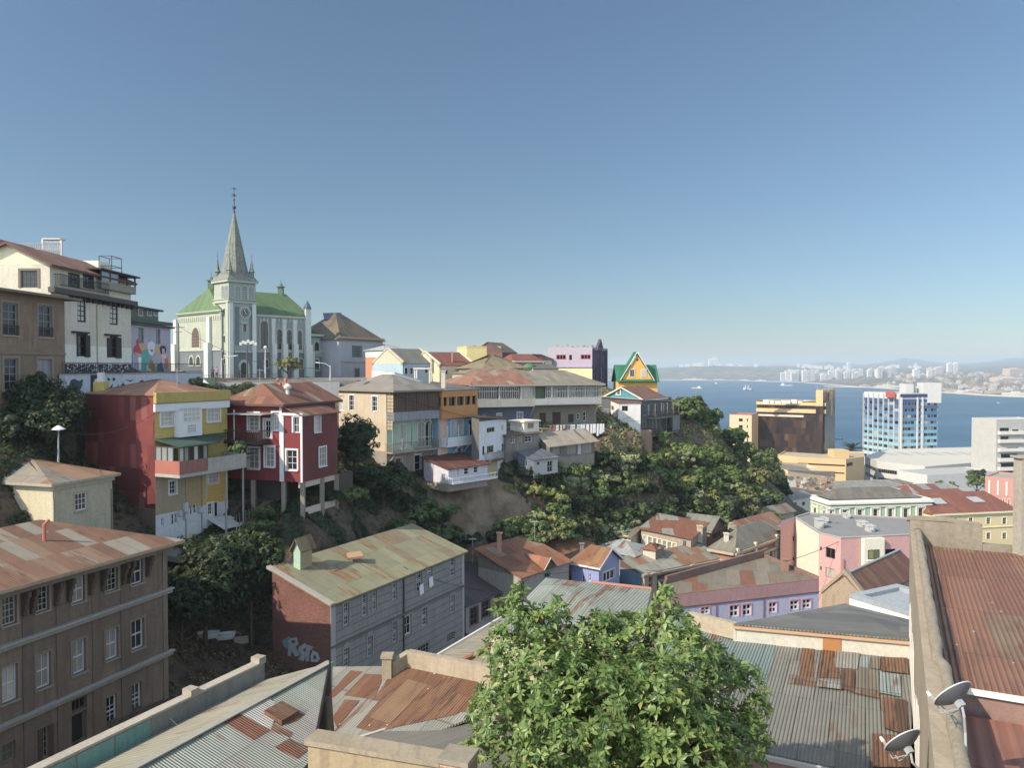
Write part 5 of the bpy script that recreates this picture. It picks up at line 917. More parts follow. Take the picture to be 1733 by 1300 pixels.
m.slab([q0, T0, bk], .08); m.slab([T0, q1, bk], .08); g = m.build('dormer_roof', RST, b.root); m = MB(); m.hexa([b.pt(1, u-.9, b.z1-b.z0+.02, .3), b.pt(1, u+1, b.z1-b.z0+.02, .3), b.pt(1, u, b.z1-b.z0+.95, .3)], [b.pt(1, u-.9, b.z1-b.z0+.02, .4), b.pt(1, u+1, b.z1-b.z0+.02, .4), b.pt(1, u, b.z1-b.z0+.95, .4)]); m.build('dormer_gable', paint('4c4640'), g)
m = MB(); 
for e0 in (q0, q1): m.tube([e0, T0+b.fr(1)[2]*.03], .05, 4)
m.build('bargeboard', WHITE, g)
b = Bd('low_rust_roof_house', 'low house with plain rust-orange hip roof squeezed behind the blue gabled house', 'house', rect((948, 88), (1003, 94), dep=6), 35, zof(940, 88), plaster('8d7f78', .4)); b.walls(); b.hip(1.3, .3, sheet((('a8603f', 3), ('b26a48', 2)), .3, .11), 'R', vent=paint('9a5a40'))
# blue gable house
BLU = plaster('8f96bb', .25, '7a80a4'); b = Bd('blue_gable_house', 'periwinkle blue house with brown tin roof and steep gable over a three-light window', 'house', rect((1014, 84), (1049, 87.5), left=968), 35, zof(960, 84), BLU, mats={0: plaster('7f8cc0', .25)})
b.win(1, [(1020.5, 966, 1040, 983)], 3, 1, fm=WH, sur=WH, pane=GLD, fw=.14, mw=.2); b.win(0, [(985, 974, 989, 986), (996, 971, 1000, 984)], 1, 2, fm=WH, pane=GL); b.walls(); b.hip(1.75, .4, sheet((('9c6040', 3), ('a86c48', 2), ('90583c', 1)), .15, .11, dirt=.2), 'L', in0=0, in1=1.5, gm=BLU, fascia=WH, vent=paint('a06a4c'))
b = Bd('pale_blue_roof_house', 'low house with pale blue-grey hip roof behind the blue gabled house', 'house', rect((1075, 92), (1110, 96), left=1000), 36, zof(941, 92), plaster('b0ab9c', .3)); b.walls(); b.hip(1.0, .3, sheet((('9aa5a8', 3), ('a5aeb0', 2), ('b0aa98', 1)), .03, .11), 'L', in0=3, in1=3, vent=paint('a5aeb0'))
b = Bd('yard_shelter', 'tiny shelter with rust-red roof and white lattice in the sandy yard', 'shelter', rect((1110, 92), (1124, 94), left=1089), 38, zof(931, 92), plaster('8a7468', .3), mats={0: plaster('b5a89c', .3)}); b.walls(); b.hip(.6, .25, SH_R, 'L', vent=paint('8f5a48'))
# long corniced building
BRB = plaster('5e4a40', .5, '46362e'); STN = plaster('a8957c', .4); b = Bd('corniced_market_hall', 'long dark brown corniced hall with patched green-grey and rust roof, blue end wall', 'hall', rect((1088, 88), (1224, 95.6), left=1050), 33, zof(972, 88), BRB, mats={0: plaster('5f7f9a', .3)})
L = b.fr(1)[3]; H = b.z1-b.z0
for v, o_ in ((H-.35, .45), (H-1.25, .35), (H-3.1, .3)): b.part(1, -.2, L+.2, v, v+.28, .001, o_, plaster('8f7f6c', .4), 'cornice')
for px in (1090, 1104, 1170, 1222): u = max(.3, min(L-.3, b.uv(1, px, 985)[0])); b.part(1, u-.35, u+.35, 0, H, .001, .4, STN, 'pilaster')
b.walls(); b.mono([b.z1+1.1, b.z1+.05, b.z1+.05, b.z1+1.3], .1, sheet((('8f9384', 4), ('9a9c8c', 3), ('a06a50', 2)), .15, .11, 1.6, 3, dirt=.2), fill=BRB)
b = Bd('ornate_brown_house', 'brown stucco house with olive hip roof, heavy cornices and white window surrounds', 'house', rect((1243, 94), (1318, 103), left=1204), 31, zof(934, 94), plaster('8a6450', .4, '6a4a3c'))
b.win(1, [(1250, 942, 1256, 958), (1262, 940, 1268, 955), (1291, 931, 1297, 948), (1302, 929, 1308, 946)], 1, 2, fm=WH, sur=paint('b5aea2'), sw=.22, pane=GLD); L = b.fr(1)[3]; H = b.z1-b.z0
for v in (H-.4, H-1.5): b.part(1, -.2, L+.2, v, v+.3, .001, .5, plaster('a38c76', .4), 'cornice'); b.part(0, -.2, b.fr(0)[3]+.2, v, v+.3, .001, .5, plaster('a89680', .4), 'cornice')
for px in (1246, 1276, 1312): u = max(.25, min(L-.25, b.uv(1, px, 940)[0])); b.part(1, u-.25, u+.25, 0, H+.3, .001, .35, paint('c5bba8'), 'pilaster')
b.walls(); b.hip(2.1, .3, sheet((('7f7d68', 3), ('88866f', 2), ('747260', 1)), .05, .11, dirt=.3), 'R', in0=4.2, in1=2, vent=paint('a39c86'))
# courtyard house
b = Bd('courtyard_house', 'low courtyard house with long glazed white gallery and patched rust and grey roof', 'house', rect((1170, 97), (1197, 102), left=1086), 37.2, zof(911, 97), plaster('9a8c7c', .4))
b.win(0, [(1089+k*8.2, 907+k*2.1, 1095+k*8.2, 923+k*2.1) for k in range(7)], 2, 2, fm=paint('d0ccbc'), sur=paint('c9c4b4'), sw=.1, pane=glass('6b6e68', 'b0b0a0', .5)); b.win(0, [cO(722, 375, 765, 435)], 2, 1, fm=WH, pane=GLD); b.walls(); b.mono([b.z1+.5, b.z1, b.z1+.9, b.z1+1.4], .3, sheet((('96523c', 4), ('a05e46', 2), ('98958a', 2)), .3, .11, 1.5, 3), fill=plaster('8a7a6c', .4))
b = Bd('courtyard_wing', 'small cream end wing with one double window closing the left side of the courtyard house', 'house', rect((1068, 99), (1086, 102.5), left=1049), 37.5, zof(909, 99), plaster('bba98c', .3)); b.win(0, [cO(150, 320, 185, 372)], 2, 2, fm=WH, sur=WH, pane=GLD); b.walls(); b.mono([b.z1, b.z1, b.z1+.7, b.z1+.7], .3, sheet((('857a64', 3), ('8f7060', 1)), .3), fill=CONC)
b = Bd('brick_gable_warehouse', 'grey-roofed warehouse with red brick gable end at the foot of the wooded slope', 'warehouse', rect((1202, 106), (1227, 111), left=1127), 34.5, zof(899, 106), brick('8a5444', '74463a', '8f8074'))
b.win(1, [cO(1015, 295, 1095, 350)], 2, 1, fm=paint('6a5a4c'), pane=GLD); b.walls(); b.hip(1.6, .35, sheet((('86887c', 3), ('8f9184', 2), ('7a7c70', 1)), .05, .11, 1, 3), 'L', in0=0, in1=0, gm=brick('8a5444', '74463a', '8f8074'), fascia=paint('8a8070'), vent=paint('8f9184'))
for k, (px0, Y, px1, Y1, lf, py, nm, mt) in enumerate([(1262, 108, 1322, 115, 1245, 897, 'low lean-to roof of mixed rust and grey sheets under the trees', SH_R), (1290, 122, 1345, 127, 1278, 874, 'flat grey roofed hut at the end of the wooded slope', SH_G), (1275, 102, 1330, 108, 1250, 908, 'rusty patched roof in front of the wooded slope huts', sheet((('8f7f74', 3), ('96604c', 2), ('a39a8e', 2)), .4, .11)), (1335, 170, 1372, 176, 1325, 846, 'small pale gabled shed left of the green and white palace', sheet((('8f9090', 2),), .05))]):
    b = Bd('hillside_hut', nm, 'hut', rect((px0, Y), (px1, Y1), left=lf), zof(py, Y)-4, zof(py, Y), plaster(['8f8070', 'a09480', '9a8a7c', 'bdb8ac'][k], .4)); b.win(1, [(px0+8, py+4, px0+13, py+11), (px0+22, py+3, px0+27, py+10)], 1, 1, small=True, pane=GLD); b.walls(); b.mono([b.z1+.8, b.z1, b.z1, b.z1+.9], .3, mt, fill=CONC)
# ============ lavender building
LAV = plaster('9fa6c2', .3, '8a90ac'); PKF = plaster('a0787a', .35, '86666a')
pts = [Vector((X_(1118, 71.3), 71.3, 0)), Vector((X_(1388, 77), 77, 0)), Vector((X_(1294, 86.5), 86.5, 0)), Vector((X_(1126, 75.5), 75.5, 0))]
b = Bd('lavender_building', 'wedge-shaped lavender building with pink parapet band, white cross windows and rust streaked roof', 'building', pts, 34, 43.6, LAV, mats={1: PKF})
H = b.z1-b.z0; v = b.vz(0, 1387, 1001); b.zone(0, PKF, v=(v, H)); b.part(0, 0, b.fr(0)[3], v-.1, v, .001, .08, paint('5f4650'), 'string_course')
b.win(0, [cJ(108, 676, 150, 714), cJ(253, 668, 297, 726), cJ(318, 663, 360, 720), cJ(450, 653, 488, 706), cJ(557, 643, 598, 692), cJ(619, 638, 660, 684)], 2, 2, fm=WH, fw=.1, mw=.16, sur=paint('c07a88'), sw=.1, pane=GLD)
for cx in (183, 422): u = b.uv(0, 1150+cx/2.973, 1010)[0]; b.part(0, u, u+.08, 0, v-.1, .001, .08, paint('7a4a56'), 'drainpipe')
b.walls(); m = MB(); m.slab([p+Z3*(b.z1+.02) for p in off(pts, -.2)], .05); m.build('roof', sheet((('857c66', 4), ('8f866f', 3), ('94583e', 2)), .18, .11, 1.4, 6, dirt=.2, rc=('8f4a34', 'a05c42', '7a4030')), b.root, hdir=(.97, -.25, 0))
m = MB(); I = off(pts, -.25)
for i in (0, 1, 2, 3): j = (i+1) % 4; h_ = (.05, .35, .8, .5)[i]; m.hexa([pts[i]+Z3*b.z1, pts[j]+Z3*b.z1, I[j]+Z3*b.z1, I[i]+Z3*b.z1], [q+Z3*(b.z1+h_) for q in (pts[i], pts[j], I[j], I[i])])
m.build('parapet', brick('7a564a', '6a4a40', '8f7a6c'), b.root)
# ============ pink apartment block
zr = 44.4; Q = lambda px, py: G(px, py, zr); PNK = plaster('bf8f8c', .15, 'a87f7c'); CRM = plaster('d5cfba', .15, 'b5b09c')
pts = [Q(1321, 885), Q(1346, 878), Q(1386, 904), Q(1423, 913), Q(1545, 907), Q(1560, 880), Q(1368, 870)]; pts = [Vector((p.x, p.y, 0)) for p in pts]
b = Bd('pink_apartment_block', 'pink and cream modern apartment block with grey flat roof and metal ventilation boxes', 'apartment building', pts, 33, zr, PNK, mats={1: CRM})
b.win(2, [cJ(735, 380, 783, 432), cJ(735, 482, 783, 530)], 2, 1, fm=paint('7a6a66'), pane=GL, fw=.05); b.win(2, [cJ(706, 373, 716, 393), cJ(706, 473, 716, 492)], 1, 1, fm=paint('7a6a66'), pane=GLD, fw=.05)
b.pxpart(3, cJ(930, 332, 1032, 548), .002, .55, CRM, 'bay'); 
for r, pn in ((cJ(948, 390, 1004, 434), glass('5a6048', '8a8f60', .8)), (cJ(948, 484, 1004, 536), GLC)):
    u0, v1 = b.uv(3, r[0], r[1], .55); u1, v0 = b.uv(3, r[2], r[3], .55); w_ = b.part(3, u0, u1, v0, v1, .551, .6, paint('2e2a2c'), 'window'); b.bx(3, u0+.08, (u0+u1)/2-.04, v0+.08, v1-.08, .6, .615).build('pane', pn, w_); b.bx(3, (u0+u1)/2+.04, u1-.08, v0+.08, v1-.08, .6, .615).build('pane', pn, w_); b.bx(3, u0-.1, u1+.15, v0-.2, v0-.05, .551, .75).build('sill', CRM, w_)
b.win(3, [cJ(1036, 385, 1088, 425), cJ(1034, 486, 1070, 525)], 2, 1, fm=paint('3a3436'), pane=GLD, fw=.06); u = b.uv(3, 1427, 940)[0]; b.part(3, u, u+.12, 0, 9, .001, .12, paint('8f6a68'), 'drainpipe'); b.win(0, [cJ(570, 320, 578, 345), cJ(570, 425, 578, 445)], 1, 1, fm=paint('4a3a3a'), pane=GLD)
b.walls(); b.flat(plaster('77797a', .3, '626464'), .12, .2, coping=plaster('9a9a96', .2))
for (x0, y0, x1, y1, Y, l) in ((695, 240, 726, 298, 97.5, 'tall left'), (728, 232, 745, 268, 101, 'narrow back left'), (910, 252, 948, 297, 98.5, 'wide middle'), (952, 272, 984, 318, 95.5, 'right front'), (838, 212, 858, 238, 104, 'small rear')):
    a = P(*cJ(x0, y1), Y); c = P(*cJ(x1, y0), Y); m = MB(); m.cbox(a.x, c.x, Y, Y+1.1, zr+.03, c.z); m.cbox(a.x-.1, c.x+.1, Y-.1, Y+1.2, c.z, c.z+.1); m.cbox(a.x+.15, a.x+.5, Y-.25, Y, zr+.3, zr+.7); tag(m.build('ventilation_box', paint('a9aaa8', .5), None), l+' metal ventilation box on the pink block roof', 'ventilation box', 'metal ventilation boxes on the pink block roof')
# ============ stone gable with rust roof
b = Bd('stone_gable_house', 'old house with bare stone gable and steep rust-red roof below the pink block', 'house', rect((1472, 50), (1562, 57), left=1394), 46, zof(1018, 50), plaster('94826a', .6, '76664f', 1, .2, 'b0a48c')); b.walls(); b.hip(1.45, .05, sheet((('7a4034', 3), ('84483a', 2)), .3, .14), 'R', in0=0, in1=0, vent=False)
W = b.pts; md = (W[0]+W[1])/2+Z3*(b.z1+1.55); dl = (W[2]-W[1]).normalized(); m = MB()
for q in (W[0]+Z3*(b.z1-.1), W[1]+Z3*(b.z1-.1)): m.box(q-dl*.1, md-q, dl*.45, Z3*.28)
m.build('gable_coping', plaster('8f8068', .4), b.root)
b = Bd('white_blue_annexe', 'low annexe with whitewashed wall and blue-grey flat capping beside the concrete parapet', 'outbuilding', rect((1440, 41), (1560, 37.5), dep=4), 47, zof(1018, 40.5), plaster('cfd0ca', .2)); b.walls(); b.flat(plaster('8a949c', .3), .25, .5, pm=plaster('8a949c', .3))
# ============ R3: grey roof with white wall
e0, e1, k1, k0 = P(1241, 1056, 28.8), P(1543, 1083, 27.0), P(1543, 1050, 34), P(1429, 1022, 36)
t = thing('white_wall_house', 'low house with whitewashed wall and weathered grey corrugated roof left of the parapet', 'house', (e0+k1)/2-Z3*6); m = MB(); m.slab([e0, e1, k1, k0], .06); m.build('roof', sheet((('7f7f7a', 3), ('87877f', 2), ('77776f', 1)), .02, .13, 1.1, 8, dirt=.15, bs=.8), t, hdir=(k0-e1))
dn = Vector((e1-e0).normalized()); nn = Vector((dn.y, -dn.x, 0)); m = MB(); m.hexa([e0-nn*.15-Z3*5, e1-nn*.15-Z3*5, k1-Z3*5, k0-Z3*5], [e0-nn*.15-Z3*.08, e1-nn*.15-Z3*.08, k1-Z3*.08, k0-Z3*.08]); m.build('wall', plaster('b5b2a6', .25, '9a9688'), t)
m = MB(); m.box(e0+nn*-.10-Z3*.21, e1-e0, nn*.06, Z3*.13); m.build('fascia', paint('b08a68', .8), t); m = MB(); q = e0+(e1-e0)*.52-nn*.147-Z3*.72; m.box(q, dn*.62, nn*.03, Z3*.5); m.build('window', paint('a06a30', .6), t); m = MB(); m.box(P(1165, 1038, 30.5)-Z3*.6, P(1246, 1057, 28.9)-P(1165, 1038, 30.5), nn*-.3, Z3*.6); m.build('parapet', plaster('a3957c', .5), t)
# ============ R2 patchwork roof
zp = 54.6; R2 = lambda px, py, dz=0: G(px, py, zp+dz)
T0, T1, N1, N0 = R2(1110, 1052), R2(1546, 1113), Vector((9.95, 19, zp)), Vector((.5, 23.6, zp)); hw = (T1-T0).normalized()
t = thing('patchwork_roof_house', 'flat-pitched corrugated roof patched with rusty, grey and turquoise sheets', 'house', (T0+N1)/2-Z3*7)
PM = [sheet((('86867c', 3), ('8c8a80', 2), ('7d7c72', 1)), .04, .105, .95, 3.2, dirt=.2, bs=.9), sheet((('77928f', 3), ('7f9a96', 1)), .03, .105, 1, 9, dirt=.15, bs=.9), sheet((('7c4a34', 2), ('8a5640', 1)), .8, .105, 1, 9, dirt=.3, bs=.9), sheet((('6a4234', 2), ('754a38', 1)), .6, .105, 1, 9, dirt=.4, bs=.9), sheet((('9c9c94', 2),), .1, .105, 1, 9, dirt=.3, bs=.9), sheet((('8fa3a3', 2),), .1, .105, 1, 9, bs=.9), sheet((('857a68', 2),), .45, .105, 1, 9, dirt=.4, bs=.9)]
m = MB(); m.slab([T0, T1, N1, N0], .08, 0)
PT = [(1, [(-260, 270), (0, 335), (370, 400), (352, 520), (300, 660), (-260, 560)]), (2, [(515, 430), (580, 432), (572, 640), (488, 640)]), (6, [(440, 590), (600, 610), (590, 660), (430, 640)]), (2, [(625, 435), (692, 442), (722, 612), (598, 606)]), (4, [(692, 445), (832, 470), (815, 562), (694, 552)]), (5, [(835, 490), (886, 492), (882, 556), (830, 546)]), (6, [(890, 492), (940, 494), (940, 562), (886, 556)]), (3, [(733, 556), (802, 570), (802, 692), (728, 666)]), (6, [(822, 545), (932, 570), (937, 722), (802, 692)]), (2, [(945, 495), (1092, 500), (1096, 586), (945, 571)]), (5, [(940, 575), (1052, 592), (1056, 712), (937, 690)]), (3, [(957, 712), (1086, 732), (1092, 922), (960, 882)]), (3, [(895, 915), (1095, 930), (1105, 1100), (890, 1100)]), (4, [(600, 615), (728, 640), (728, 672), (592, 655)])]
for k, (mi, q) in enumerate(PT):
    pp = [R2(*cM(*a), .012+.006*k) for a in q]; m.slab(pp, .01, mi)
m.build('roof', PM, t, hdir=hw); m = MB(); D7 = Z3*7; m.hexa([T0-D7, N0-D7, N1-D7, T1-D7], [T0-Z3*.1, N0-Z3*.1, N1-Z3*.1, T1-Z3*.1]); m.build('wall', plaster('a5817c', .4), t); m = MB(); m.box(N0-Z3*.05, N1-N0, (N0-T0).normalized()*.12, Z3*-.12); m.build('gutter', paint('b0b0ac'), t); m = MB(); m.tube([R2(*cM(200, 370), .05), R2(*cM(745, 438), .05), R2(*cM(1095, 480), .12)], .09, 6); m.build('flashing', paint('77705f'), t)
# ============ long parapet wall, right
dW = Vector((.444, .896, 0)).normalized(); nW = Vector((dW.y, -dW.x, 0)); wp = lambda Y, z, o_=0: Vector((.72+.4955*Y, Y, z))+nW*o_
t = thing('party_wall', 'long bare concrete party wall with lumpy mortar coping running between the roofs at right', 'wall', wp(20, 50)); m = MB()
m.hexa([wp(8, 48), wp(8, 48, .38), wp(28.9, 48, .38), wp(28.9, 48)], [wp(8, 58.72), wp(8, 58.72, .38), wp(28.9, 58.82, .38), wp(28.9, 58.82)]); m.build('wall', plaster('988a73', .55, '7f725d', 1.2, .08, '9c7268'), t)
rr = random.Random(2); m = MB(); rings = []; N = 60
for k in range(N+1):
    Y = 9.5+(28.9-9.5)*k/N; j = .06 if Y < 16.2 else -.05; wd = .125+rr.uniform(-.015, .015); c = wp(Y, 58.74+.1*k/N, .33+j+rr.uniform(-.012, .012)); rings.append([c+nW*(math.cos(a)*wd)+Z3*(math.sin(a)*(.12+rr.uniform(-.01, .01))) for a in [q*math.pi/5 for q in range(10)]])
m.tube_like(rings); m.build('mortar_coping', plaster('8a7f6c', .6, '6c6252', 2), t, smooth=True)
m = MB(); rr = random.Random(4)
for k in range(14):
    Y = 15+k*.95; z0 = 54.62; hh = rr.uniform(.8, 2.2); m.box(wp(Y, z0, -.012), dW*rr.uniform(.8, .95), nW*.012, Z3*hh)
m.build('peeling_whitewash', plaster('d8d4c8', .2, 'b0a898'), t)
# far parapet
t = thing('rear_parapet', 'weathered concrete parapet closing the far end of the red corrugated roof', 'wall', wp(28.9, 57)); m = MB(); q = wp(28.95, 56.6); m.box(q, nW*2.35, dW*.35, Z3*2.62); m.build('wall', plaster('857b6a', .6, '655c4e'), t); m = MB(); m.box(q+nW*2.36-Z3*.0, nW*5, dW*.3, Z3*1.95); m.build('wall', plaster('857b6a', .6, '655c4e'), t); m = MB(); m.tube([q+Z3*2.66-nW*.1+dW*.1, q+nW*1.2+Z3*2.7+dW*.15, q+nW*2.3+Z3*2.58+dW*.15], .12, 7); m.build('coping', plaster('7a705f', .6), t)
p = P(1723, 850, 27); m = MB(); m.cbox(p.x+.02, p.x+.4, p.y-.15, p.y+.3, 56, zof(772, 27.6)); m.cbox(p.x-.08, p.x+.46, p.y-.2, p.y+.36, zof(772, 27.6), zof(769, 27.6)); tag(m.build('concrete_pillar', plaster('968e80', .5), None), 'pale concrete pillar rising above the rear parapet at the right edge', 'pillar')
# red roofs
RD = sheet((('9a5a4a', 4), ('a26350', 3), ('945a48', 2), ('96705a', 1)), .15, .125, 1.1, 3.6, dirt=.2, bs=1., spots=.75, rc=('7a4a3a', '8f6048', '6a4038')); t = thing('red_roof_house', 'large faded red corrugated roof speckled with pale marks at the right edge', 'house', wp(24, 50, 3))
a = wp(28.6, 58.38, .38); c = wp(28.6, 58.38, 9); d_ = wp(16.5, 58.22, 9); e = wp(16.5, 58.22, .38); m = MB(); m.slab([a, e, d_, c], .06); m.build('roof', RD, t, hdir=nW); m = MB(); m.box(e-Z3*.11+dW*.02, nW*8.6, -dW*.13, Z3*.1); m.build('gutter', paint('d5d2ca', .5), t); m = MB(); m.hexa([x-Z3*9 for x in (a, e, d_, c)], [x-Z3*.1 for x in (a, e, d_, c)]); m.build('wall', plaster('8a6a60', .4), t)
t = thing('lower_red_roof_house', 'lower salmon red panelled roof under the white gutter, crossed by the dish shadow', 'house', wp(12, 50, 3)); a, e, d_, c = wp(16.2, 57.75, .38), wp(6, 57.4, .38), wp(6, 57.4, 9), wp(16.2, 57.75, 9); m = MB(); m.slab([a, e, d_, c], .06); m.build('roof', sheet((('a05a50', 4), ('96544a', 2), ('8a6a50', 1)), .12, .3, 1.2, 3, dirt=.2, bs=.6, rough=.55), t, hdir=nW); m = MB(); m.hexa([x-Z3*9 for x in (a, e, d_, c)], [x-Z3*.1 for x in (a, e, d_, c)]); m.build('wall', plaster('8a6a60', .4), t)
def dish(p, label, r=.38, mast=None, lnb=None):
    t = thing('satellite_dish', label, 'satellite dish', p, 'satellite dishes on the concrete party wall'); n = Vector((-.27, .74, .6)).normalized(); a = Z3.cross(n).normalized(); c = n.cross(a)
    rg = [[p+n*(.13*(k/6)**2)+(a*math.cos(q*math.pi/14)*.92+c*math.sin(q*math.pi/14))*r*max(.02, k/6) for q in range(28)] for k in range(7)]; fr_ = [[v_+n*.012 for v_ in x] for x in rg[::-1]]; m = MB(); m.tube_like(rg+fr_, cap=False); m.build('reflector', paint('55585d', .5), t, smooth=True)
    m = MB(); m.tube([rg[6][q] for q in range(28)]+[rg[6][0]], .012, 6, cap=False); m.build('rim', paint('b5b8bb', .4), t)
    m = MB(); b0 = p-n*.1; m.box(b0-a*.05-c*.05, a*.1, c*.1, n*.1); m.tube([b0, b0-n*.05-Z3*.12]+mast, .022, 8); m.build('mast', paint('8f9296', .4), t)
    low = p-c*r*.98; f = p+n*.42-c*.42; m = MB(); m.tube([b0-c*.05, low-n*.06, low+n*.08, f], .014, 6); m.tube([b0-c*.05+a*.06, low+a*.1, f], .01, 6); m.build('feed_arm', paint('8f9294', .4), t); m = MB(); m.tube([f, f-n*.09], [.025, .035], 10); m.build('feed_horn', paint('c4c6c8'), t)
p = P(1621, 1187, 12.5); dish(p, 'upper grey satellite dish on the right side of the concrete party wall', .35, [p+Vector((.1, -.05, -.5)), p+Vector((.08, -.1, -.72)), p+Vector((-.12, -.12, -.85))])
p = P(1535, 1266, 13.4); dish(p, 'lower grey satellite dish at the bottom left of the concrete party wall', .36, [p+Vector((.18, -.1, -.35)), p+Vector((.5, -.3, -.6))])
# ============ near-left roofs
rt = G(559, 1122, 53.0); rn_ = G(230, 1300, 53.0); dR = (rt-rn_).normalized(); nR = Vector((dR.y, -dR.x, 0)); rn_ = rt-dR*17
t = thing('patched_ridge_roof_house', 'long ridged roof patched in pale green, white and rust sheets at lower left', 'house', rt-Z3*9-dR*6)
sl = lambda s_, w_: rt-dR*s_+nR*w_-Z3*(.27*w_ if w_ > 0 else -.38*w_)
m = MB(); G1 = sheet((('a09e92', 4), ('98a08f', 3), ('9ba596', 3), ('a8a69a', 2), ('8e9083', 1)), .08, .1, 1.0, 1.75, dirt=.15, bs=.9, seamc=.25, rough=.55); seam_s = 5.4
m.slab([rt, sl(17, 0), sl(17, 4.2), sl(9, 4.2), sl(5.2, 3.4), sl(2.6, 1.7)], .07, 0)
PATCH = [(1, [(1340, 590), (1500, 520), (1710, 600), (1640, 660), (1480, 700)]), (1, [(965, 665), (1110, 590), (1400, 740), (1240, 835)]), (1, [(1420, 680), (1600, 770), (1570, 810), (1400, 745)]), (1, [(1440, 900), (1570, 820), (1760, 910), (1640, 1010)]), (2, [(1110, 590), (1390, 450), (1450, 515), (1340, 590), (1430, 655), (1400, 740)])]
_n = (sl(0, 3)-sl(0, 0)).cross(dR).normalized()
def onpl(px, py, o_, n, dz=0): d = ray(px, py); c = Vector((0, 0, CZ)); tt = (o_-c).dot(n)/d.dot(n); return c+d*tt+Z3*dz
for k, (mi, q) in enumerate(PATCH): m.slab([onpl(*cV(*a), rt, _n, .012+.005*k) for a in q], .01, mi)
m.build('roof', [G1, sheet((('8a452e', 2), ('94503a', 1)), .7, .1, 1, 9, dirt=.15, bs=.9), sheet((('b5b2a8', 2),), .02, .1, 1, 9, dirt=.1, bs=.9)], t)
m = MB(); m.slab([rt-dR*0, sl(0, -3.75)-dR*.0, sl(17, -3.75), sl(17, 0)], .07); m.build('rear_slope', sheet((('a39c80', 3), ('9c9a80', 2), ('a8a088', 2)), .03, .3, 2, 6, dirt=.12, bs=.3, seamc=.1), t)
m = MB(); m.box(rt-dR*0+Z3*.02-nR*.16, -dR*17, nR*.32, Z3*.05); m.build('ridge_cap', paint('8a877a'), t); m = MB(); p = onpl(*cV(1500, 600), rt, _n); m.box(p-nR*.4-dR*.45+Z3*.02, nR*.8-Z3*.2, dR*.9, Z3*.24); m.build('roof_hatch', sheet((('7d4a34', 1),), .7), t); m = MB(); m.tube([rt+Z3*.06, sl(2.6, 1.7)+Z3*.05, sl(5.2, 3.4)+Z3*.06, sl(9, 4.2)+Z3*.05], .06, 6); m.build('valley_flashing', paint('1e1c1a'), t)
m = MB(); m.hexa([x-Z3*9 for x in (sl(0, -3.75), sl(17, -3.75), sl(17, 3.3), sl(0, .1))], [x-Z3*1.3 for x in (sl(0, -3.6), sl(17, -3.6), sl(17, 3.3), sl(0, .1))]); m.build('wall', plaster('8a7c68', .5), t)
# teal parapet
t = thing('teal_parapet', 'peeling grey and teal painted parapet wall with pale coping along the ridge roof', 'wall', sl(8, -3.9)); m = MB(); a = sl(-.3, -3.78); m.hexa([a-Z3*3, a-dR*17-Z3*3, a-dR*17-nR*.3-Z3*3, a-nR*.3-Z3*3], [a+Z3*.72, a-dR*17+Z3*.72, a-dR*17-nR*.3+Z3*.72, a-nR*.3+Z3*.72]); m.build('wall', plaster('7f8078', .6, '565850', 1.2, .12, '2f2c28'), t)
m = MB(); 
for s0, s1 in ((5.8, 7.2), (7.25, 8.6), (8.7, 11.5)): m.box(a-dR*s0+nR*.002-Z3*.2, -dR*(s1-s0), nR*.02, Z3*.85)
m.build('paint_panel', plaster('5f8f86', .5, '4f7a72', 1.5, .1, '2f2c28'), t); m = MB(); m.box(a+Z3*.722+nR*.07, -dR*17, -nR*.44, Z3*.08); 
m.build('coping', plaster('9c9484', .5), t)
for s0 in (0, 3.6): m = MB(); m.box(a+Z3*.803+nR*.09-dR*s0, -dR*.4, -nR*.48, Z3*.22); m.build('pier_cap', plaster('948a78', .5), t)
m = MB(); 
for s0 in (4.9, 9.6): m.tube([a-dR*s0+Z3*.3, a-dR*s0+nR*1.2+Z3*-.25], .02, 5)
m.build('stay_rod', paint('a09c94'), t)
# R4 rust patch roof
n4 = None; pA, pB, pC = G(563, 1129, 52.97), G(567, 1252, 52.05), G(700, 1134, 53.3); n4 = (pB-pA).cross(pC-pA).normalized(); o4 = lambda px, py, dz=0: onpl(px, py, pA, n4, dz)
t = thing('rust_patch_roof_house', 'corrugated roof of rust-brown sheets with grey strips enclosed by a pale parapet', 'house', (pA+pC)/2-Z3*9); hd4 = (o4(*cW(560, 250))-o4(*cW(330, 460))); hd4 = Vector((hd4.y, -hd4.x, 0)); m = MB(); m.slab([o4(563, 1129), o4(*cW(320, 400), 0), o4(*cW(350, 850)), o4(*cW(370, 1010)), o4(*cW(700, 1010)), o4(805, 1212), o4(812, 1156), o4(687, 1128), o4(640, 1128)], .07, 0)
for k, q in enumerate(([(490, 240), (600, 250), (340, 480), (290, 460)], [(620, 270), (790, 280), (700, 500), (430, 460)], [(440, 500), (570, 510), (370, 750), (330, 660)], [(760, 490), (1500, 600), (1400, 640), (690, 790), (540, 750)], [(850, 270), (985, 205), (1625, 335), (1600, 620), (1380, 600), (700, 500)])): m.slab([o4(*cW(*a), .012+.005*k) for a in q], .01, 1)
RU4 = sheet((('854c35', 3), ('8f563e', 2), ('7a4632', 2), ('9a6a50', 1)), .5, .1, 1.0, 2.2, dirt=.2, bs=.9, spots=.85); m.build('roof', [sheet((('8f8d80', 3), ('98968a', 2)), .05, .1, 1, 9, dirt=.15, bs=.9), RU4], t, hdir=hd4)
m = MB(); pts_ = [o4(563, 1131), o4(567, 1250), o4(800, 1210), o4(810, 1158), o4(690, 1132)]; m.hexa([p-Z3*8 for p in pts_], [p-Z3*.2 for p in pts_]); m.build('wall', plaster('8a7c68', .5), t)
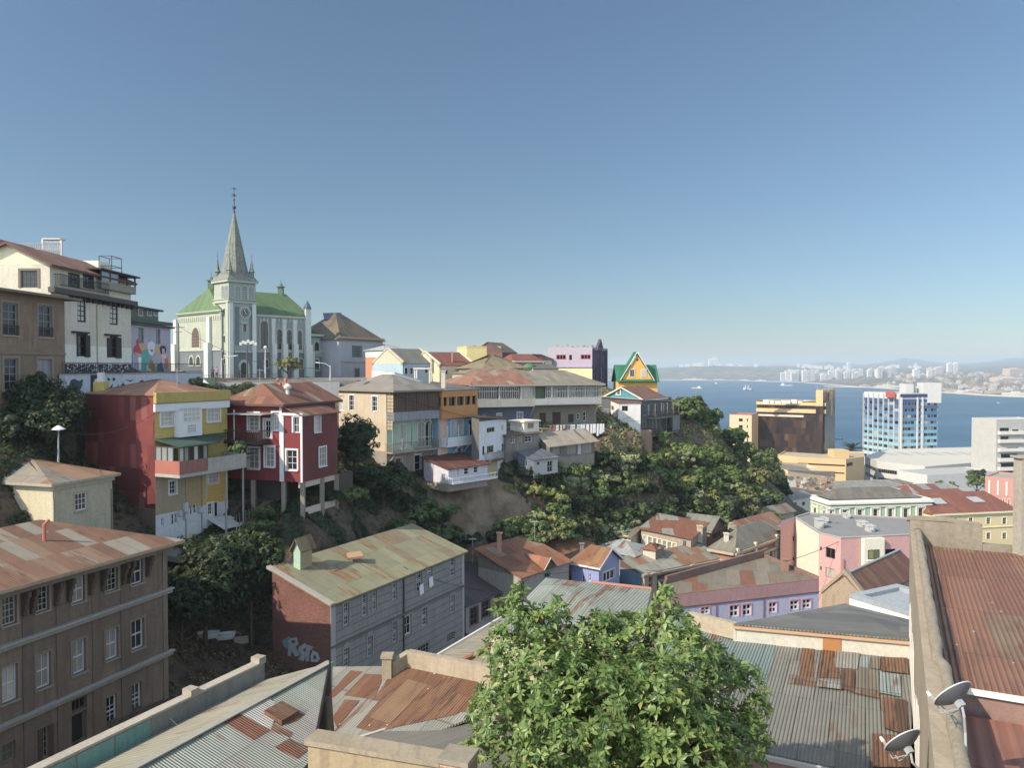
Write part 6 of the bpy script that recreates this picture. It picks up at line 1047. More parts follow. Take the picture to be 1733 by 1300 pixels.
CRW = plaster('998b72', .6, '7d7059', 1.3, .1, '6a5f4e'); m = MB(); a, c = o4(687, 1131), o4(813, 1157); dd = (c-a).normalized(); m.box(a-Z3*.4, c-a+dd*.6, Vector((-dd.y, dd.x, 0))*.3, Z3*1.05); m.build('parapet', CRW, t)
a2 = o4(655, 1149); m = MB(); m.box(a2+Vector((-.18, -.1, -.3)), (.36, 0, 0), (0, .36, 0), (0, 0, 1.1)); m.box(a2+Vector((-.23, -.15, .8)), (.46, 0, 0), (0, .46, 0), (0, 0, .12)); m.build('pier', CRW, t); m = MB(); m.box(a2+Vector((0, .1, -.4)), a+Vector((0, .15, 0))-a2, (.25, -.1, 0), (0, 0, 1.02)); m.build('parapet', CRW, t)
# R5 lower grey roof
pA5, pB5, pC5 = P(595, 1254, 25.7)-Z3*.05, P(764, 1204, 27.8), P(820, 1300, 22.5); n5 = (pB5-pA5).cross(pC5-pA5).normalized(); o5 = lambda px, py: onpl(px, py, pA5, n5)
t = thing('grey_ribbed_roof_house', 'lower grey ribbed corrugated roof between the rust roof and the near stucco parapet', 'house', pA5-Z3*8); m = MB(); m.slab([o5(595, 1254), o5(560, 1330), o5(900, 1400), o5(960, 1240), o5(764, 1204)], .06); m.build('roof', sheet((('7d786c', 3), ('858074', 2)), .03, .12, 1.2, 8, dirt=.2, bs=1., seamc=.1), t, hdir=Vector((.45, -.9, 0))); m = MB(); q = [o5(600, 1254), o5(600, 1330), o5(880, 1390), o5(940, 1240), o5(764, 1206)]; m.hexa([p-Z3*7 for p in q], [p-Z3*.1 for p in q]); m.build('wall', plaster('8a7c68', .5), t)
m = MB(); m.tube([o5(595, 1254)+Z3*.04, o5(708, 1219)+Z3*.05], .04, 5); m.tube([o5(764, 1203)+Z3*.03, o5(800, 1212)+Z3*.03], .04, 5); m.build('flashing', paint('b9b6ac'), t)
# near stucco parapet
a, c = P(521, 1253, 15.2), P(745, 1290, 14.3); dd = Vector((c.x-a.x, c.y-a.y, 0)).normalized(); nn = Vector((-dd.y, dd.x, 0)); t = thing('stucco_parapet', 'stained beige stucco parapet with flaking plaster and brick pier at the bottom edge', 'wall', a-Z3*4); m = MB(); m.hexa([a-Z3*4, c-Z3*4, c-Z3*4+nn*.4, a-Z3*4+nn*.4], [a-Z3*.09, c-Z3*.09, c-Z3*.09+nn*.4, a-Z3*.09+nn*.4]); m.build('wall', plaster('998664', .8, '7d6c4e', 1.6, .25, 'b5ae9a'), t)
m = MB(); m.hexa([a-Z3*.088-nn*.06-dd*.05, c-Z3*.088-nn*.06, c-Z3*.088+nn*.46, a-Z3*.088+nn*.46-dd*.05], [a-nn*.06-dd*.05+Z3*.02, c-nn*.06, c+nn*.44, a+nn*.44-dd*.05+Z3*.02]); m.build('coping', plaster('92846c', .8, '756851', 2), t); m = MB(); m.box(c-nn*.05-Z3*4, dd*.56, nn*.55, Z3*4.0); m.build('pier', brick('a06a4c', '8f6a54', 'b0a48c', dirt=.5), t); m = MB(); m.box(c-nn*.08+dd*-.03, dd*.62, nn*.6, Z3*.1); m.build('pier_cap', plaster('8a8070', .7), t)
# roof between tenement and tree, roof behind tree
q = [G(728, 1117, 50.0), G(838, 1180, 50.6), G(960, 1075, 51.2), G(848, 1046, 50.2)]; t = thing('beige_roof_house', 'low beige tin roof with a rusty ridge line left of the leafy tree', 'house', q[0]-Z3*9); m = MB(); m.slab(q, .07); m.build('roof', sheet((('a39a84', 3), ('989079', 2)), .06, .13, 1, 5, dirt=.2), t, hdir=(q[3]-q[0])); m = MB(); m.tube([G(*cI(0, 1000), 50.45), G(*cI(200, 905), 50.6)], .12, 5); m.build('ridge_cap', paint('94583e'), t); m = MB(); m.tube([q[0]+Z3*.02, q[3]+Z3*.02], .08, 5); m.build('gutter', paint('c5c2b8'), t); m = MB(); m.hexa([p-Z3*10 for p in q], [p-Z3*.15 for p in q]); m.build('wall', plaster('9c937f', .4), t)
r0, r1, e1, e0 = P(924, 978, 40.5), P(1103, 998, 38.2), P(1082, 1075, 31.5), P(830, 1070, 34.5); t = thing('green_grey_roof_house', 'pale green-grey corrugated roof with rust-red ridge seen behind the top of the leafy tree', 'house', (r0+e1)/2-Z3*9); m = MB(); m.slab([r0, e0, e1, r1], .06); m.build('roof', sheet((('8f9a8c', 4), ('98a296', 3), ('9c7a68', 1)), .18, .16, 1.3, 4, dirt=.2, bs=1.), t, hdir=(r1-r0)); m = MB(); m.hexa([p-Z3*10 for p in (r0, e0, e1, r1)], [p-Z3*.1 for p in (r0, e0, e1, r1)]); m.build('wall', plaster('b5a68a', .3), t); m = MB(); m.tube([r0+(r1-r0)*.45+Z3*.03, r1+Z3*.03], .1, 5); m.build('ridge_cap', paint('8f5a48'), t)
# bathtubs, board in the yard
for k, (px, py, a_, lb) in enumerate(((353, 1094, .25, 'nearer of two discarded white bathtubs lying in the dry weedy yard'), (381, 1086, .35, 'farther of two discarded white bathtubs, touching the pale board'))):
    p = onground(px, py); t = thing('bathtub', lb, 'bathtub', p, 'discarded bathtubs in the yard'); R = Matrix.Rotation(a_, 3, 'Z'); o_ = lambda r, z, n=20: [p+R@Vector((r[0]*max(-1, min(1, 1.25*math.cos(q*2*math.pi/n))), r[1]*math.sin(q*2*math.pi/n), z+.15)) for q in range(n)]
    m = MB(); m.tube_like([o_((.5, .2), 0), o_((.65, .3), .2), o_((.74, .36), .42), o_((.8, .4), .45), o_((.8, .4), .48), o_((.7, .31), .47), o_((.6, .26), .25), o_((.45, .16), .08)], cap=True); m.build('basin', paint('c9ced0', .3), t, smooth=False); m = MB(); m.lathe(p+R@Vector((.4, 0, .24)), [(.04, 0), (.04, .03)], 8); m.build('drain', paint('3a3a3a'), t)
p = onground(403, 1092); m = MB(); m.box(p+Vector((-.3, 0, .0)), (1.0, .3, 0), (0, .08, 0), (0, -.15, .62)); m.tube([p+Vector((-.6, .2, 0)), p+Vector((-.3, .2, 1.0)), p+Vector((.2, .2, .7))], .04, 5); tag(m.build('broken_board', plaster('a09a8c', .5), None), 'pale broken board propped up next to the bathtubs', 'board')
# ============ white house with teal gable
WHT = plaster('cfcec8', .25, 'a3a19a'); TEAL = plaster('2f8494', .25, '286e7c')
b = Bd('teal_gable_house', 'white clifftop house with teal gable, brown tin roof and dark glazed side balconies', 'house', rect((1018, 124), (1087, 120), dep=9), 52, zof(675, 123), TEAL); b.walls()
b.hip(1.95, .35, sheet((('96604c', 3), ('8a5644', 2)), .15, .13), 'L', in0=0, in1=1, gm=TEAL, fascia=WHITE, vent=paint('8a5644')); u, v = b.uv(1, 1047, 663)
w_ = b.part(1, u-.45, u+.45, v-.6, v+.55, .01, .14, WHITE, 'window'); b.bx(1, u-.28, u+.28, v-.42, v+.38, .141, .15).build('pane', glass('6a705a', '8d8f70', .5), w_)
d = Bd('', '', '', rect((1046, 116), (1084, 116.2), left=1027), zof(739, 116)-.3, zof(681, 116), WHT, root=b.root); d.win(1, [(1052.5, 687, 1063, 696), (1052, 715.5, 1063, 724)], 2, 1, fm=paint('6e6a64'), pane=GLD, fw=.08); d.win(0, [(1034, 687, 1038.5, 694)], 1, 1, fm=paint('6e6a64'), pane=GLD); d.part(1, 0, d.fr(1)[3], 2.6, 2.66, .001, .02, GREYW, 'string_course'); d.walls('front_block'); d.mono([d.z1+.3, d.z1, d.z1, d.z1+.3], .2, sheet((('8a5446', 2), ('7d4c40', 1)), .2), name='front_roof', fill=WHT)
d = Bd('', '', '', rect((1010, 118.5), (1030, 119.5), dep=4), 50.5, zof(694, 118.5), WHT, root=b.root); d.win(1, [(1019, 713, 1023, 718)], 1, 1, pane=GLD, fm=DK); d.walls('side_block'); d.flat(CONC, .15); 
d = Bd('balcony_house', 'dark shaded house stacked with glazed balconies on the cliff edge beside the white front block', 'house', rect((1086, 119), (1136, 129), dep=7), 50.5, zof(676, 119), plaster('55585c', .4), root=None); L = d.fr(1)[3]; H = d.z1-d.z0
for k, v in enumerate((H-5.6, H-3.0)): d.balcony(1, 1+k, L, v, 1.4, .95, sm=CONCD, rm=IRON, step=.25, posts=4, ph=2.3, pm=paint('6e665e'))
for v in (H-5.4, H-2.8):
    for k in range(7): u = .8+k*(L-1.5)/7; d.w1(1, u, u+.9, v+.2, v+1.9, 2, 2, paint('8f8a80'), .1, None, .1, None, GL)
d.walls(); d.mono([d.z1+.3, d.z1, d.z1-.6, d.z1-.3], .3, plaster('9a968c', .3), fill=plaster('8f6e58', .3)); m = MB(); p = d.pt(1, L-3.2, H-5.4, 1.5); m.box(p, d.fr(1)[1]*3, Vector((0, 0, 2.3)), d.fr(1)[2]*.06); m.build('sheet_screen', sheet((('7d848c', 1),), .05), d.root); m = MB()
for u in (1, 4, 7, 9.5): p = d.pt(1, min(u, L-.3), 0, 1.2); zz = tz(p.x, p.y)-.6; m = MB(); m.cbox(p.x-.12, p.x+.12, p.y-.12, p.y+.12, zz, d.z0+H-5.6); m.build('stilt', CONCD, d.root)
m = MB(); p = P(1088, 735, 117); m.cbox(p.x-1.2, p.x+1.2, 116.5, 117.2, 48, zof(728, 117)); tag(m.build('stone_buttress', plaster('9a7a60', .6), None), 'square reddish stone buttress under the corner of the white front block', 'buttress')
# ============ yellow gable house with green roof
YG = plaster('d9a02e', .12, 'bf8c28'); GRR = sheet((('1f7a58', 3), ('24805c', 2), ('1c6e50', 1)), 0, .4, .6, 6, dirt=.1, seamc=.1)
b = Bd('yellow_gable_house', 'bright yellow house with tall pointed gable set in a green tin roof', 'house', rect((1046, 141), (1112, 141.5), dep=4.4), 55, zof(646, 141), YG); L = b.fr(1)[3]
b.walls(); b.hip(3.1, .35, GRR, 'R', in0=0, in1=0, gm=GRR, vent=paint('1c6e50')); O, h, n, _ = b.fr(1)
def gp(px, py, w): u, v = b.uv(1, px, py, w); return b.pt(1, u, v, w)
m = MB(); q = [(1053, 642), (1104, 642), (1078.5, 600)]; m.hexa([gp(x, y, -2.5) for x, y in q], [gp(x, y, .5) for x, y in q]); m.build('front_gable', YG, b.root); m = MB(); a_, c_, t_ = gp(1049.5, 644, .8), gp(1107.5, 644, .8), gp(1078.5, 596, .8)
for p0, p1 in ((a_, t_), (t_, c_)): m.hexa([p0, p1, p1-n*3, p0-n*3], [p0+Z3*.12, p1+Z3*.12, p1-n*3+Z3*.12, p0-n*3+Z3*.12])
m.build('gable_roof', GRR, b.root); m = MB()
for p0, p1 in ((a_, t_), (t_, c_)): m.hexa([p0-Z3*.12+n*.001, p1-Z3*.12+n*.001, p1+Z3*.14+n*.001, p0+Z3*.14+n*.001], [p0-Z3*.12+n*.06, p1-Z3*.12+n*.06, p1+Z3*.14+n*.06, p0+Z3*.14+n*.06])
m.build('bargeboard', paint('c5cdbd'), b.root)
for x0, x1 in ((1066, 1073), (1086, 1093)):
    p = gp(x0, 637, .5); q = gp(x1, 626, .5); m = MB(); m.box(p-h*.15-Z3*.15, h*((q-p).dot(h)+.3), n*.08, Z3*(q.z-p.z+.3)); w_ = m.build('window', WHITE, b.root); m = MB(); l_ = (q-p).dot(h)
    for k in range(2): m.box(p+h*(l_*k/2+.03)+n*.081, h*(l_/2-.06), n*.01, Z3*(q.z-p.z))
    m.build('pane', GL, w_)
c_ = gp(1078.5, 609, .5); m = MB(); m.hexa([c_+h*.2*math.cos(k*.628)+Z3*.2*math.sin(k*.628) for k in range(10)], [c_+n*.04+h*.2*math.cos(k*.628)+Z3*.2*math.sin(k*.628) for k in range(10)]); m.build('round_vent', paint('1f2a22'), b.root)
p = gp(1050, 646, .9); q = gp(1108, 641.5, .9); m = MB(); m.hexa([p+Z3*0, q-Z3*(q.z-p.z), q-Z3*(q.z-p.z)-n*.9, p-n*.9], [p+Z3*.1, q-Z3*(q.z-p.z)+Z3*.1, q-n*.9+Z3*.2, p-n*.9+Z3*(q.z-p.z)+Z3*.2]); m.build('apron_roof', GRR, b.root)
# ============ purple building
LIL = plaster('9a909e', .2, '9480a4'); b = Bd('purple_building', 'three-storey building with lilac attic, cream lower wall and dark purple stepped side gable', 'building', rect((1002, 140), (1028, 152), left=928), 55, zof(592, 140), plaster('cfc08a', .2), mats={1: plaster('4a4254', .3)})
H = b.z1-b.z0; v1 = b.vz(0, 960, 619); b.zone(0, LIL, v=(v1-.1, H)); b.part(0, 0, b.fr(0)[3], v1-.3, v1, .001, .25, paint('9c88ae'), 'cornice'); b.win(0, [cE(1025, 138, 1080, 165), cE(1165, 137, 1222, 163)], 3, 1, fm=paint('8a3a44'), fw=.12, mw=.14, pane=GLD, small=False); b.win(0, [cE(1098, 138, 1115, 168)], 1, 1, fm=paint('9a4048'), pane=GL, name='door')
for px in (1004, 1015, 1025): u = max(.3, min(b.fr(1)[3]-.3, b.uv(1, px, 620)[0])); b.part(1, u-.3, u+.3, 0, H+.2, .001, .25, plaster('54446a', .3), 'pilaster')
b.win(1, [(1006, 622, 1009, 642), (1018, 622, 1021, 642)], 1, 2, fm=paint('5a4a70'), pane=GLD); b.walls(); b.flat(plaster('b0a890', .3), .5, .3, pm=LIL)
W = b.pts; L = b.fr(1)[3]; q = [b.pt(1, 0, H, 0), b.pt(1, L, H-1.2, 0), b.pt(1, L*.8, H-.6, 0), b.pt(1, L*.55, H+2.2, 0), b.pt(1, L*.3, H, 0)]; m = MB(); m.hexa(q, [x-b.fr(1)[2]*.5 for x in q]); m.build('gable', plaster('4a4254', .3), b.root); m = MB()
rr = random.Random(8)
for k in range(8): p = b.pt(0, 1.2+k*.95, H+.5, -1.5-rr.random()*2); m = MB(); m.cbox(p.x-.25, p.x+.25, p.y-.2, p.y+.2, p.z-.4, p.z+rr.uniform(.2, .7)); tag(m.build('rooftop_clutter', paint(rr.choice(['8f8a7c', '77706a', 'a8a090'])), b.root))
# ============ houses on the skyline of the ridge
def hs(name, label, B, C, z0, py, mat, wins=(), roof=None, left=None, dep=None, **k):
    b = Bd(name, label, 'house', rect(B, C, left=left, dep=dep), z0, zof(py, B[1]), mat, mats=k.get('mats'))
    if wins: b.win(k.get('wf', 1), wins, 2, 2, fm=WHITE, pane=GLD, fw=.09, small=k.get('small', True))
    b.walls(); roof(b) if roof else None; return b
PB = plaster('8fa6b4', .3, '788e9c')
def parg(b, mt, col, rise=2.0, ax='R'):
    b.hip(rise, .05, mt, ax, in0=0, in1=0, gm=col, vent=False); Q = b.pts if ax == 'R' else b.pts[1:]+b.pts[:1]
    for (p, q, s_) in ((Q[0], Q[1], -1), (Q[3], Q[2], 1)):
        md = (p+q)/2+Z3*(b.z1+rise+.25); d_ = (Q[2]-Q[1]).normalized()*.35
        for e in (p, q): e = e+Z3*(b.z1+.05); m = MB(); m.hexa([e-Z3*.5, md-Z3*.5, md-Z3*.5-d_*s_, e-Z3*.5-d_*s_], [e+Z3*.3, md, md-d_*s_, e+Z3*.3-d_*s_]); m.build('parapet', col, b.root)
hs('blue_terraced_house', 'pale blue house with olive-grey roof between sloping cream parapets on the ridge', (682, 128), (740, 133), 57, 615, PB, [(684, 622, 690, 634), (693, 622, 699, 634), (718, 620, 724, 632)], lambda b: parg(b, sheet((('77786a', 3), ('707264', 2)), .02, .3), plaster('b5a88c', .3), 2.5), dep=9)
hs('red_tiled_house', 'cream house with red ribbed roof beside the pale blue house on the ridge', (744, 130), (806, 135), 57, 618.5, plaster('c5b58c', .3), [(750, 626, 758, 634)], lambda b: parg(b, sheet((('8f4438', 3), ('9a4c3e', 2)), .05, .55, bs=1), plaster('c0b498', .3), 2.3), dep=9)
hs('orange_wall_house', 'narrow house with orange wall and white cornice left of the pale blue house', (648, 134), (678, 136), 57, 604, plaster('b5744c', .25), [], lambda b: b.flat(plaster('c5bfb0', .2), .9, .3, pm=plaster('c9c6bc', .2)), dep=7)
hs('white_turret_house', 'white house with little pyramid turret roof on the skyline left of the ridge', (652, 146), (686, 149), 57, 592, plaster('c9c8c4', .2), [], lambda b: b.hip(1.2, .4, sheet((('a8b0b4', 1),), 0, .4), 'R', in0=3, in1=3, vent=WHITE), dep=7)
hs('tan_hip_roof_house', 'grey-walled house with broad tan hip roof in the middle of the ridge', (818, 124), (890, 128), 57, 623, plaster('8f8c7e', .3), [(858, 627, 862, 632), (866, 627, 870, 632), (840, 627, 846, 633)], lambda b: b.hip(2.3, .4, sheet((('94805c', 3), ('8a7856', 2)), .05, .14), 'R', vent=paint('a08c68')), dep=9)
hs('yellow_attic_house', 'yellow walled house with dark chimneys behind the tan hip roof', (790, 146), (848, 148), 57, 590, plaster('d2bf74', .15), [(830, 599, 836, 604), (838, 599, 842, 604)], lambda b: b.flat(plaster('b0a080', .3), .5, .3, pm=plaster('c9a860', .2)), dep=8)
hs('brown_gable_house', 'house with plum-brown gable facing right behind the yellow attic house', (850, 146), (874, 153), 57, 596, plaster('6a4a48', .3), [], lambda b: b.hip(2.0, .2, sheet((('7d6558', 2),), .1), 'R', in0=0, in1=0, gm=plaster('5f4244', .2), vent=paint('8a7464')), dep=6)
hs('plain_red_roof_house', 'long low house with brick-red roof and white eaves on the right of the ridge skyline', (871, 134), (918, 136), 57, 611, plaster('b0706a', .2), [], lambda b: b.hip(1.3, .3, sheet((('96453a', 3), ('8a4036', 2)), .05, .4), 'R', in0=1, in1=1, fascia=WHITE, vent=paint('96453a')), dep=7)
hs('small_maroon_house', 'small maroon-roofed house between the red roof and the purple building', (915, 140), (934, 142), 57, 608, plaster('c5bcb4', .2), [(920, 611, 923, 617)], lambda b: b.hip(1.0, .3, sheet((('5e3438', 2),), .1), 'R', vent=paint('5e3438')), dep=5)
b = hs('conservatory', 'row of glazed white conservatory bays with green rounded hood on the ridge', (902, 118), (943, 121), 57, 624, plaster('a8a690', .2), [(890+k*6, 626, 894.5+k*6, 634) for k in range(9)], lambda b: b.hip(.7, .15, sheet((('6e7460', 2),), .02), 'R', in0=0, in1=.3, vent=paint('6e7460')), left=888, small=False)
m = MB(); p = P(896, 622, 119); m.sphere(p, 1.0, 12, 6, .7); m.build('green_hood', sheet((('4f7a50', 1),), 0), b.root)
hs('low_rust_terrace_house', 'low terrace house with pale rust roof just behind the long gallery roof', (790, 116), (905, 121), 57, 632, plaster('9a9488', .3), [(812, 634, 818, 638), (850, 634, 856, 638)], lambda b: b.hip(.8, .2, sheet((('a07c68', 2), ('8f8674', 2)), .2, .14), 'R', in0=3, in1=3, vent=GREYW), dep=6)
for k, (px, py, Y, w_, h_) in enumerate(((803, 586, 148, .5, 1.5), (817, 587, 148, .3, 1.2), (836, 589, 148, .4, .9), (729, 608, 131, .2, 1.3), (765, 596, 133, .2, 1.4))): p = P(px, py, Y); m = MB(); m.cbox(p.x-w_/2, p.x+w_/2, Y, Y+.5, p.z-h_*1.6, p.z); m.cbox(p.x-w_/2-.08, p.x+w_/2+.08, Y-.08, Y+.58, p.z, p.z+.12); tag(m.build('chimney', paint(('4a4644', '6b6460', '5a5552', 'b5ada0', 'a87a68')[k]), None), ('tall dark square', 'thin grey', 'short dark', 'slim cream', 'slim reddish')[k]+' chimney on the ridge skyline', 'chimney', 'chimneys on the ridge skyline')
# ============ brown glass office tower with beige podium
BG = plaster('c0a068', .1, 'a88c5a'); GT = sheet((('38261c', 3), ('46301f', 3), ('2a1d18', 3), ('5e4430', 1), ('1e1816', 1)), 0, 50, 1.9, 3.3, bs=.2, dirt=.1, rough=.3, seamc=.45)
T = rect((1396, 360), (1412.5, 384), left=1277); b = Bd('brown_glass_tower', 'dark brown glass office tower with beige band storeys and stair tower above the bay', 'office tower', T, 14, zof(705.5, 360), GT); L0 = b.fr(0)[3]; H = b.z1-b.z0
b.walls('curtain_wall'); mid = b.uv(0, 1360, 740)[0]; b.part(0, b.uv(0, 1277, 740)[0], mid, H-.6, H+.4, .001, .5, plaster('b5a998', .1), 'cornice'); b.part(0, 0, 1, 0, .1, 0, .1, BG, 'plinth')
I = rect((1396, 361), (1398, 364), left=1282); d = Bd('', '', '', [p for p in rect((1397, 361), (1410, 380), left=1282)], b.z1, zof(680, 361), GT, root=b.root); d.walls('upper_curtain_wall'); h_ = d.z1-d.z0; w0 = d.vz(0, 1340, 703); 
for y0, y1 in ((680.5, 686), (692, 698.5)): d.part(0, -.3, d.fr(0)[3]+.1, d.vz(0, 1340, y1), d.vz(0, 1340, y0), .001, .8, BG, 'band')
d.flat(plaster('8a8070', .2), 0); S = rect((1392, 359.5), (1412.8, 386), left=1381); d = Bd('', '', '', S, 14, zof(664, 359.5), GT, root=b.root, mats={0: GT}); d.zone(0, BG, v=(b.z1-14+5, 80)); d.walls('stair_tower'); d.flat(BG, 1, 1, pm=BG)
d = Bd('', '', '', rect((1407, 372), (1408, 374), left=1385), b.z1, zof(664, 372), BG, root=b.root); d.walls('lift_tower'); m = MB()
for px in (1383, 1402): p = P(px, 664, 366); m.cbox(p.x-.12, p.x+.12, 366, 366.2, p.z, p.z+3)
m.build('mast', GREYW, b.root); rr = random.Random(1)
for k in range(9): p = P(1296+k*10, 680, 366); m = MB(); m.cbox(p.x-rr.uniform(.5, 1.6), p.x+rr.uniform(.5, 1.6), 366, 368, p.z-1, p.z+rr.uniform(.3, 1)); m.build('roof_unit', paint('cfcbc0'), b.root)
d = Bd('cream_flank_tower', 'narrow cream office block with red-edged roof against the left side of the glass tower', 'office block', rect((1272, 362), (1283, 372), left=1235), 16, zof(703, 362), plaster('b8a884', .2), mats={1: plaster('b8925a', .1)}); d.win(0, [(1250.5, 708.5+k*11.3, 1257, 713.5+k*11.3) for k in range(5)]+[(1264, 708.5+k*11.3, 1266, 713.5+k*11.3) for k in range(5)], 1, 1, fm=paint('4a4038'), pane=GLD, fw=.1); d.walls(); d.flat(paint('9c5a48'), .3, .3, pm=paint('a0604c'))
PD = BG; b = Bd('beige_podium', 'beige concrete podium with two dark ribbon windows in front of the glass tower', 'office block', [Vector((X_(px, Y), Y, 0)) for px, Y in ((1316, 352), (1350, 343), (1432, 335), (1463, 345), (1463, 365), (1330, 372))], 6, zof(776, 343), PD); b.win(1, [(1350, 783.5, 1442, 789.5)], 18, 1, fm=paint('2a2420'), pane=GLD, fw=.1, mw=.12) if 0 else None
for r in ((1350.5, 783.5, 1431, 789.8), (1354, 796.5, 1430, 802.5)): u0, v1 = b.uv(1, r[0], r[1]); u1, v0 = b.uv(1, r[2]-1, r[3]); b.w1(1, u0, u1, v0, v1, 16, 1, paint('2a2420'), .1, None, .1, None, GLD, .12, mw=.15, name='ribbon_window')
b.win(2, [(1433, 783, 1443, 789)], 4, 1, fm=paint('2a2420'), pane=GLD, fw=.1); b.walls(); b.flat(plaster('a5967c', .3), .6, .4, pm=BG); p = P(1423, 762, 346); m = MB(); m.cbox(p.x-3.4, p.x+3.4, 345, 352, zof(790, 346), p.z); m.build('lift_house', BG, b.root)
GTW = glass('4a5a66', '8b9aa2', .5)
# ============ blue and white tower
WT = plaster('b5b6b4', .25, '989a9a'); b = Bd('blue_white_tower', 'white ribbed office tower banded in blue fading to turquoise near the water', 'office tower', rect((1523, 428), (1586, 434), left=1463), 7, zof(668, 428), WT, mats={1: WT, 2: plaster('8f9094', .1)})
H = b.z1-b.z0; L0, L1 = b.fr(0)[3], b.fr(1)[3]; bl = ['2a4a7c', '2f5888', '366896', '3f76a2', '4a86ac', '5896b4', '66a2ba', '74acc0', '84b6c6', '96c0ca', 'a4cad0']; vt0, vb0 = b.vz(1, 1523, 676), b.vz(1, 1523, 782); fh = (vt0-vb0)/10.
for k in range(11):
    v = vt0-k*fh; m_ = paint(bl[min(10, k)], .6)
    b.part(0, .2, L0-.2, v-fh*.5, v, .001, .25, m_, 'blue_band'); b.part(1, .2, L1-.2, v-fh*.5, v, .001, .25, m_, 'blue_band')
    if k < 10:
        for i, L, n_ in ((0, L0, 7), (1, L1, 11)):
            for j in range(n_):
                u0 = .4+(L-.8)*j/n_; 
                if i == 1 and j in (6,): continue
                b.part(i, u0+.15, u0+(L-.8)/n_-.15, v-fh*.97, v-fh*.52, .001, .12, [GTW, GL, GTW, GLD][(k*3+j*5+i) % 4], 'window_pane')
for j in range(8): u = L0*j/7; b.part(0, max(0, u-.22), min(L0, u+.22), 0, H, .001, .9, WT, 'fin')
for px in (1524.5, 1551.5, 1560): u = b.uv(1, px, 720)[0]; b.part(1, max(0, u-.4), u+.4, 0, H-1.5, .001, .8, WT, 'fin')
b.part(1, 0, L1, H-1.6, H+.2, .001, .3, paint('1c3566', .6), 'parapet_band'); b.walls(); b.flat(plaster('7a8288', .3), .8, .4)
for (x0, y0, x1, y1, Y, l) in ((1563, 648, 1593, 676, 432, 'largest white'), (1533, 650, 1546, 666, 434, 'small white'), (1546, 654, 1552, 666, 436, 'narrow white'), (1509, 663, 1515, 667, 430, 'red')):
    p = P(x0, y0, Y); q = P(x1, y1, Y); m = MB(); m.cbox(p.x, q.x, Y, Y+7, q.z-2, p.z); tag(m.build('rooftop_box', paint('b0483c') if l == 'red' else WT, None), l+' plant room box on top of the blue and white tower', 'plant room')
b = Bd('white_podium', 'long low white podium building with ribbon windows below the blue and white tower', 'office block', [Vector((X_(px, Y), Y, 0)) for px, Y in ((1464, 392), (1484, 372), (1566, 350), (1690, 372), (1690, 440), (1500, 425))], 5, 19.2, WT)
for i, u1f in ((0, .95), (1, .95)):
    L = b.fr(i)[3]
    for v0, v1 in ((9.2, 11.0), (5.2, 6.8)): b.w1(i, L*.04, L*u1f, v0, v1, max(6, int(L/1.3)), 1, paint('4a4a4c'), .1, None, .1, None, GLD, .15, mw=.3, name='ribbon_window')
b.walls(); b.flat(plaster('b5b3a8', .25), .5, .4); m = MB(); [m.cbox(X_(1500+k*26, 405), X_(1500+k*26+14, 405), 400, 414, 19.25, 19.3) for k in range(7)]; m.build('roof_felt', plaster('9c9e98', .2), b.root)
b = Bd('white_podium_hall', 'low white hall with undulating grey roof at the foot of the podium', 'hall', rect((1570, 318), (1690, 330), dep=16), 7, zof(806, 318), WT); b.walls(); b.flat(plaster('9a9c9a', .2), .4, .3); 
# far right white stepped building
b = Bd('white_balcony_tower', 'white apartment tower with stepped angular balconies at the right edge', 'apartment building', rect((1686, 330), (1765, 334), dep=14), 6, zof(712, 330), plaster('a5a5a0', .3)); L = b.fr(1)[3]
for r in ((1692, 724.5, 1708, 730.5), (1713, 727, 1724, 733), (1693, 739, 1707, 745.5), (1704, 757.5, 1724, 763.5), (1694, 768.5, 1722, 775), (1694, 784, 1720, 791), (1694, 798.5, 1713, 804)): u0, v1 = b.uv(1, r[0], r[1]); u1, v0 = b.uv(1, r[2], r[3]); b.w1(1, u0, u1, v0, v1, 5, 1, paint('4a4a4a'), .1, None, .1, None, GLD, .5, mw=.15)
for y in (733, 747, 762, 779, 794): u0, v = b.uv(1, 1691, y+3, .8); b.part(1, u0, L*.55, v, v+1.4, .001, 1.2, plaster('c9c6bc', .15), 'balcony')
b.walls(); b.flat(WT, .5, .3)
# sheds on the quay
for k, (x0, x1, y, Y) in enumerate(((1592, 1631, 768.5, 500), (1641, 1680, 768, 505))): b = Bd('quay_warehouse', ('left', 'right')[k]+' of two long white quay warehouses at the water behind the towers', 'warehouse', rect((x0, Y), (x1, Y+2), dep=14), 2.5, zof(y, Y), WT, group='quay warehouses'); b.walls(); b.hip(1.2, .3, sheet((('b5b8b8', 2),), 0, 1), 'R', in0=0, in1=0, vent=GREYW)
b = Bd('dark_quay_shed', 'dark open-sided quay shed with grey gable roofs behind the podium', 'shed', rect((1593, 452), (1668, 458), dep=10), 4, zof(779, 452), plaster('3c3c40', .2)); b.walls(); b.hip(1.5, .5, sheet((('6e7074', 2), ('5c5e62', 1)), .02, 1), 'R', in0=2, in1=2, vent=GREYW)
# pink building right
b = Bd('pink_pilaster_building', 'old pink building with pale pilasters and arcade at the far right', 'building', rect((1668, 236), (1740, 228), dep=14), 10, zof(808, 236), plaster('b07a70', .2, '9c6c64')); L = b.fr(1)[3]; H = b.z1-b.z0
for k in range(5): u = 1+k*2.3; b.part(1, u, u+.4, H-5, H-.8, .001, .25, paint('d5cabc'), 'pilaster')
b.win(1, [(1671+k*8.6, 844, 1675+k*8.6, 856) for k in range(5)], 1, 1, fm=paint('d5cabc'), pane=GLD, fw=.15); b.walls(); b.flat(plaster('8f8a7c', .2), .4, .3)
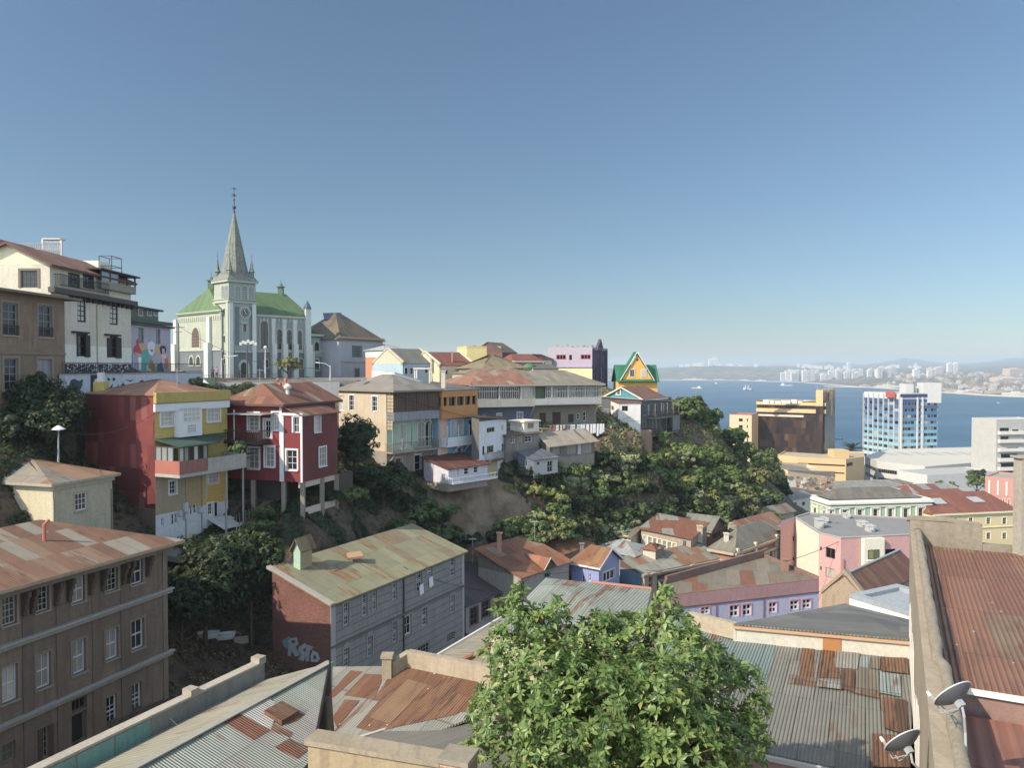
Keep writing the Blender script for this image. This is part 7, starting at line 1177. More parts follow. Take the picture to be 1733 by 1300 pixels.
# green and white palace
GW_ = plaster('8fb08c', .15, '7c9c7a'); b = Bd('green_white_palace', 'green and white stuccoed building with pilasters, tall windows and a grey hip roof', 'building', rect((1405, 186), (1577, 190), left=1371), 18, zof(851, 186), GW_); H = b.z1-b.z0
wf_ = paint('cfcfc4'); xs = [cJ(x, 0)[0] for x in (757, 830, 907, 985, 1060, 1137, 1212)]
for i in (0, 1):
    L = b.fr(i)[3]; b.part(i, -.3, L+.3, H-.5, H, .001, .6, paint('d0cfc4'), 'cornice'); b.part(i, -.1, L+.1, H-1.3, H-1.0, .001, .3, paint('d0cfc4'), 'string_course'); v = b.vz(i, 1500 if i else 1385, 884); b.part(i, -.1, L+.1, v-.3, v, .001, .35, paint('d0cfc4'), 'string_course')
    us = [b.uv(1, x, 870)[0] for x in xs] if i else [L*.3, L*.75]
    for u in us:
        for du in (-1.35, 1.0): b.part(i, max(0, u+du), min(L, u+du+.35), 0, H-1.35, .001, .18, paint('d6d5ca'), 'pilaster')
        b.w1(i, u-.55, u+.55, v+1.0, v+3.2, 2, 2, paint('77705f'), .1, wf_, .25, wf_, GLD); b.w1(i, u-.55, u+.55, v-3.2, v-1.2, 2, 2, paint('77705f'), .1, wf_, .25, wf_, GLD); b.part(i, u-.9, u+.9, v+3.55, v+3.8, .001, .35, wf_, 'window_hood')
b.walls(); b.flat(sheet((('6e6a60', 2), ('77736a', 1)), .1, .5), .4, .4, pm=wf_); d = Bd('', '', '', off(b.pts, -1.2), b.z1+.04, b.z1+.5, wf_, root=b.root); d.hip(2.3, 0, sheet((('6e6a5e', 3), ('787468', 2)), .1, .3, dirt=.3), 'R', in0=4, in1=7, vent=paint('7d6a5c')); d = None
# cream building with red roof
b = Bd('cream_red_roof_building', 'cream classical building with brick-red hipped roof and grey skylights', 'building', rect((1580, 187), (1722, 192), dep=15), 18, zof(870, 187), plaster('cdbb88', .12, 'b5a478')); b.win(1, [(x-3.2, 876.5, x+3.2, 887.5) for x in (1591, 1617, 1643, 1673, 1700)]+[(x-3.2, 902, x+3.2, 913) for x in (1643, 1673, 1700)], 2, 3, fm=WHITE, sur=paint('d8cfae'), sw=.25, pane=GLD); b.part(1, -.2, b.fr(1)[3], b.z1-b.z0-.5, b.z1-b.z0, .001, .5, paint('d2c69c'), 'cornice'); v = b.vz(1, 1650, 893); b.part(1, 0, b.fr(1)[3], v-.2, v, .001, .2, paint('d2c69c'), 'string_course'); b.walls(); b.hip(3.8, .5, sheet((('8f4638', 3), ('9a4e40', 2)), .05, .5, dirt=.2), 'R', in0=3, in1=3, vent=paint('a05a48'))
E = b.E; rg0, rg1 = b.ridge
for k, f in enumerate((.12, .62)):
    p = E[1]+(E[2]-E[1])*(f+.1); q = rg0+(rg1-rg0)*f; c_ = p+(q-p)*.55; n_ = (rg1-rg0).normalized(); s_ = (q-p).normalized(); m = MB(); m.box(c_-n_*1.6-s_*1.2+Z3*.15, n_*3.2, s_*2.4, Z3*.12); m.build('skylight', plaster('8f969a', .2), b.root)
b = Bd('grey_red_roof_building', 'low building with mixed grey and brick-red roof behind the cream building', 'building', rect((1555, 222), (1660, 226), dep=18), 14, zof(846, 222), plaster('a09888', .3)); b.walls(); b.hip(3, .5, sheet((('8f4a3c', 2), ('8f9494', 2), ('9aa09e', 1)), .05, .5, 3, 5), 'R', in0=4, in1=4)
b = Bd('grey_flat_roof_building', 'wide flat grey roofed building between the mural wall and the white podium', 'building', rect((1415, 250), (1560, 256), dep=25), 10, zof(836, 250), plaster('8f8f88', .3)); b.walls(); b.hip(2.0, .3, sheet((('8a8c84', 3), ('95968c', 2)), .05, .6), 'R', in0=5, in1=5)
b = Bd('pale_tin_roof_building', 'pale tin-roofed building just behind the green and white palace', 'building', rect((1500, 212), (1560, 214), dep=10), 14, zof(848, 212), plaster('8f8d84', .3)); b.walls(); b.hip(1.5, .3, sheet((('a5a498', 3), ('8f8f86', 2)), .05, .5), 'R')
b = Bd('grey_lane_building', 'long low grey-roofed building left of the green and white palace', 'building', rect((1330, 205), (1400, 212), dep=12), 20, zof(842, 205), plaster('7d7468', .3)); b.walls(); b.hip(1.2, .3, sheet((('7a5a4c', 2), ('6e6a62', 2)), .3, .5), 'R')
# mural building
MU = plaster('bca98a', .25, 'a08c70'); b = Bd('mural_building', 'long wall covered with a swirling beige, orange and white figure mural below the podium', 'building', rect((1334, 222), (1414, 228), dep=12), 18, zof(803, 222), MU, mats={1: MU}); rr = random.Random(12); lay = []; cs = ['c9beac', '8f6a4c', 'b58560', '7d8388', 'd8d2c4', '9a7858', '6e5a48', 'c79a78']
lay.append(('d2cabc', [(1338+9*math.cos(a), 822+15*math.sin(a)) for a in np.linspace(0, 6.0, 14)])); lay.append(('77736c', [(1338+5*math.cos(a), 810+4*math.sin(a)) for a in np.linspace(0, 6, 9)])); lay.append(('c99a80', [(1393+6*math.cos(a), 813+6*math.sin(a)) for a in np.linspace(0, 6, 10)]))
mb = MB(); ms = [paint(c, .85) for c in cs]
for k in range(90):
    x, y, r, q0, n_ = rr.uniform(1350, 1411), rr.uniform(807, 838), rr.uniform(1.2, 4.2), rr.uniform(0, 6.3), rr.choice((4, 6, 8)); el = rr.uniform(.35, 1)
    q = [b.uv(1, x+r*math.cos(q0+j*6.283/n_), y+r*el*math.sin(q0+j*6.283/n_)) for j in range(n_)]; mb.hexa([b.pt(1, u, v, .001) for u, v in q], [b.pt(1, u, v, .02+.002*k) for u, v in q], k % 8)
mb.build('mural', ms, b.root); b.poly(1, lay, 'mural_figure', .25); b.walls(); b.mono([b.z1+2.5, b.z1+1.4, b.z1-1.2, b.z1+1.0], .2, sheet((('8a8274', 2), ('a09684', 2)), .1, .5), fill=MU)
b = Bd('salmon_house', 'small salmon and white house half hidden in the trees left of the mural wall', 'house', rect((1252, 170), (1268, 173), left=1240), 40, zof(786, 170), plaster('c08a74', .2)); b.walls(); b.hip(.8, .2, SH_R, 'R')
# small houses filling the lower town between named ones
rr = random.Random(21); TC = ['b5a890', '9a8f80', 'c2b8a8', 'a8907c', '8f9498', 'b59a88']
fill = [(1225, 160, 1250, 165, 868, 'tiny brown hut'), (1345, 150, 1372, 155, 884, 'small rust-roofed hut'), (1500, 270, 1545, 276, 822, 'low grey store'), (1590, 262, 1640, 268, 838, 'low tan store')]
for x0, Y, x1, Y1, py, nm in fill: b = Bd('small_building', nm+' in the lower town at about the foot of the hill', 'building', rect((x0, Y), (x1, Y1), dep=7), zof(py, Y)-7, zof(py, Y), plaster(rr.choice(TC), .4)); b.walls(); b.hip(1.2, .3, sheet((('8a8478', 3), ('96604c', 1)), .2, .3), 'R')
# ============ ships
def ship(px, py, Y, L, col, wc, label, d=1, tow=.5):
    p = P(px, py, Y); p.z = 0; t = thing('ship', label, 'ship', p); m = MB(); h_ = L*.06; w_ = L*.08
    m.hexa([p+Vector((x*L, y*w_, -.5)) for x, y in ((-.45, -1), (.38, -1), (.46, 0), (.38, 1), (-.45, 1))], [p+Vector((x*L, y*w_*1.15, h_+z*h_)) for x, y, z in ((-.5, -1, .1), (.4, -1, .3), (.53, 0, .9), (.4, 1, .3), (-.5, 1, .1))]); m.build('hull', paint(col, .5), t)
    x0 = -.38 if tow < .5 else .1; m = MB(); m.cbox(p.x+x0*L, p.x+(x0+.2)*L, p.y-w_*.8, p.y+w_*.8, h_*1.1, h_*1.1+L*.09); m.cbox(p.x+(x0+.03)*L, p.x+(x0+.15)*L, p.y-w_*.6, p.y+w_*.6, h_*1.1+L*.09, h_*1.1+L*.14); m.build('superstructure', paint(wc), t)
    m = MB(); m.lathe(p+Vector(((x0+.1)*L, 0, h_+L*.13)), [(.012*L, 0), (.008*L, L*.13)], 6); m.lathe(p+Vector((.3*L, 0, h_)), [(.01*L, 0), (.006*L, L*.16)], 6); m.build('mast', paint('b5b0a8'), t); return t, p
ship(1179, 656, 2380, 34, 'd5d3cf', 'e0deda', 'small white ship with a long low bow, leftmost on the bay', tow=.9)
ship(1216, 649, 2950, 34, '6a7076', 'c5c5c5', 'faint far-off ship near the opposite shore, second from the left', tow=.2)
t, p = ship(1266, 659, 2150, 30, '24364a', 'b9bcc0', 'dark blue-hulled supply ship with two tall upright frames', tow=.9); m = MB(); 
for x in (-8, -1): m.cbox(p.x+x, p.x+x+1.6, p.y-1, p.y+1, 1, 15)
m.cbox(p.x-13, p.x-9, p.y-2, p.y+2, 1, 9); m.build('frame', paint('c5c8cc'), t)
ship(1331, 649.5, 2700, 46, 'b5b8ba', 'd0d0d0', 'long pale grey ship in front of the high-rise shore', tow=.3)
ship(1414, 667, 1650, 18, '8a3a38', 'dcdad6', 'white and red ship just right of the glass tower top', tow=.1)
ship(1416, 729, 690, 11, '1e3448', 'c5c8ca', 'dark harbour tug beside the glass tower', tow=.1)
ship(1690, 682, 1400, 6, 'c9c9c9', 'd5d5d5', 'tiny pale motor boat alone on the right of the bay', tow=.1)
# ============ far city
FAR = {}; rr = random.Random(77)
def farb(px, D, w_, h_, col, label, grp, d_=None, base=None, name='apartment_tower', cat='tower block', wins=True):
    z = fz(px, D)[0]-3 if base is None else base; w_ = round(w_); h_ = round(h_); key = (w_, h_, col, name)
    if key not in FAR:
        m = MB(); dd = d_ or w_*.7; m.cbox(-w_/2, w_/2, 0, dd, 0, h_+3); m.cbox(-w_*.2, w_*.15, dd*.3, dd*.6, h_+3, h_+6)
        me_o = m.build(name, paint(col, .8), None); me = me_o.data; o0 = me_o.location.copy(); wm = None
        if wins and h_ > 14:
            m = MB(); nf = int(h_/3.4)
            for k in range(nf): zz = 3+k*3.4+1.0; m.cbox(-w_*.46, w_*.46, -.35, -.02, zz, zz+1.5)
            wo = m.build('window_band', paint('66707a', .4), None); wm = (wo.data, wo.location-o0); bpy.data.objects.remove(wo)
        bpy.data.objects.remove(me_o); FAR[key] = (me, o0, wm)
    me, o0, wm = FAR[key]; o = bpy.data.objects.new(name, me); COL.objects.link(o); o.location = Vector(((px-866.5)/FP*D, D, z))+o0; tag(o, label, cat, grp)
    if wm: c = bpy.data.objects.new('window_band', wm[0]); COL.objects.link(c); c.parent = o; c.location = wm[1]
    return o
PC = ['c2c0ba', 'b0aca4', 'cac8c2', '9a9894', 'b5aa9a', 'c0b5a2']
G1_ = 'white high-rises along the far shore'; L1_ = 'distant white high-rise in the dense row along the opposite shore'
for k in range(70):
    px = rr.uniform(1322, 1462); hh = rr.uniform(36, 58) if px > 1330 else 40
    if 1385 < px < 1400: hh *= .6
    farb(px, max(fz(px, 1)[1]+120, 3500+rr.uniform(-60, 380)), rr.uniform(13, 26), hh*(.85 if px < 1400 else .72), rr.choice(PC[:4]), (('left part' if px < 1370 else 'middle' if px < 1415 else 'right part')+' of the shore high-rise row, '+('broad' if k % 2 else 'slim')+' white block'), G1_, base=2 if px < 1385 else None)
G2_ = 'tower blocks on the hill behind the far shore'; L2_ = 'distant tower block in the cluster on the hill right of the white high-rises'
for k in range(26): px = rr.uniform(1468, 1515) if k < 17 else rr.uniform(1570, 1596); farb(px, 3300+rr.uniform(-200, 200), rr.uniform(14, 24), rr.uniform(32, 46) if px < 1516 else rr.uniform(24, 34), rr.choice(PC), ('tower block '+('left' if px < 1480 else 'middle' if px < 1500 else 'right' if px < 1520 else 'far right')+' in the cluster on the hill right of the shore high-rises, '+('broad' if k % 2 else 'slim')), G2_)
for px, D, w_, h_, l in ((1608, 3600, 21, 46, 'left of the two tall white twin towers on the far right hill'), (1618, 3600, 21, 46, 'right of the two tall white twin towers on the far right hill'), (1552, 3000, 22, 34, 'single beige tower block standing alone on the far hill'), (1211, 5300, 30, 62, 'lone pale tower above the wooded bluff at the far left shore'), (1203, 5300, 26, 50, 'shorter pale tower next to the lone one above the wooded bluff'), (1437, 5600, 24, 50, 'faint hilltop tower behind the white high-rises')): farb(px, D, w_, h_, 'cfccc6', l, None)
for px, D, w_, h_, l in ((1716, 2450, 78, 15, 'long beige slab block at the right end of the far hillside'), (1722, 2900, 60, 28, 'tall wide beige block above the slab at the right edge'), (1692, 2500, 36, 13, 'shorter beige slab left of the long one on the far hillside'), (1637, 2500, 34, 16, 'brown stepped block on the far hillside below the twin towers'), (1545, 3050, 30, 14, 'low pink block at the foot of the single beige tower')): farb(px, D, w_, h_, 'b8a088' if 'brown' not in l else '8a7458', l, None, name='slab_block', cat='apartment block')
G3_ = 'small houses scattered over the far hillside'; L3_ = 'tiny pale house on the far hillside across the bay'
for k in range(215): px = rr.triangular(1470, 1760, 1680); s0 = fz(px, 1)[1]; D = s0+rr.uniform(130, 1500); farb(px, D, rr.choice((9, 12, 16)), rr.choice((5, 7, 9)), rr.choice(['8f867a', '9c9080', '8a705e', '77726c', 'a8a49a']), ('tiny pale house '+('just above the beach' if D < s0+450 else 'midway up' if D < s0+950 else 'high up')+(' on the left' if px < 1590 else ' in the middle' if px < 1680 else ' on the right')+' of the far hillside'), G3_, name='far_house', cat='house', wins=False)
G4_ = 'pale beachfront sheds on the far shore'; L4_ = 'long low pale shed on the far beachfront'
for k in range(26): px = rr.uniform(1430, 1735) if k > 5 else rr.uniform(1130, 1300); s0 = fz(px, 1)[1]; farb(px, s0+rr.uniform(40, 120), rr.choice((30, 45, 60)), rr.choice((4, 6)), rr.choice(['b0aa9e', 'b9b4aa', '9a8c7a']), ('long low shed on the far beach '+('under the wooded bluff' if px < 1310 else 'near the breakwater' if px < 1540 else 'right of the blue tower' if px < 1640 else 'near the right edge')), G4_, name='beach_shed', cat='shed', wins=False)
G5_ = 'faint buildings on the distant plateau'; L5_ = 'faint pale block on the skyline plateau behind the far shore'
for k in range(40): px = rr.choice((rr.uniform(1150, 1300), rr.uniform(1340, 1440), rr.uniform(1500, 1560))); farb(px, 5600+rr.uniform(-200, 900), rr.choice((20, 34)), rr.choice((14, 24)), 'bdbab4', L5_, G5_, name='far_block', cat='block', wins=False)
tag(None, None) if 0 else None
p = P(1410, 655, 2600); m = MB(); m.hexa([Vector((X_(1398, 2600), 2590, -1)), Vector((X_(1560, 2330), 2300, -1)), Vector((X_(1560, 2330), 2345, -1)), Vector((X_(1398, 2600), 2625, -1))], [Vector((X_(1398, 2600), 2590, 2)), Vector((X_(1560, 2330), 2300, 2)), Vector((X_(1560, 2330), 2345, 2)), Vector((X_(1398, 2600), 2625, 2))]); tag(m.build('breakwater', plaster('b5a890', .2), None), 'long pale breakwater jutting into the bay before the high-rises', 'breakwater')
for k in range(7): pass
# ============ street furniture
def lamp(px, py0, py1, Y, label, arm=0, head='disc', col='8f9498', r=.06):
    p0, p1 = P(px, py1, Y), P(px, py0, Y); t = thing('street_lamp', label, 'street lamp', p0); m = MB(); m.tube([p0-Z3*1, p0+Z3*.8, p1], [r*1.5, r*1.3, r*.7], 8)
    if arm: m.tube([p1-Z3*.3, p1+Vector((arm*.5, 0, .25)), p1+Vector((arm, 0, .35))], r*.6, 6)
    m.build('pole', paint(col, .5), t); m = MB(); q = p1+Vector((arm, 0, .35 if arm else 0))
    if head == 'disc': m.lathe(q, [(.08, -.12), (.14, -.05), (.5, .0), (.42, .08), (.08, .3)], 12)
    elif head == 'globe': m.sphere(q+Z3*.2, .28, 10, 6)
    else: m.box(q+Vector((0, -.12, -.06)), (.7*(1 if arm > 0 else -1), 0, .08), (0, .24, 0), (0, 0, .12))
    m.build('lamp_head', paint('d0d2d2', .4), t); return t
lamp(99, 727, 800, 57, 'grey street lamp with flat round hood in front of the dark tree at left', 0, 'disc'); lamp(189, 571, 634, 88, 'dark lamp post against the cream hotel wall', 0, 'disc', '3c4450'); lamp(449, 590, 642, 132, 'pale lamp post with globe between church tower and nave', 0, 'globe', 'b5b9bb', .1); lamp(375, 606, 640, 126, 'curved lamp with long arm left of the church door', 2.0, 'bar', 'b5b9bb', .09); lamp(559, 618, 650, 120, 'tall double white lamp post with arm in front of the church hall', -1.6, 'bar', 'a5a8a9', .1)
p = P(418, 640, 128); t = thing('street_candelabra', 'dark post with a bushy pale cross-shaped top in front of the church door', 'lamp post', p); m = MB(); m.tube([p-Z3, P(418, 585, 128)], [.16, .12], 8); m.build('pole', paint('4a4c48'), t)
for k in range(7):
    q = P(405+k*4.2, 579+(1 if k % 2 else 3)-abs(k-3)*-.8, 128); m = MB(); m.box(q, (.42, 0, 0), (0, .2, 0), (0, 0, .5)); m.build('ornament', paint('a8ada4'), t)
def pole(px, py0, py1, Y, label): p0, p1 = P(px, py1, Y), P(px, py0, Y); m = MB(); m.tube([p0-Z3, p1], [.16, .1], 8); m.cbox(p1.x-.9, p1.x+.9, Y-.05, Y+.05, p1.z-.6, p1.z-.48); m.cbox(p1.x-.6, p1.x+.6, Y-.05, Y+.05, p1.z-1.3, p1.z-1.2); tag(m.build('utility_pole', plaster('6e6a64', .4), None), label, 'utility pole')
pole(302, 548, 640, 118, 'dark utility pole at the left corner of the church'); pole(1068, 703, 760, 116.5, 'thin utility pole in front of the white clifftop house')
def person(px, py, Y, top, bot, label, dx=0, arm=.25):
    f = P(px, py, Y); t_ = thing('person', label, 'person', f); m = MB(); sk = paint('8a6450')
    bones = [((0, 0, .92), (0, 0, 1.12)), ((0, 0, 1.12), (0, 0, 1.38)), ((0, 0, 1.38), (0, 0, 1.52)), ((0, 0, 1.52), (0, .01, 1.72)), ((0, 0, .92), (.1, 0, .88)), ((.1, 0, .88), (.12, -.03, .48)), ((.12, -.03, .48), (.13, 0, .06)), ((.13, 0, .06), (.14, -.14, .03)), ((0, 0, .92), (-.1, 0, .88)), ((-.1, 0, .88), (-.13, -.02, .48)), ((-.13, -.02, .48), (-.15, .03, .06)), ((-.15, .03, .06), (-.15, -.12, .03)), ((0, 0, 1.38), (.19, 0, 1.38)), ((.19, 0, 1.38), (.25, .02, 1.1)), ((.25, .02, 1.1), (.25-arm*.4, -.15, .92)), ((0, 0, 1.38), (-.19, 0, 1.38)), ((-.19, 0, 1.38), (-.25, 0, 1.1)), ((-.25, 0, 1.1), (-.24, -.08, .84))]
    R = {(0, 0, .92): .14, (0, 0, 1.12): .13, (0, 0, 1.38): .13, (0, 0, 1.52): .055, (0, .01, 1.72): .1, (.1, 0, .88): .1, (-.1, 0, .88): .1, (.12, -.03, .48): .065, (-.13, -.02, .48): .065, (.19, 0, 1.38): .06, (-.19, 0, 1.38): .06}
    vs = []; ed = []
    for a, c in bones:
        for q in (a, c):
            if q not in vs: vs.append(q)
        ed.append((vs.index(a), vs.index(c)))
    me = bpy.data.meshes.new('body'); me.from_pydata([tuple(v) for v in vs], ed, []); o = bpy.data.objects.new('body', me); COL.objects.link(o); o.parent = t_; me.materials.append(paint(top))
    sm = o.modifiers.new('s', 'SKIN'); o.modifiers.new('u', 'SUBSURF').levels = 1
    for i, v in enumerate(vs): r = R.get(v, .045); me.skin_vertices[0].data[i].radius = (r, r*.8)
    me.skin_vertices[0].data[0].use_root = True
    m = MB(); m.sphere((f.x, f.y+.03, f.z+1.76), .1, 8, 5, 1); m.build('hair', paint('2a2018'), t_); m = MB()
    for s_ in (-1, 1): m.tube([(f.x+s_*.1, f.y, f.z+.95), (f.x+s_*.12, f.y-.02, f.z+.5), (f.x+s_*.14, f.y+.01, f.z+.08)], [.125, .095, .075], 8)
    m.build('trousers', paint(bot), t_); return t_
person(360, 640, 124, '3a2c34', '26262c', 'person in dark jacket standing at the rail before the church, left of the pair'); person(367, 640, 124, 'a8707c', '3c3c48', 'person in pink top standing at the rail before the church, right of the pair'); person(404, 641, 125, '2c2c30', '1e1e22', 'person in black standing by the church doorway')
m = MB(); m.hexa([(-62, 134, 62), (-47, 119.2, 62), (-24, 119.2, 62), (-17, 153, 62), (-62, 153, 62)], [(-62, 134, 63.02), (-47, 119.2, 62.98), (-24, 119.2, 62.98), (-17, 153, 63.05), (-62, 153, 63.05)]); tag(m.build('street', plaster('6d6a66', .5), None), kind='structure')
# street rail in front of church
a, c = P(305, 646, 121), P(470, 643, 122); m = MB(); n_ = 60
for k in range(n_+1): q = a+(c-a)*k/n_; m.cbox(q.x-.02, q.x+.02, q.y-.02, q.y+.02, q.z-.2, q.z+.95)
for zz in (.1, .95): m.box(a+Z3*zz, c-a, (0, .05, 0), (0, 0, .05))
tag(m.build('iron_railing', IRON, None), 'iron railing along the street edge in front of the church', 'railing')
m = MB(); m.box(P(345, 664, 114.9), P(365, 664, 114.9)-P(345, 664, 114.9), (0, .3, 0), (0, 0, 2.1)); tag(m.build('green_gate', paint('33503c'), None), 'dark green metal gate below the street railing', 'gate')
b = Bd('church_terrace_wall', 'grey retaining wall below the street in front of the church', 'wall', rect((350, 115.5), (575, 118), dep=1.0), 56, 62.75, plaster('8f949a', .4)); b.walls()
m = MB(); a = P(330, 640, 112); m.box(a, P(352, 660, 108)-a, (0, .4, 0), (0, 0, .9)); tag(m.build('stair_balustrade', plaster('b5babd', .3), None), 'pale sloping stair balustrade between mural wall and church', 'balustrade')
# valley clutter poles on the ravine
for k, (x0, y0, x1, y1, Y) in enumerate(((420, 905, 590, 872, 64), )): a, c = P(400, 893, 63), P(470, 862, 70); m = MB(); m.tube([a, c], .05, 5); n_ = 14; [m.tube([a+(c-a)*j/n_-Z3*.8, a+(c-a)*j/n_+Z3*1.1], .03, 4) for j in range(n_+1)]; tag(m.build('wire_fence', paint('6a625a'), None), 'wire fence with thin posts on the bank below the red house', 'fence')
# ============ vegetation
rng = np.random.default_rng(5)
def leafmesh(name, C, N, size, mat, parent=None, aspect=1.7):
    """C centres, N normals (n,3); one bent leaf quad each"""
    n = len(C); N = N/np.linalg.norm(N, axis=1, keepdims=True); r = rng.normal(size=(n, 3)); T = np.cross(N, r); T /= np.linalg.norm(T, axis=1, keepdims=True)+1e-9; B = np.cross(N, T); s = (size*rng.uniform(.65, 1.35, n))[:, None]
    a = T*s*aspect*.5; b = B*s*.5; V = np.stack([C-a, C+b*.9-a*.1+N*s*.08, C+a-N*s*.15, C-b*.9-a*.1+N*s*.08], 1).reshape(-1, 3)
    o0 = np.array(parent.get('_w', (0, 0, 0))) if parent else V.mean(0); me = bpy.data.meshes.new(name); me.vertices.add(4*n); me.vertices.foreach_set('co', (V-o0).ravel()); me.loops.add(4*n); me.loops.foreach_set('vertex_index', np.arange(4*n)); me.polygons.add(n); me.polygons.foreach_set('loop_start', np.arange(0, 4*n, 4)); me.update(calc_edges=True); me.validate()
    me.materials.append(mat); o = bpy.data.objects.new(name, me); COL.objects.link(o)
    if parent: o.parent = parent
    else: o.location = o0
    return o
def cloud(blobs, n, clump=.3, seed=0, fill=.25, per=26):
    """leaf centres + normals clustered in clumps over the surface of ellipsoid blobs (x,y,z,rx,ry,rz)"""
    g = np.random.default_rng(seed); bl = np.array(blobs, float); w = (bl[:, 3]*bl[:, 5]+bl[:, 3]*bl[:, 4]); w /= w.sum(); nc = max(8, n//per); k = g.choice(len(bl), nc, p=w); d = g.normal(size=(nc, 3)); d /= np.linalg.norm(d, axis=1, keepdims=True); d[:, 2] = np.where(d[:, 2] < -.35, -d[:, 2]*.7, d[:, 2])
    rad = np.where(g.random(nc) < fill, g.uniform(.35, .8, nc), g.uniform(.82, 1.12, nc)); cc = bl[k, :3]+d*bl[k, 3:]*rad[:, None]; cs = bl[k, 3:].mean(1)*clump*g.uniform(.6, 1.3, nc)
    j = g.integers(0, nc, n); e = g.normal(size=(n, 3)); e /= np.linalg.norm(e, axis=1, keepdims=True); C = cc[j]+e*(cs[j]*g.uniform(.5, 1, n)**.5)[:, None]*np.array([1, 1, .75]); N = e*.8+d[j]*.5+np.array([0, 0, .35])+g.normal(size=(n, 3))*.35; return C, N
FM = {'dark': leafmat('26361d', '3a4c28', '1b2817'), 'mid': leafmat('465e2a', '6c8040', '384c24'), 'bright': leafmat('5f7a2e', '86984a', '47602a'), 'olive': leafmat('666c3a', '8a8a50', '525a32'), 'pale': leafmat('7d8a58', 'a5a878', '5f6f44'), 'brown': leafmat('6a5238', '8a6c48', '4f4030', .1), 'yg': leafmat('747e34', '9a9a48', '56662c')}
BARK = plaster('5a4a3a', .6, '3c3228')
def blobset(c, rx, ry, rz, k, seed):
    g = np.random.default_rng(seed); r = [(c[0], c[1], c[2], rx*.62, ry*.62, rz*.62)]
    for i in range(k): a = g.uniform(0, 6.28); u = g.uniform(-.35, .85); q = math.sqrt(max(0, 1-u*u)); s = g.uniform(.34, .52); r.append((c[0]+math.cos(a)*q*rx*.62, c[1]+math.sin(a)*q*ry*.62, c[2]+u*rz*.62, rx*s, ry*s, rz*s))
    return r
def tree(px, py, Y, rpx, rpy, kind, label, n=5000, leaf=.3, ground=None, group=None, name='tree', seed=0, cat='tree', k=9, trunk=True):
    c = P(px, py, Y); rx, rz = rpx/FP*Y, rpy/FP*Y; ry = rx*.95; gz_ = tz(c.x, Y) if ground is None else ground; gz_ = min(gz_, c.z-rz*.3); t = thing(name, label, cat, (c.x, Y, gz_), group)
    C, N = cloud(blobset(c, rx, ry, rz, k, seed+1), n, .3, seed); leafmesh('crown', C, N, leaf, FM[kind] if isinstance(kind, str) else kind, t)
    if trunk:
        m = MB(); g = random.Random(seed); h_ = c.z-gz_; r0 = max(.12, rx*.07); m.tube([(c.x+g.uniform(-.3, .3), Y, gz_-.5), (c.x+g.uniform(-.2, .2), Y, gz_+h_*.5), (c.x, Y, c.z)], [r0, r0*.75, r0*.45], 8)
        for i in range(6): a = g.uniform(0, 6.28); z_ = gz_+h_*g.uniform(.35, .9); m.tube([(c.x, Y, z_), (c.x+math.cos(a)*rx*.3, Y+math.sin(a)*ry*.3, z_+rz*.25), (c.x+math.cos(a)*rx*.65, Y+math.sin(a)*ry*.65, z_+rz*.5)], [r0*.5, r0*.33, r0*.12], 6)
        m.build('trunk', BARK, t)
    return t
tree(78, 712, 59.5, 64, 76, 'dark', 'big dark evergreen tree between the tan house and the red side wall', 16000, .2, seed=3, ground=56)
tree(25, 735, 57, 40, 48, 'dark', 'dark shaded tree at the left edge under the tan house windows', 6000, .2, seed=4, ground=55)
tree(345, 1000, 56.5, 70, 88, 'dark', 'large dark tree filling the yard corner next to the brown house', 18000, .2, seed=5, ground=43.8)
tree(422, 968, 59, 56, 68, leafmat('2a3a1e', '4c5e34', '1c2a16'), 'tall dark tree with sunlit pale top left of the brick end wall', 14000, .2, seed=6, ground=43.8)
tree(310, 1035, 54, 40, 45, 'dark', 'low dark bushy tree against the corner of the brown house', 6000, .2, seed=7, ground=43.8)
tree(598, 768, 80, 40, 62, 'dark', 'dark tree between the red house and the mint gallery house', 9000, .22, seed=8, ground=51)
tree(650, 812, 79, 50, 34, 'dark', 'broad dark bush below the mint gallery house', 7000, .22, seed=9, ground=48.5)
tree(487, 620, 131, 21, 22, 'olive', 'small rounded olive tree in front of the church nave', 3000, .28, seed=10, ground=62.8)
tree(403, 760, 62.5, 16, 16, 'mid', 'potted greenery spilling over the end of the long balcony', 1200, .16, seed=11, ground=zof(785, 62.5), name='potted_plant', cat='plant', k=4, trunk=False)
tree(573, 797, 73, 9, 17, 'yg', 'small yellow-green shrub at the right base of the red house', 900, .16, seed=12, name='shrub', cat='shrub', k=4)
for k, (px, py, rx, ry, Y) in enumerate(((268, 641, 16, 8, 84), (300, 640, 18, 9, 88), (325, 648, 16, 11, 90), (345, 655, 14, 9, 92))): tree(px, py, Y, rx, ry, 'mid' if k % 2 else 'olive', ('first', 'second', 'third', 'fourth')[k]+' green street bush from the left above the salmon roof', 1800, .2, seed=20+k, name='shrub', cat='shrub', k=5, group='street bushes above the salmon roof', ground=61)
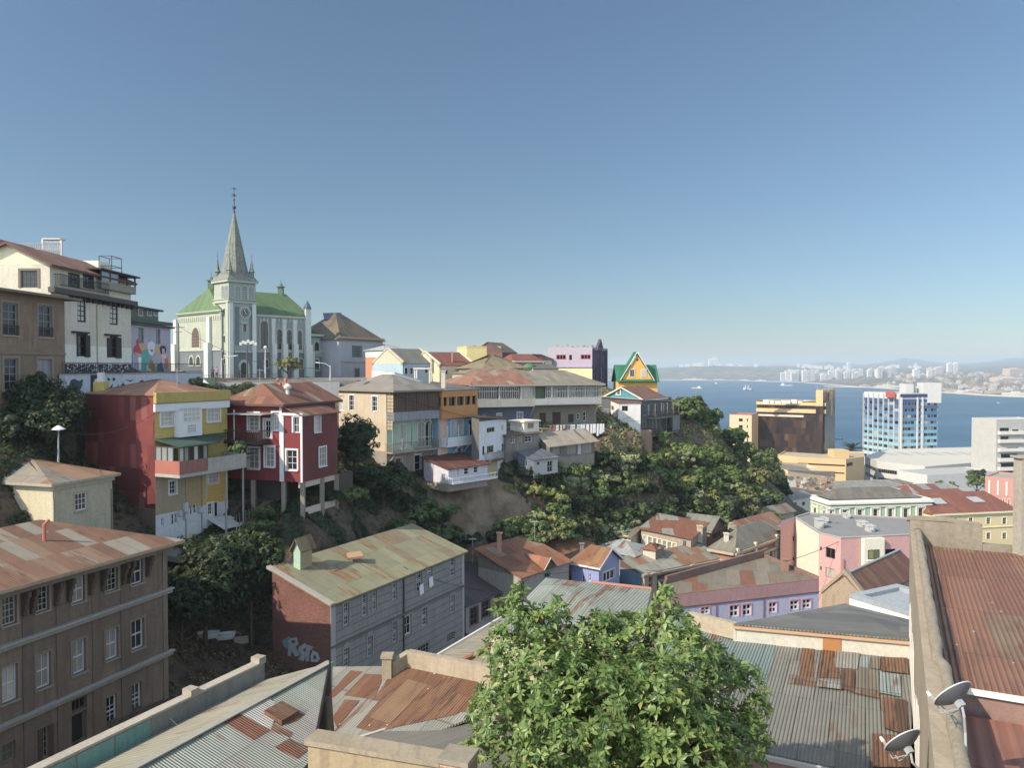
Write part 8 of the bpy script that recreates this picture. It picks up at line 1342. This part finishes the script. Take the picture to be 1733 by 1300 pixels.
TS = [(1165, 697, 30, 30, 134, 'mid', 'bushy green tree right behind the dark balcony house'), (1196, 712, 26, 26, 138, 'mid', 'rounded green tree against the sea right of the cliff house'), (1218, 748, 30, 28, 146, 'mid', 'leafy tree with the sea showing behind, left of the cream office block'), (1180, 742, 24, 24, 136, 'olive', 'olive-green tree in the middle of the clifftop grove'), (1243, 778, 24, 26, 150, 'mid', 'green tree below the cream office block'), (1296, 800, 32, 42, 168, 'mid', 'tall green tree in front of the beige podium'), (1322, 835, 16, 26, 172, 'dark', 'darker narrow tree at the left end of the mural wall'), (1270, 842, 24, 22, 152, 'olive', 'olive tree at the foot of the grove near the huts'),
 (1032, 740, 17, 32, 112, 'pale', 'slim pale flowering tree in front of the white clifftop house'), (1122, 745, 10, 18, 120, 'bright', 'small bright tree under the dark balconies'), (1145, 800, 26, 24, 128, 'bright', 'bright green tree in the upper thicket'), (1102, 808, 30, 22, 118, 'bright', 'wide bright green tree in the middle of the thicket'), (1060, 790, 24, 24, 112, 'mid', 'mid green tree below the white house'), (1040, 772, 16, 16, 110, 'mid', 'small green tree just below the white house wall'), (1120, 858, 22, 26, 118, 'mid', 'green tree low on the slope above the courtyard house'), (1148, 842, 18, 26, 127, 'dark', 'dark green tree beside the dry bush'), (1215, 800, 26, 24, 140, 'mid', 'green tree in the right part of the thicket'), (1190, 835, 15, 38, 130, 'brown', 'tall dry brown bush with bare stems'), (1070, 885, 32, 22, 113, 'pale', 'large pale sage bush above the courtyard house'), (1000, 812, 22, 18, 106, 'pale', 'rounded pale silvery bush below the grey shed rooms'), (985, 858, 16, 24, 100, 'olive', 'olive shrub halfway down the cliff'), (925, 852, 15, 32, 96.5, 'yg', 'tall yellow-green bush climbing the cliff right of the bare rock'), (960, 835, 14, 28, 100, 'olive', 'greenish-brown bush under the small grey shed'), (868, 826, 28, 13, 94.5, 'olive', 'dry olive scrub on top of the bare rock'), (905, 880, 16, 26, 93, 'mid', 'shadowed green shrub at the foot of the cliff'), (940, 896, 20, 22, 95, 'dark', 'dark ivy-like shrub at the cliff foot behind the rust roof'), (1005, 900, 20, 22, 100, 'mid', 'green shrub at the cliff foot left of the courtyard'), (1235, 845, 18, 20, 146, 'mid', 'green bush on the right lower slope'), (1165, 872, 18, 14, 129, 'brown', 'low brown bush behind the brick gable warehouse'), (1255, 812, 20, 18, 152, 'dark', 'dark bush between the two grove trees')]
for k, (px, py, rx, ry, Y, kd, lb) in enumerate(TS): big = Y > 125; tree(px, py, Y, rx*1.08, ry*1.08, kd, lb, int(2500+rx*ry*5), .34 if big else .27, seed=40+k, name='tree' if 'tree' in lb else 'shrub', cat='tree' if 'tree' in lb else 'shrub', k=8)
for k, (px, py, rx, ry, Y, kd, lb) in enumerate([(1654, 818, 20, 24, 262, 'mid', 'large round green street tree near the pink pilaster building'), (1659, 802, 9, 9, 262, 'dark', 'pointed dark top of a second tree above the large round one'), (1608, 827, 12, 11, 258, 'olive', 'yellowish palm-like tree left of the large round tree'), (1592, 824, 11, 11, 256, 'olive', 'small olive street tree at the foot of the white podium'), (1677, 772, 5, 8, 400, 'olive', 'small tree by the quay warehouses')]): tree(px, py, Y, rx, ry, kd, lb, 2600, .5, seed=90+k, ground=zof(py+ry*1.1, Y))
for k, (px, py, rx, ry, kd, lb) in enumerate([(1240, 742, 24, 22, 'mid', 'round green tree on the skyline of the grove right of the cliff house'), (1262, 772, 24, 24, 'mid', 'spreading green tree directly below the cream office block'), (1284, 812, 24, 24, 'olive', 'olive tree on the steep right edge of the grove'), (1304, 846, 18, 20, 'mid', 'low green tree at the bottom right corner of the grove'), (1205, 775, 28, 24, 'mid', 'dense green tree in the heart of the grove'), (1160, 768, 26, 24, 'bright', 'light green tree under the dark balcony house'), (1235, 810, 26, 22, 'mid', 'leafy tree low in the right part of the grove'), (1130, 782, 24, 20, 'olive', 'olive-brown tree below the dark balconies'), (1180, 808, 22, 22, 'mid', 'green tree between the bright thicket and the grove')]):
    w = onground(px, py+ry*.8, 60, 200); tree(px, py, w.y, rx, ry, kd, lb, 4200, .32, seed=130+k, k=8)
# palm
p0 = P(1442, 785, 415); t = thing('palm_tree', 'dark date palm between the glass tower and the blue tower', 'palm tree', p0); p1 = P(1442, 760, 415); m = MB(); m.tube([p0-Z3*2, p1], [.7, .55], 8); m.build('trunk', BARK, t); m = MB(); g = random.Random(3)
for k in range(46):
    a = g.uniform(0, 6.28); e = g.uniform(-.3, 1.2); L = 7.5; d_ = Vector((math.cos(a), math.sin(a), 0)); s_ = Vector((-d_.y, d_.x, 0)); q = [p1+d_*(L*f*math.cos(e*(1-f*.3)))+Z3*(L*f*math.sin(e)-2.6*f*f) for f in (0, .35, .7, 1)]
    for i in range(3): w0, w1 = (.15, .5, .4, .05)[i], (.15, .5, .4, .05)[i+1]; m.face([q[i]-s_*w0-Z3*w0*.6, q[i], q[i+1], q[i+1]-s_*w1-Z3*w1*.6]); m.face([q[i], q[i]+s_*w0-Z3*w0*.6, q[i+1]+s_*w1-Z3*w1*.6, q[i+1]])
m.build('crown', FM['dark'], t, uv=False)
# thicket shrubs on the ravine, one by one, placed on the terrain
g = random.Random(31); NS = 0
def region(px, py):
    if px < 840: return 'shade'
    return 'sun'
spots = []
for _ in range(4000):
    if len(spots) >= 120: break
    px, py = g.uniform(415, 1300), g.uniform(775, 930)
    if px < 840 and (py < 850+ (px-600)*.02 or (px < 560 and py < 880)): continue
    if 770 < px < 905 and 835 < py < 915: continue
    if 465 < px < 660 and py > 872: continue
    if 1015 < px < 1085 and 850 < py < 868: continue
    if px >= 840 and py < 780+max(0, 1010-px)*.35: continue
    w = onground(px, py, 60, 175)
    if w.y > 172 or (w.x < -22): continue
    if any((px-q[0])**2+((py-q[1])*1.3)**2 < 17**2 for q in spots): continue
    spots.append((px, py, w))
LBS = {'shade': ('shadowed shrub on the dark bank of the ravine', 'shadowed shrubs on the dark bank'), 'sun': ('small sunlit shrub among the thicket on the slope below the ridge houses', 'small shrubs of the sunlit thicket')}
for k, (px, py, w) in enumerate(spots):
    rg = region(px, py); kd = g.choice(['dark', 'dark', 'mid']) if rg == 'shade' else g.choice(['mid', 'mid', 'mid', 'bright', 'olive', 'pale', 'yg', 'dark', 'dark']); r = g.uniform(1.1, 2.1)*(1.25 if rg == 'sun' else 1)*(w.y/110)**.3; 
    cn = {'dark': 'dark green', 'mid': 'mid green', 'bright': 'bright green', 'olive': 'olive', 'pale': 'pale sage', 'yg': 'yellow-green', 'brown': 'dry brown'}[kd]; hp = 'high' if py < 820 else 'midway' if py < 865 else 'low'
    wp_ = 'the tenement' if px < 640 else 'the lilac cottage' if px < 840 else 'the grey shed' if px < 950 else 'the clothes line' if px < 1020 else 'the white clifftop house' if px < 1090 else 'the dark balconies' if px < 1160 else 'the skyline grove' if px < 1230 else 'the cream office block'
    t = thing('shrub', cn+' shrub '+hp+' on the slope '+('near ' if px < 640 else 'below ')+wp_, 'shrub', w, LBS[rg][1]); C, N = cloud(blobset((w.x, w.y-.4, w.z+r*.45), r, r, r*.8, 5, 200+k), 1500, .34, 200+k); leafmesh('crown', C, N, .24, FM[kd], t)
# ground cover
def cover(name, label, n, box, kinds, cond=None, size=.22, lift=.25):
    x = rng.uniform(box[0], box[1], n*4); y = rng.uniform(box[2], box[3], n*4); e = .3; z = terr(x, y); sx = (terr(x+e, y)-z)/e; sy = (terr(x, y+e)-z)/e; st = np.sqrt(1+sx**2+sy**2); pn = np.sin(x*.8+np.sin(y*.5)*2)*np.sin(y*.7+x*.25)+.5*np.sin(x*2.1-y*1.3); keep = (rng.random(n*4) < st/4.5)&(pn > -.25)
    if cond is not None: keep &= cond(x, y, z)
    i = np.where(keep)[0][:n]; N = np.stack([-sx[i], -sy[i], np.ones(len(i))], 1)+rng.normal(size=(len(i), 3))*.6; C = np.stack([x[i], y[i], z[i]+rng.uniform(0, lift, len(i))], 1); o = leafmesh(name, C, N, size, kinds); tag(o, label, name.replace('_', ' '), kind='stuff'); return o
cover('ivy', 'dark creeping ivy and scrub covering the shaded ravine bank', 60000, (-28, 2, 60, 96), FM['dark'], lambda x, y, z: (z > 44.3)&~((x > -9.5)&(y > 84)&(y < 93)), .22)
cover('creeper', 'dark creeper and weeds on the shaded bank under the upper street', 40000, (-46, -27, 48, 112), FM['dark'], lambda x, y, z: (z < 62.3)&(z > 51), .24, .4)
cover('dry_weeds', 'dry brown weeds over the yard by the bathtubs', 26000, (-24, -10, 48, 70), leafmat('5a4a34', '77654a', '453a2a', .1), lambda x, y, z: (z < 46), .13, .25)
cover('undergrowth', 'mixed green and straw undergrowth between the shrubs of the sunlit slope', 60000, (2, 62, 90, 172), FM['olive'], lambda x, y, z: (z > 41.5)&(y < 172)&~((x < 8)&(y < 99)), .28, .4)
cover('dry_grass', 'straw coloured dry grass on the bare slopes', 30000, (-8, 62, 84, 172), leafmat('8f7a50', 'a8925f', '6e5c3c', .1), lambda x, y, z: (z > 42.5)&~((x > -9.5)&(x < 4)&(y > 84)&(y < 97)), .22, .25)
# ============ the near leafy tree
g = np.random.default_rng(9); TY = 16.5; c0 = P(1050, 1230, TY); t = thing('leafy_tree', 'big bright green broad-leaved tree in the foreground at bottom centre', 'tree', (c0.x, TY, 46))
def bl(px, py, r, dy=0): p = P(px, py, TY+dy); s = r/FP*TY; return (p.x, p.y, p.z, s, s, s)
B = [bl(1050, 1250, 130, 1.2), bl(940, 1225, 95, .6), bl(1150, 1230, 95, .6), bl(1050, 1320, 180, .6), bl(870, 1050, 38, .3), bl(862, 1105, 46, -.2), bl(935, 1068, 40, .5), bl(965, 1110, 44, .2), bl(1022, 1080, 34, .2), bl(1030, 1135, 52, .6), bl(1060, 1085, 42, .3), bl(990, 1085, 36, .3), bl(905, 1070, 36, .2), bl(1100, 1070, 34, .3), bl(1085, 1115, 36, .8), bl(1138, 1070, 42, .2), bl(1158, 1120, 50, -.5), bl(1130, 1025, 20, .3), bl(1126, 1000, 10, .3), bl(1205, 1125, 34, .8), bl(1232, 1165, 46, .3), bl(1262, 1160, 30, -.2), bl(1278, 1200, 22, 0), bl(1270, 1245, 32, .4), bl(1290, 1275, 16, .4), bl(815, 1200, 18, .2), bl(812, 1280, 22, 0), bl(1240, 1270, 62, -.4), bl(860, 1200, 62, -.6), bl(840, 1265, 50, 0), bl(920, 1160, 70, -1.0), bl(1010, 1190, 80, -1.3), bl(1100, 1200, 80, -1.2), bl(960, 1260, 90, -1.3), bl(1150, 1280, 90, -1.2), bl(1050, 1400, 230, .4), bl(872, 1016, 18, .2), bl(878, 998, 9, .2), bl(940, 1035, 20, 0), bl(1017, 1048, 17, 0)]
bk = np.array(B); w_ = bk[:, 3]**2; w_ /= w_.sum(); NW = 5800; k = g.choice(len(bk), NW, p=w_); d = g.normal(size=(NW, 3)); d /= np.linalg.norm(d, axis=1, keepdims=True); d[:, 2] = np.where(d[:, 2] < -.3, -d[:, 2], d[:, 2]); cen = bk[k, :3]+d*(bk[k, 3]*g.uniform(.62, 1.1, NW))[:, None]
ax = d+g.normal(size=(NW, 3))*.35+np.array([0, 0, .45]); ax /= np.linalg.norm(ax, axis=1, keepdims=True); per = 8; idx = np.repeat(np.arange(NW), per); M_ = len(idx); A_ = ax[idx]; r = g.normal(size=(NW, 3)); u_ = np.cross(ax, r); u_ /= np.linalg.norm(u_, axis=1, keepdims=True); v_ = np.cross(ax, u_); th = np.tile(np.arange(per)*2*math.pi/per, NW)+g.normal(size=M_)*.25; rad = u_[idx]*np.cos(th)[:, None]+v_[idx]*np.sin(th)[:, None]; el = g.uniform(-.1, .75, M_)[:, None]; D_ = rad*np.cos(el)+A_*np.sin(el); L_ = g.uniform(.08, .22, M_)[:, None]; S_ = np.cross(A_, D_); S_ /= np.linalg.norm(S_, axis=1, keepdims=True)+1e-9; U_ = np.cross(D_, S_); P0 = cen[idx]+D_*.015; wd = L_*.22
V = np.stack([P0, P0+D_*L_*.5+S_*wd+U_*wd*.45, P0+D_*L_*.52-U_*wd*.1, P0+D_*L_*.5-S_*wd+U_*wd*.45, P0+D_*L_-U_*L_*.16], 1).reshape(-1, 3); o0 = np.array(t['_w']); F_ = (np.arange(M_)*5)[:, None]; F_ = np.concatenate([F_+np.array([0, 2, 1]), F_+np.array([1, 2, 4]), F_+np.array([0, 3, 2]), F_+np.array([2, 3, 4])], 1).reshape(-1, 3)
me = bpy.data.meshes.new('crown'); me.vertices.add(len(V)); me.vertices.foreach_set('co', (V-o0).ravel()); me.loops.add(F_.size); me.loops.foreach_set('vertex_index', F_.ravel()); me.polygons.add(len(F_)); me.polygons.foreach_set('loop_start', np.arange(0, F_.size, 3)); me.update(calc_edges=True); me.materials.append(leafmat('4a6a2c', '889e44', '3a5a24', .3, .38, tip='8f8c48')); o = bpy.data.objects.new('crown', me); COL.objects.link(o); o.parent = t
m = MB(); gg = random.Random(6); base = Vector((c0.x, TY+.6, 47)); fork = Vector((c0.x, TY+.5, 57.4)); m.tube([base, base+Z3*6, fork], [.28, .24, .19], 10)
for b_ in B[4:]: q = Vector(b_[:3]); m.tube([fork-Z3*gg.uniform(0, 1.2), fork+(q-fork)*.5-Z3*.2, q], [.09, .055, .015], 6)
for i in range(500): j = gg.randrange(NW); q = Vector(cen[j]); bb = Vector(bk[k[j], :3]); m.tube([bb+(q-bb)*.25, bb+(q-bb)*.6-Z3*.04, q], [.016, .011, .006], 4)
m.build('trunk', plaster('6a5a46', .5), t)
for k, (px, py, Y, w_, h_, c, lb) in enumerate(((845, 918, 81, .5, .9, 'a87a60', 'short brick chimney on the rusty valley roof'), (1185, 905, 99, .6, 1.0, 'b5a890', 'pale chimney at the right end of the courtyard house roof'), (1230, 915, 96, .5, .8, 'c5beb0', 'white pot on the olive hip roof'), (1330, 960, 80, .6, .7, '8f6a58', 'low chimney on the lavender building roof'), (1440, 845, 190, 1.6, 1.4, '9a6a58', 'brick chimney stack on the left of the palace roof'), (1480, 838, 196, 2.6, 1.6, '8a6a5a', 'wide brick lantern on the palace roof ridge'), (1520, 842, 194, 1.2, 1.3, 'a89a88', 'small pale chimney on the right of the palace roof'), (985, 935, 87, .4, .9, '77706a', 'thin grey flue between the rust roof and the blue gable'), (750, 640, 92, .5, .8, 'b5ada0', 'pale chimney behind the orange top floor'), (1240, 895, 112, .9, .7, 'aaa69c', 'pale water tank on the lean-to roofs under the trees'), (330, 1075, 50, .0, .0, 'aaa69c', ''))):
    if not lb: continue
    p = P(px, py, Y); m = MB(); m.cbox(p.x-w_/2, p.x+w_/2, Y, Y+w_, p.z-1.2, p.z+h_); m.cbox(p.x-w_/2-.08, p.x+w_/2+.08, Y-.08, Y+w_+.08, p.z+h_, p.z+h_+.1); tag(m.build('chimney' if 'tank' not in lb else 'water_tank', plaster(c, .5), None), lb, 'chimney' if 'tank' not in lb else 'water tank')
# ============ overhead cables and aerials
for k, (a, c, sag, lb) in enumerate((((99, 730, 57), (262, 700, 60), .8, 'sagging cable from the street lamp to the yellow house'), ((0, 705, 50), (99, 733, 57), .6, 'cable entering from the left edge to the street lamp'), ((302, 552, 118), (559, 622, 120), 2.2, 'long cable crossing in front of the church'), ((449, 596, 132), (559, 620, 120), 1.2, 'short cable between two church lamps'), ((668, 668, 84), (1068, 706, 116), 2.5, 'long cable from the gallery house to the clifftop pole'), ((785, 935, 70), (1011, 955, 84), 1.5, 'cable over the rusty valley roofs'), ((1093, 965, 86), (1424, 915, 92), 1.8, 'cable from the market hall to the pink block'), ((682, 960, 63), (960, 985, 84), 1.6, 'cable across the street beside the tenement'))):
    p, q = P(*a), P(*c); m = MB(); m.tube([p+(q-p)*f-Z3*(sag*4*f*(1-f)) for f in [i/14 for i in range(15)]], .03 if p.y > 80 else .02, 4, cap=False); tag(m.build('overhead_cable', paint('26262a'), None, uv=False), lb, 'cable')
for k, (px, py, Y, h_, lb) in enumerate(((655, 650, 88, 1.6, 'thin television aerial on the grey hip roof of the gallery house'), (860, 640, 112, 1.8, 'television aerial on the long gallery roof, left one'), (960, 640, 114, 1.6, 'television aerial on the long gallery roof, right one'), (1170, 925, 100, 1.5, 'television aerial over the courtyard roofs'), (800, 945, 82, 2.2, 'leaning aerial mast left of the rusty valley roof'), (905, 905, 86, 1.6, 'television aerial on the rusty valley roof ridge'), (1395, 880, 99, 1.6, 'aerial on the pink block roof'), (440, 655, 70, 1.7, 'television aerial on the red house roof'), (300, 655, 64, 1.5, 'television aerial on the salmon roof of the yellow house'))):
    p = P(px, py, Y); m = MB(); m.tube([p-Z3*.6, p+Z3*h_], .03, 5); [m.cbox(p.x-.45+.04*j, p.x+.45-.04*j, p.y-.02+.16*j, p.y+.02+.16*j, p.z+h_-.2, p.z+h_-.17) for j in range(4)]; m.box(p+Vector((-.015, -.1, h_-.2)), (.03, 0, 0), (0, .8, 0), (0, 0, .03)); tag(m.build('television_aerial', GREYW, None, uv=False), lb, 'aerial')
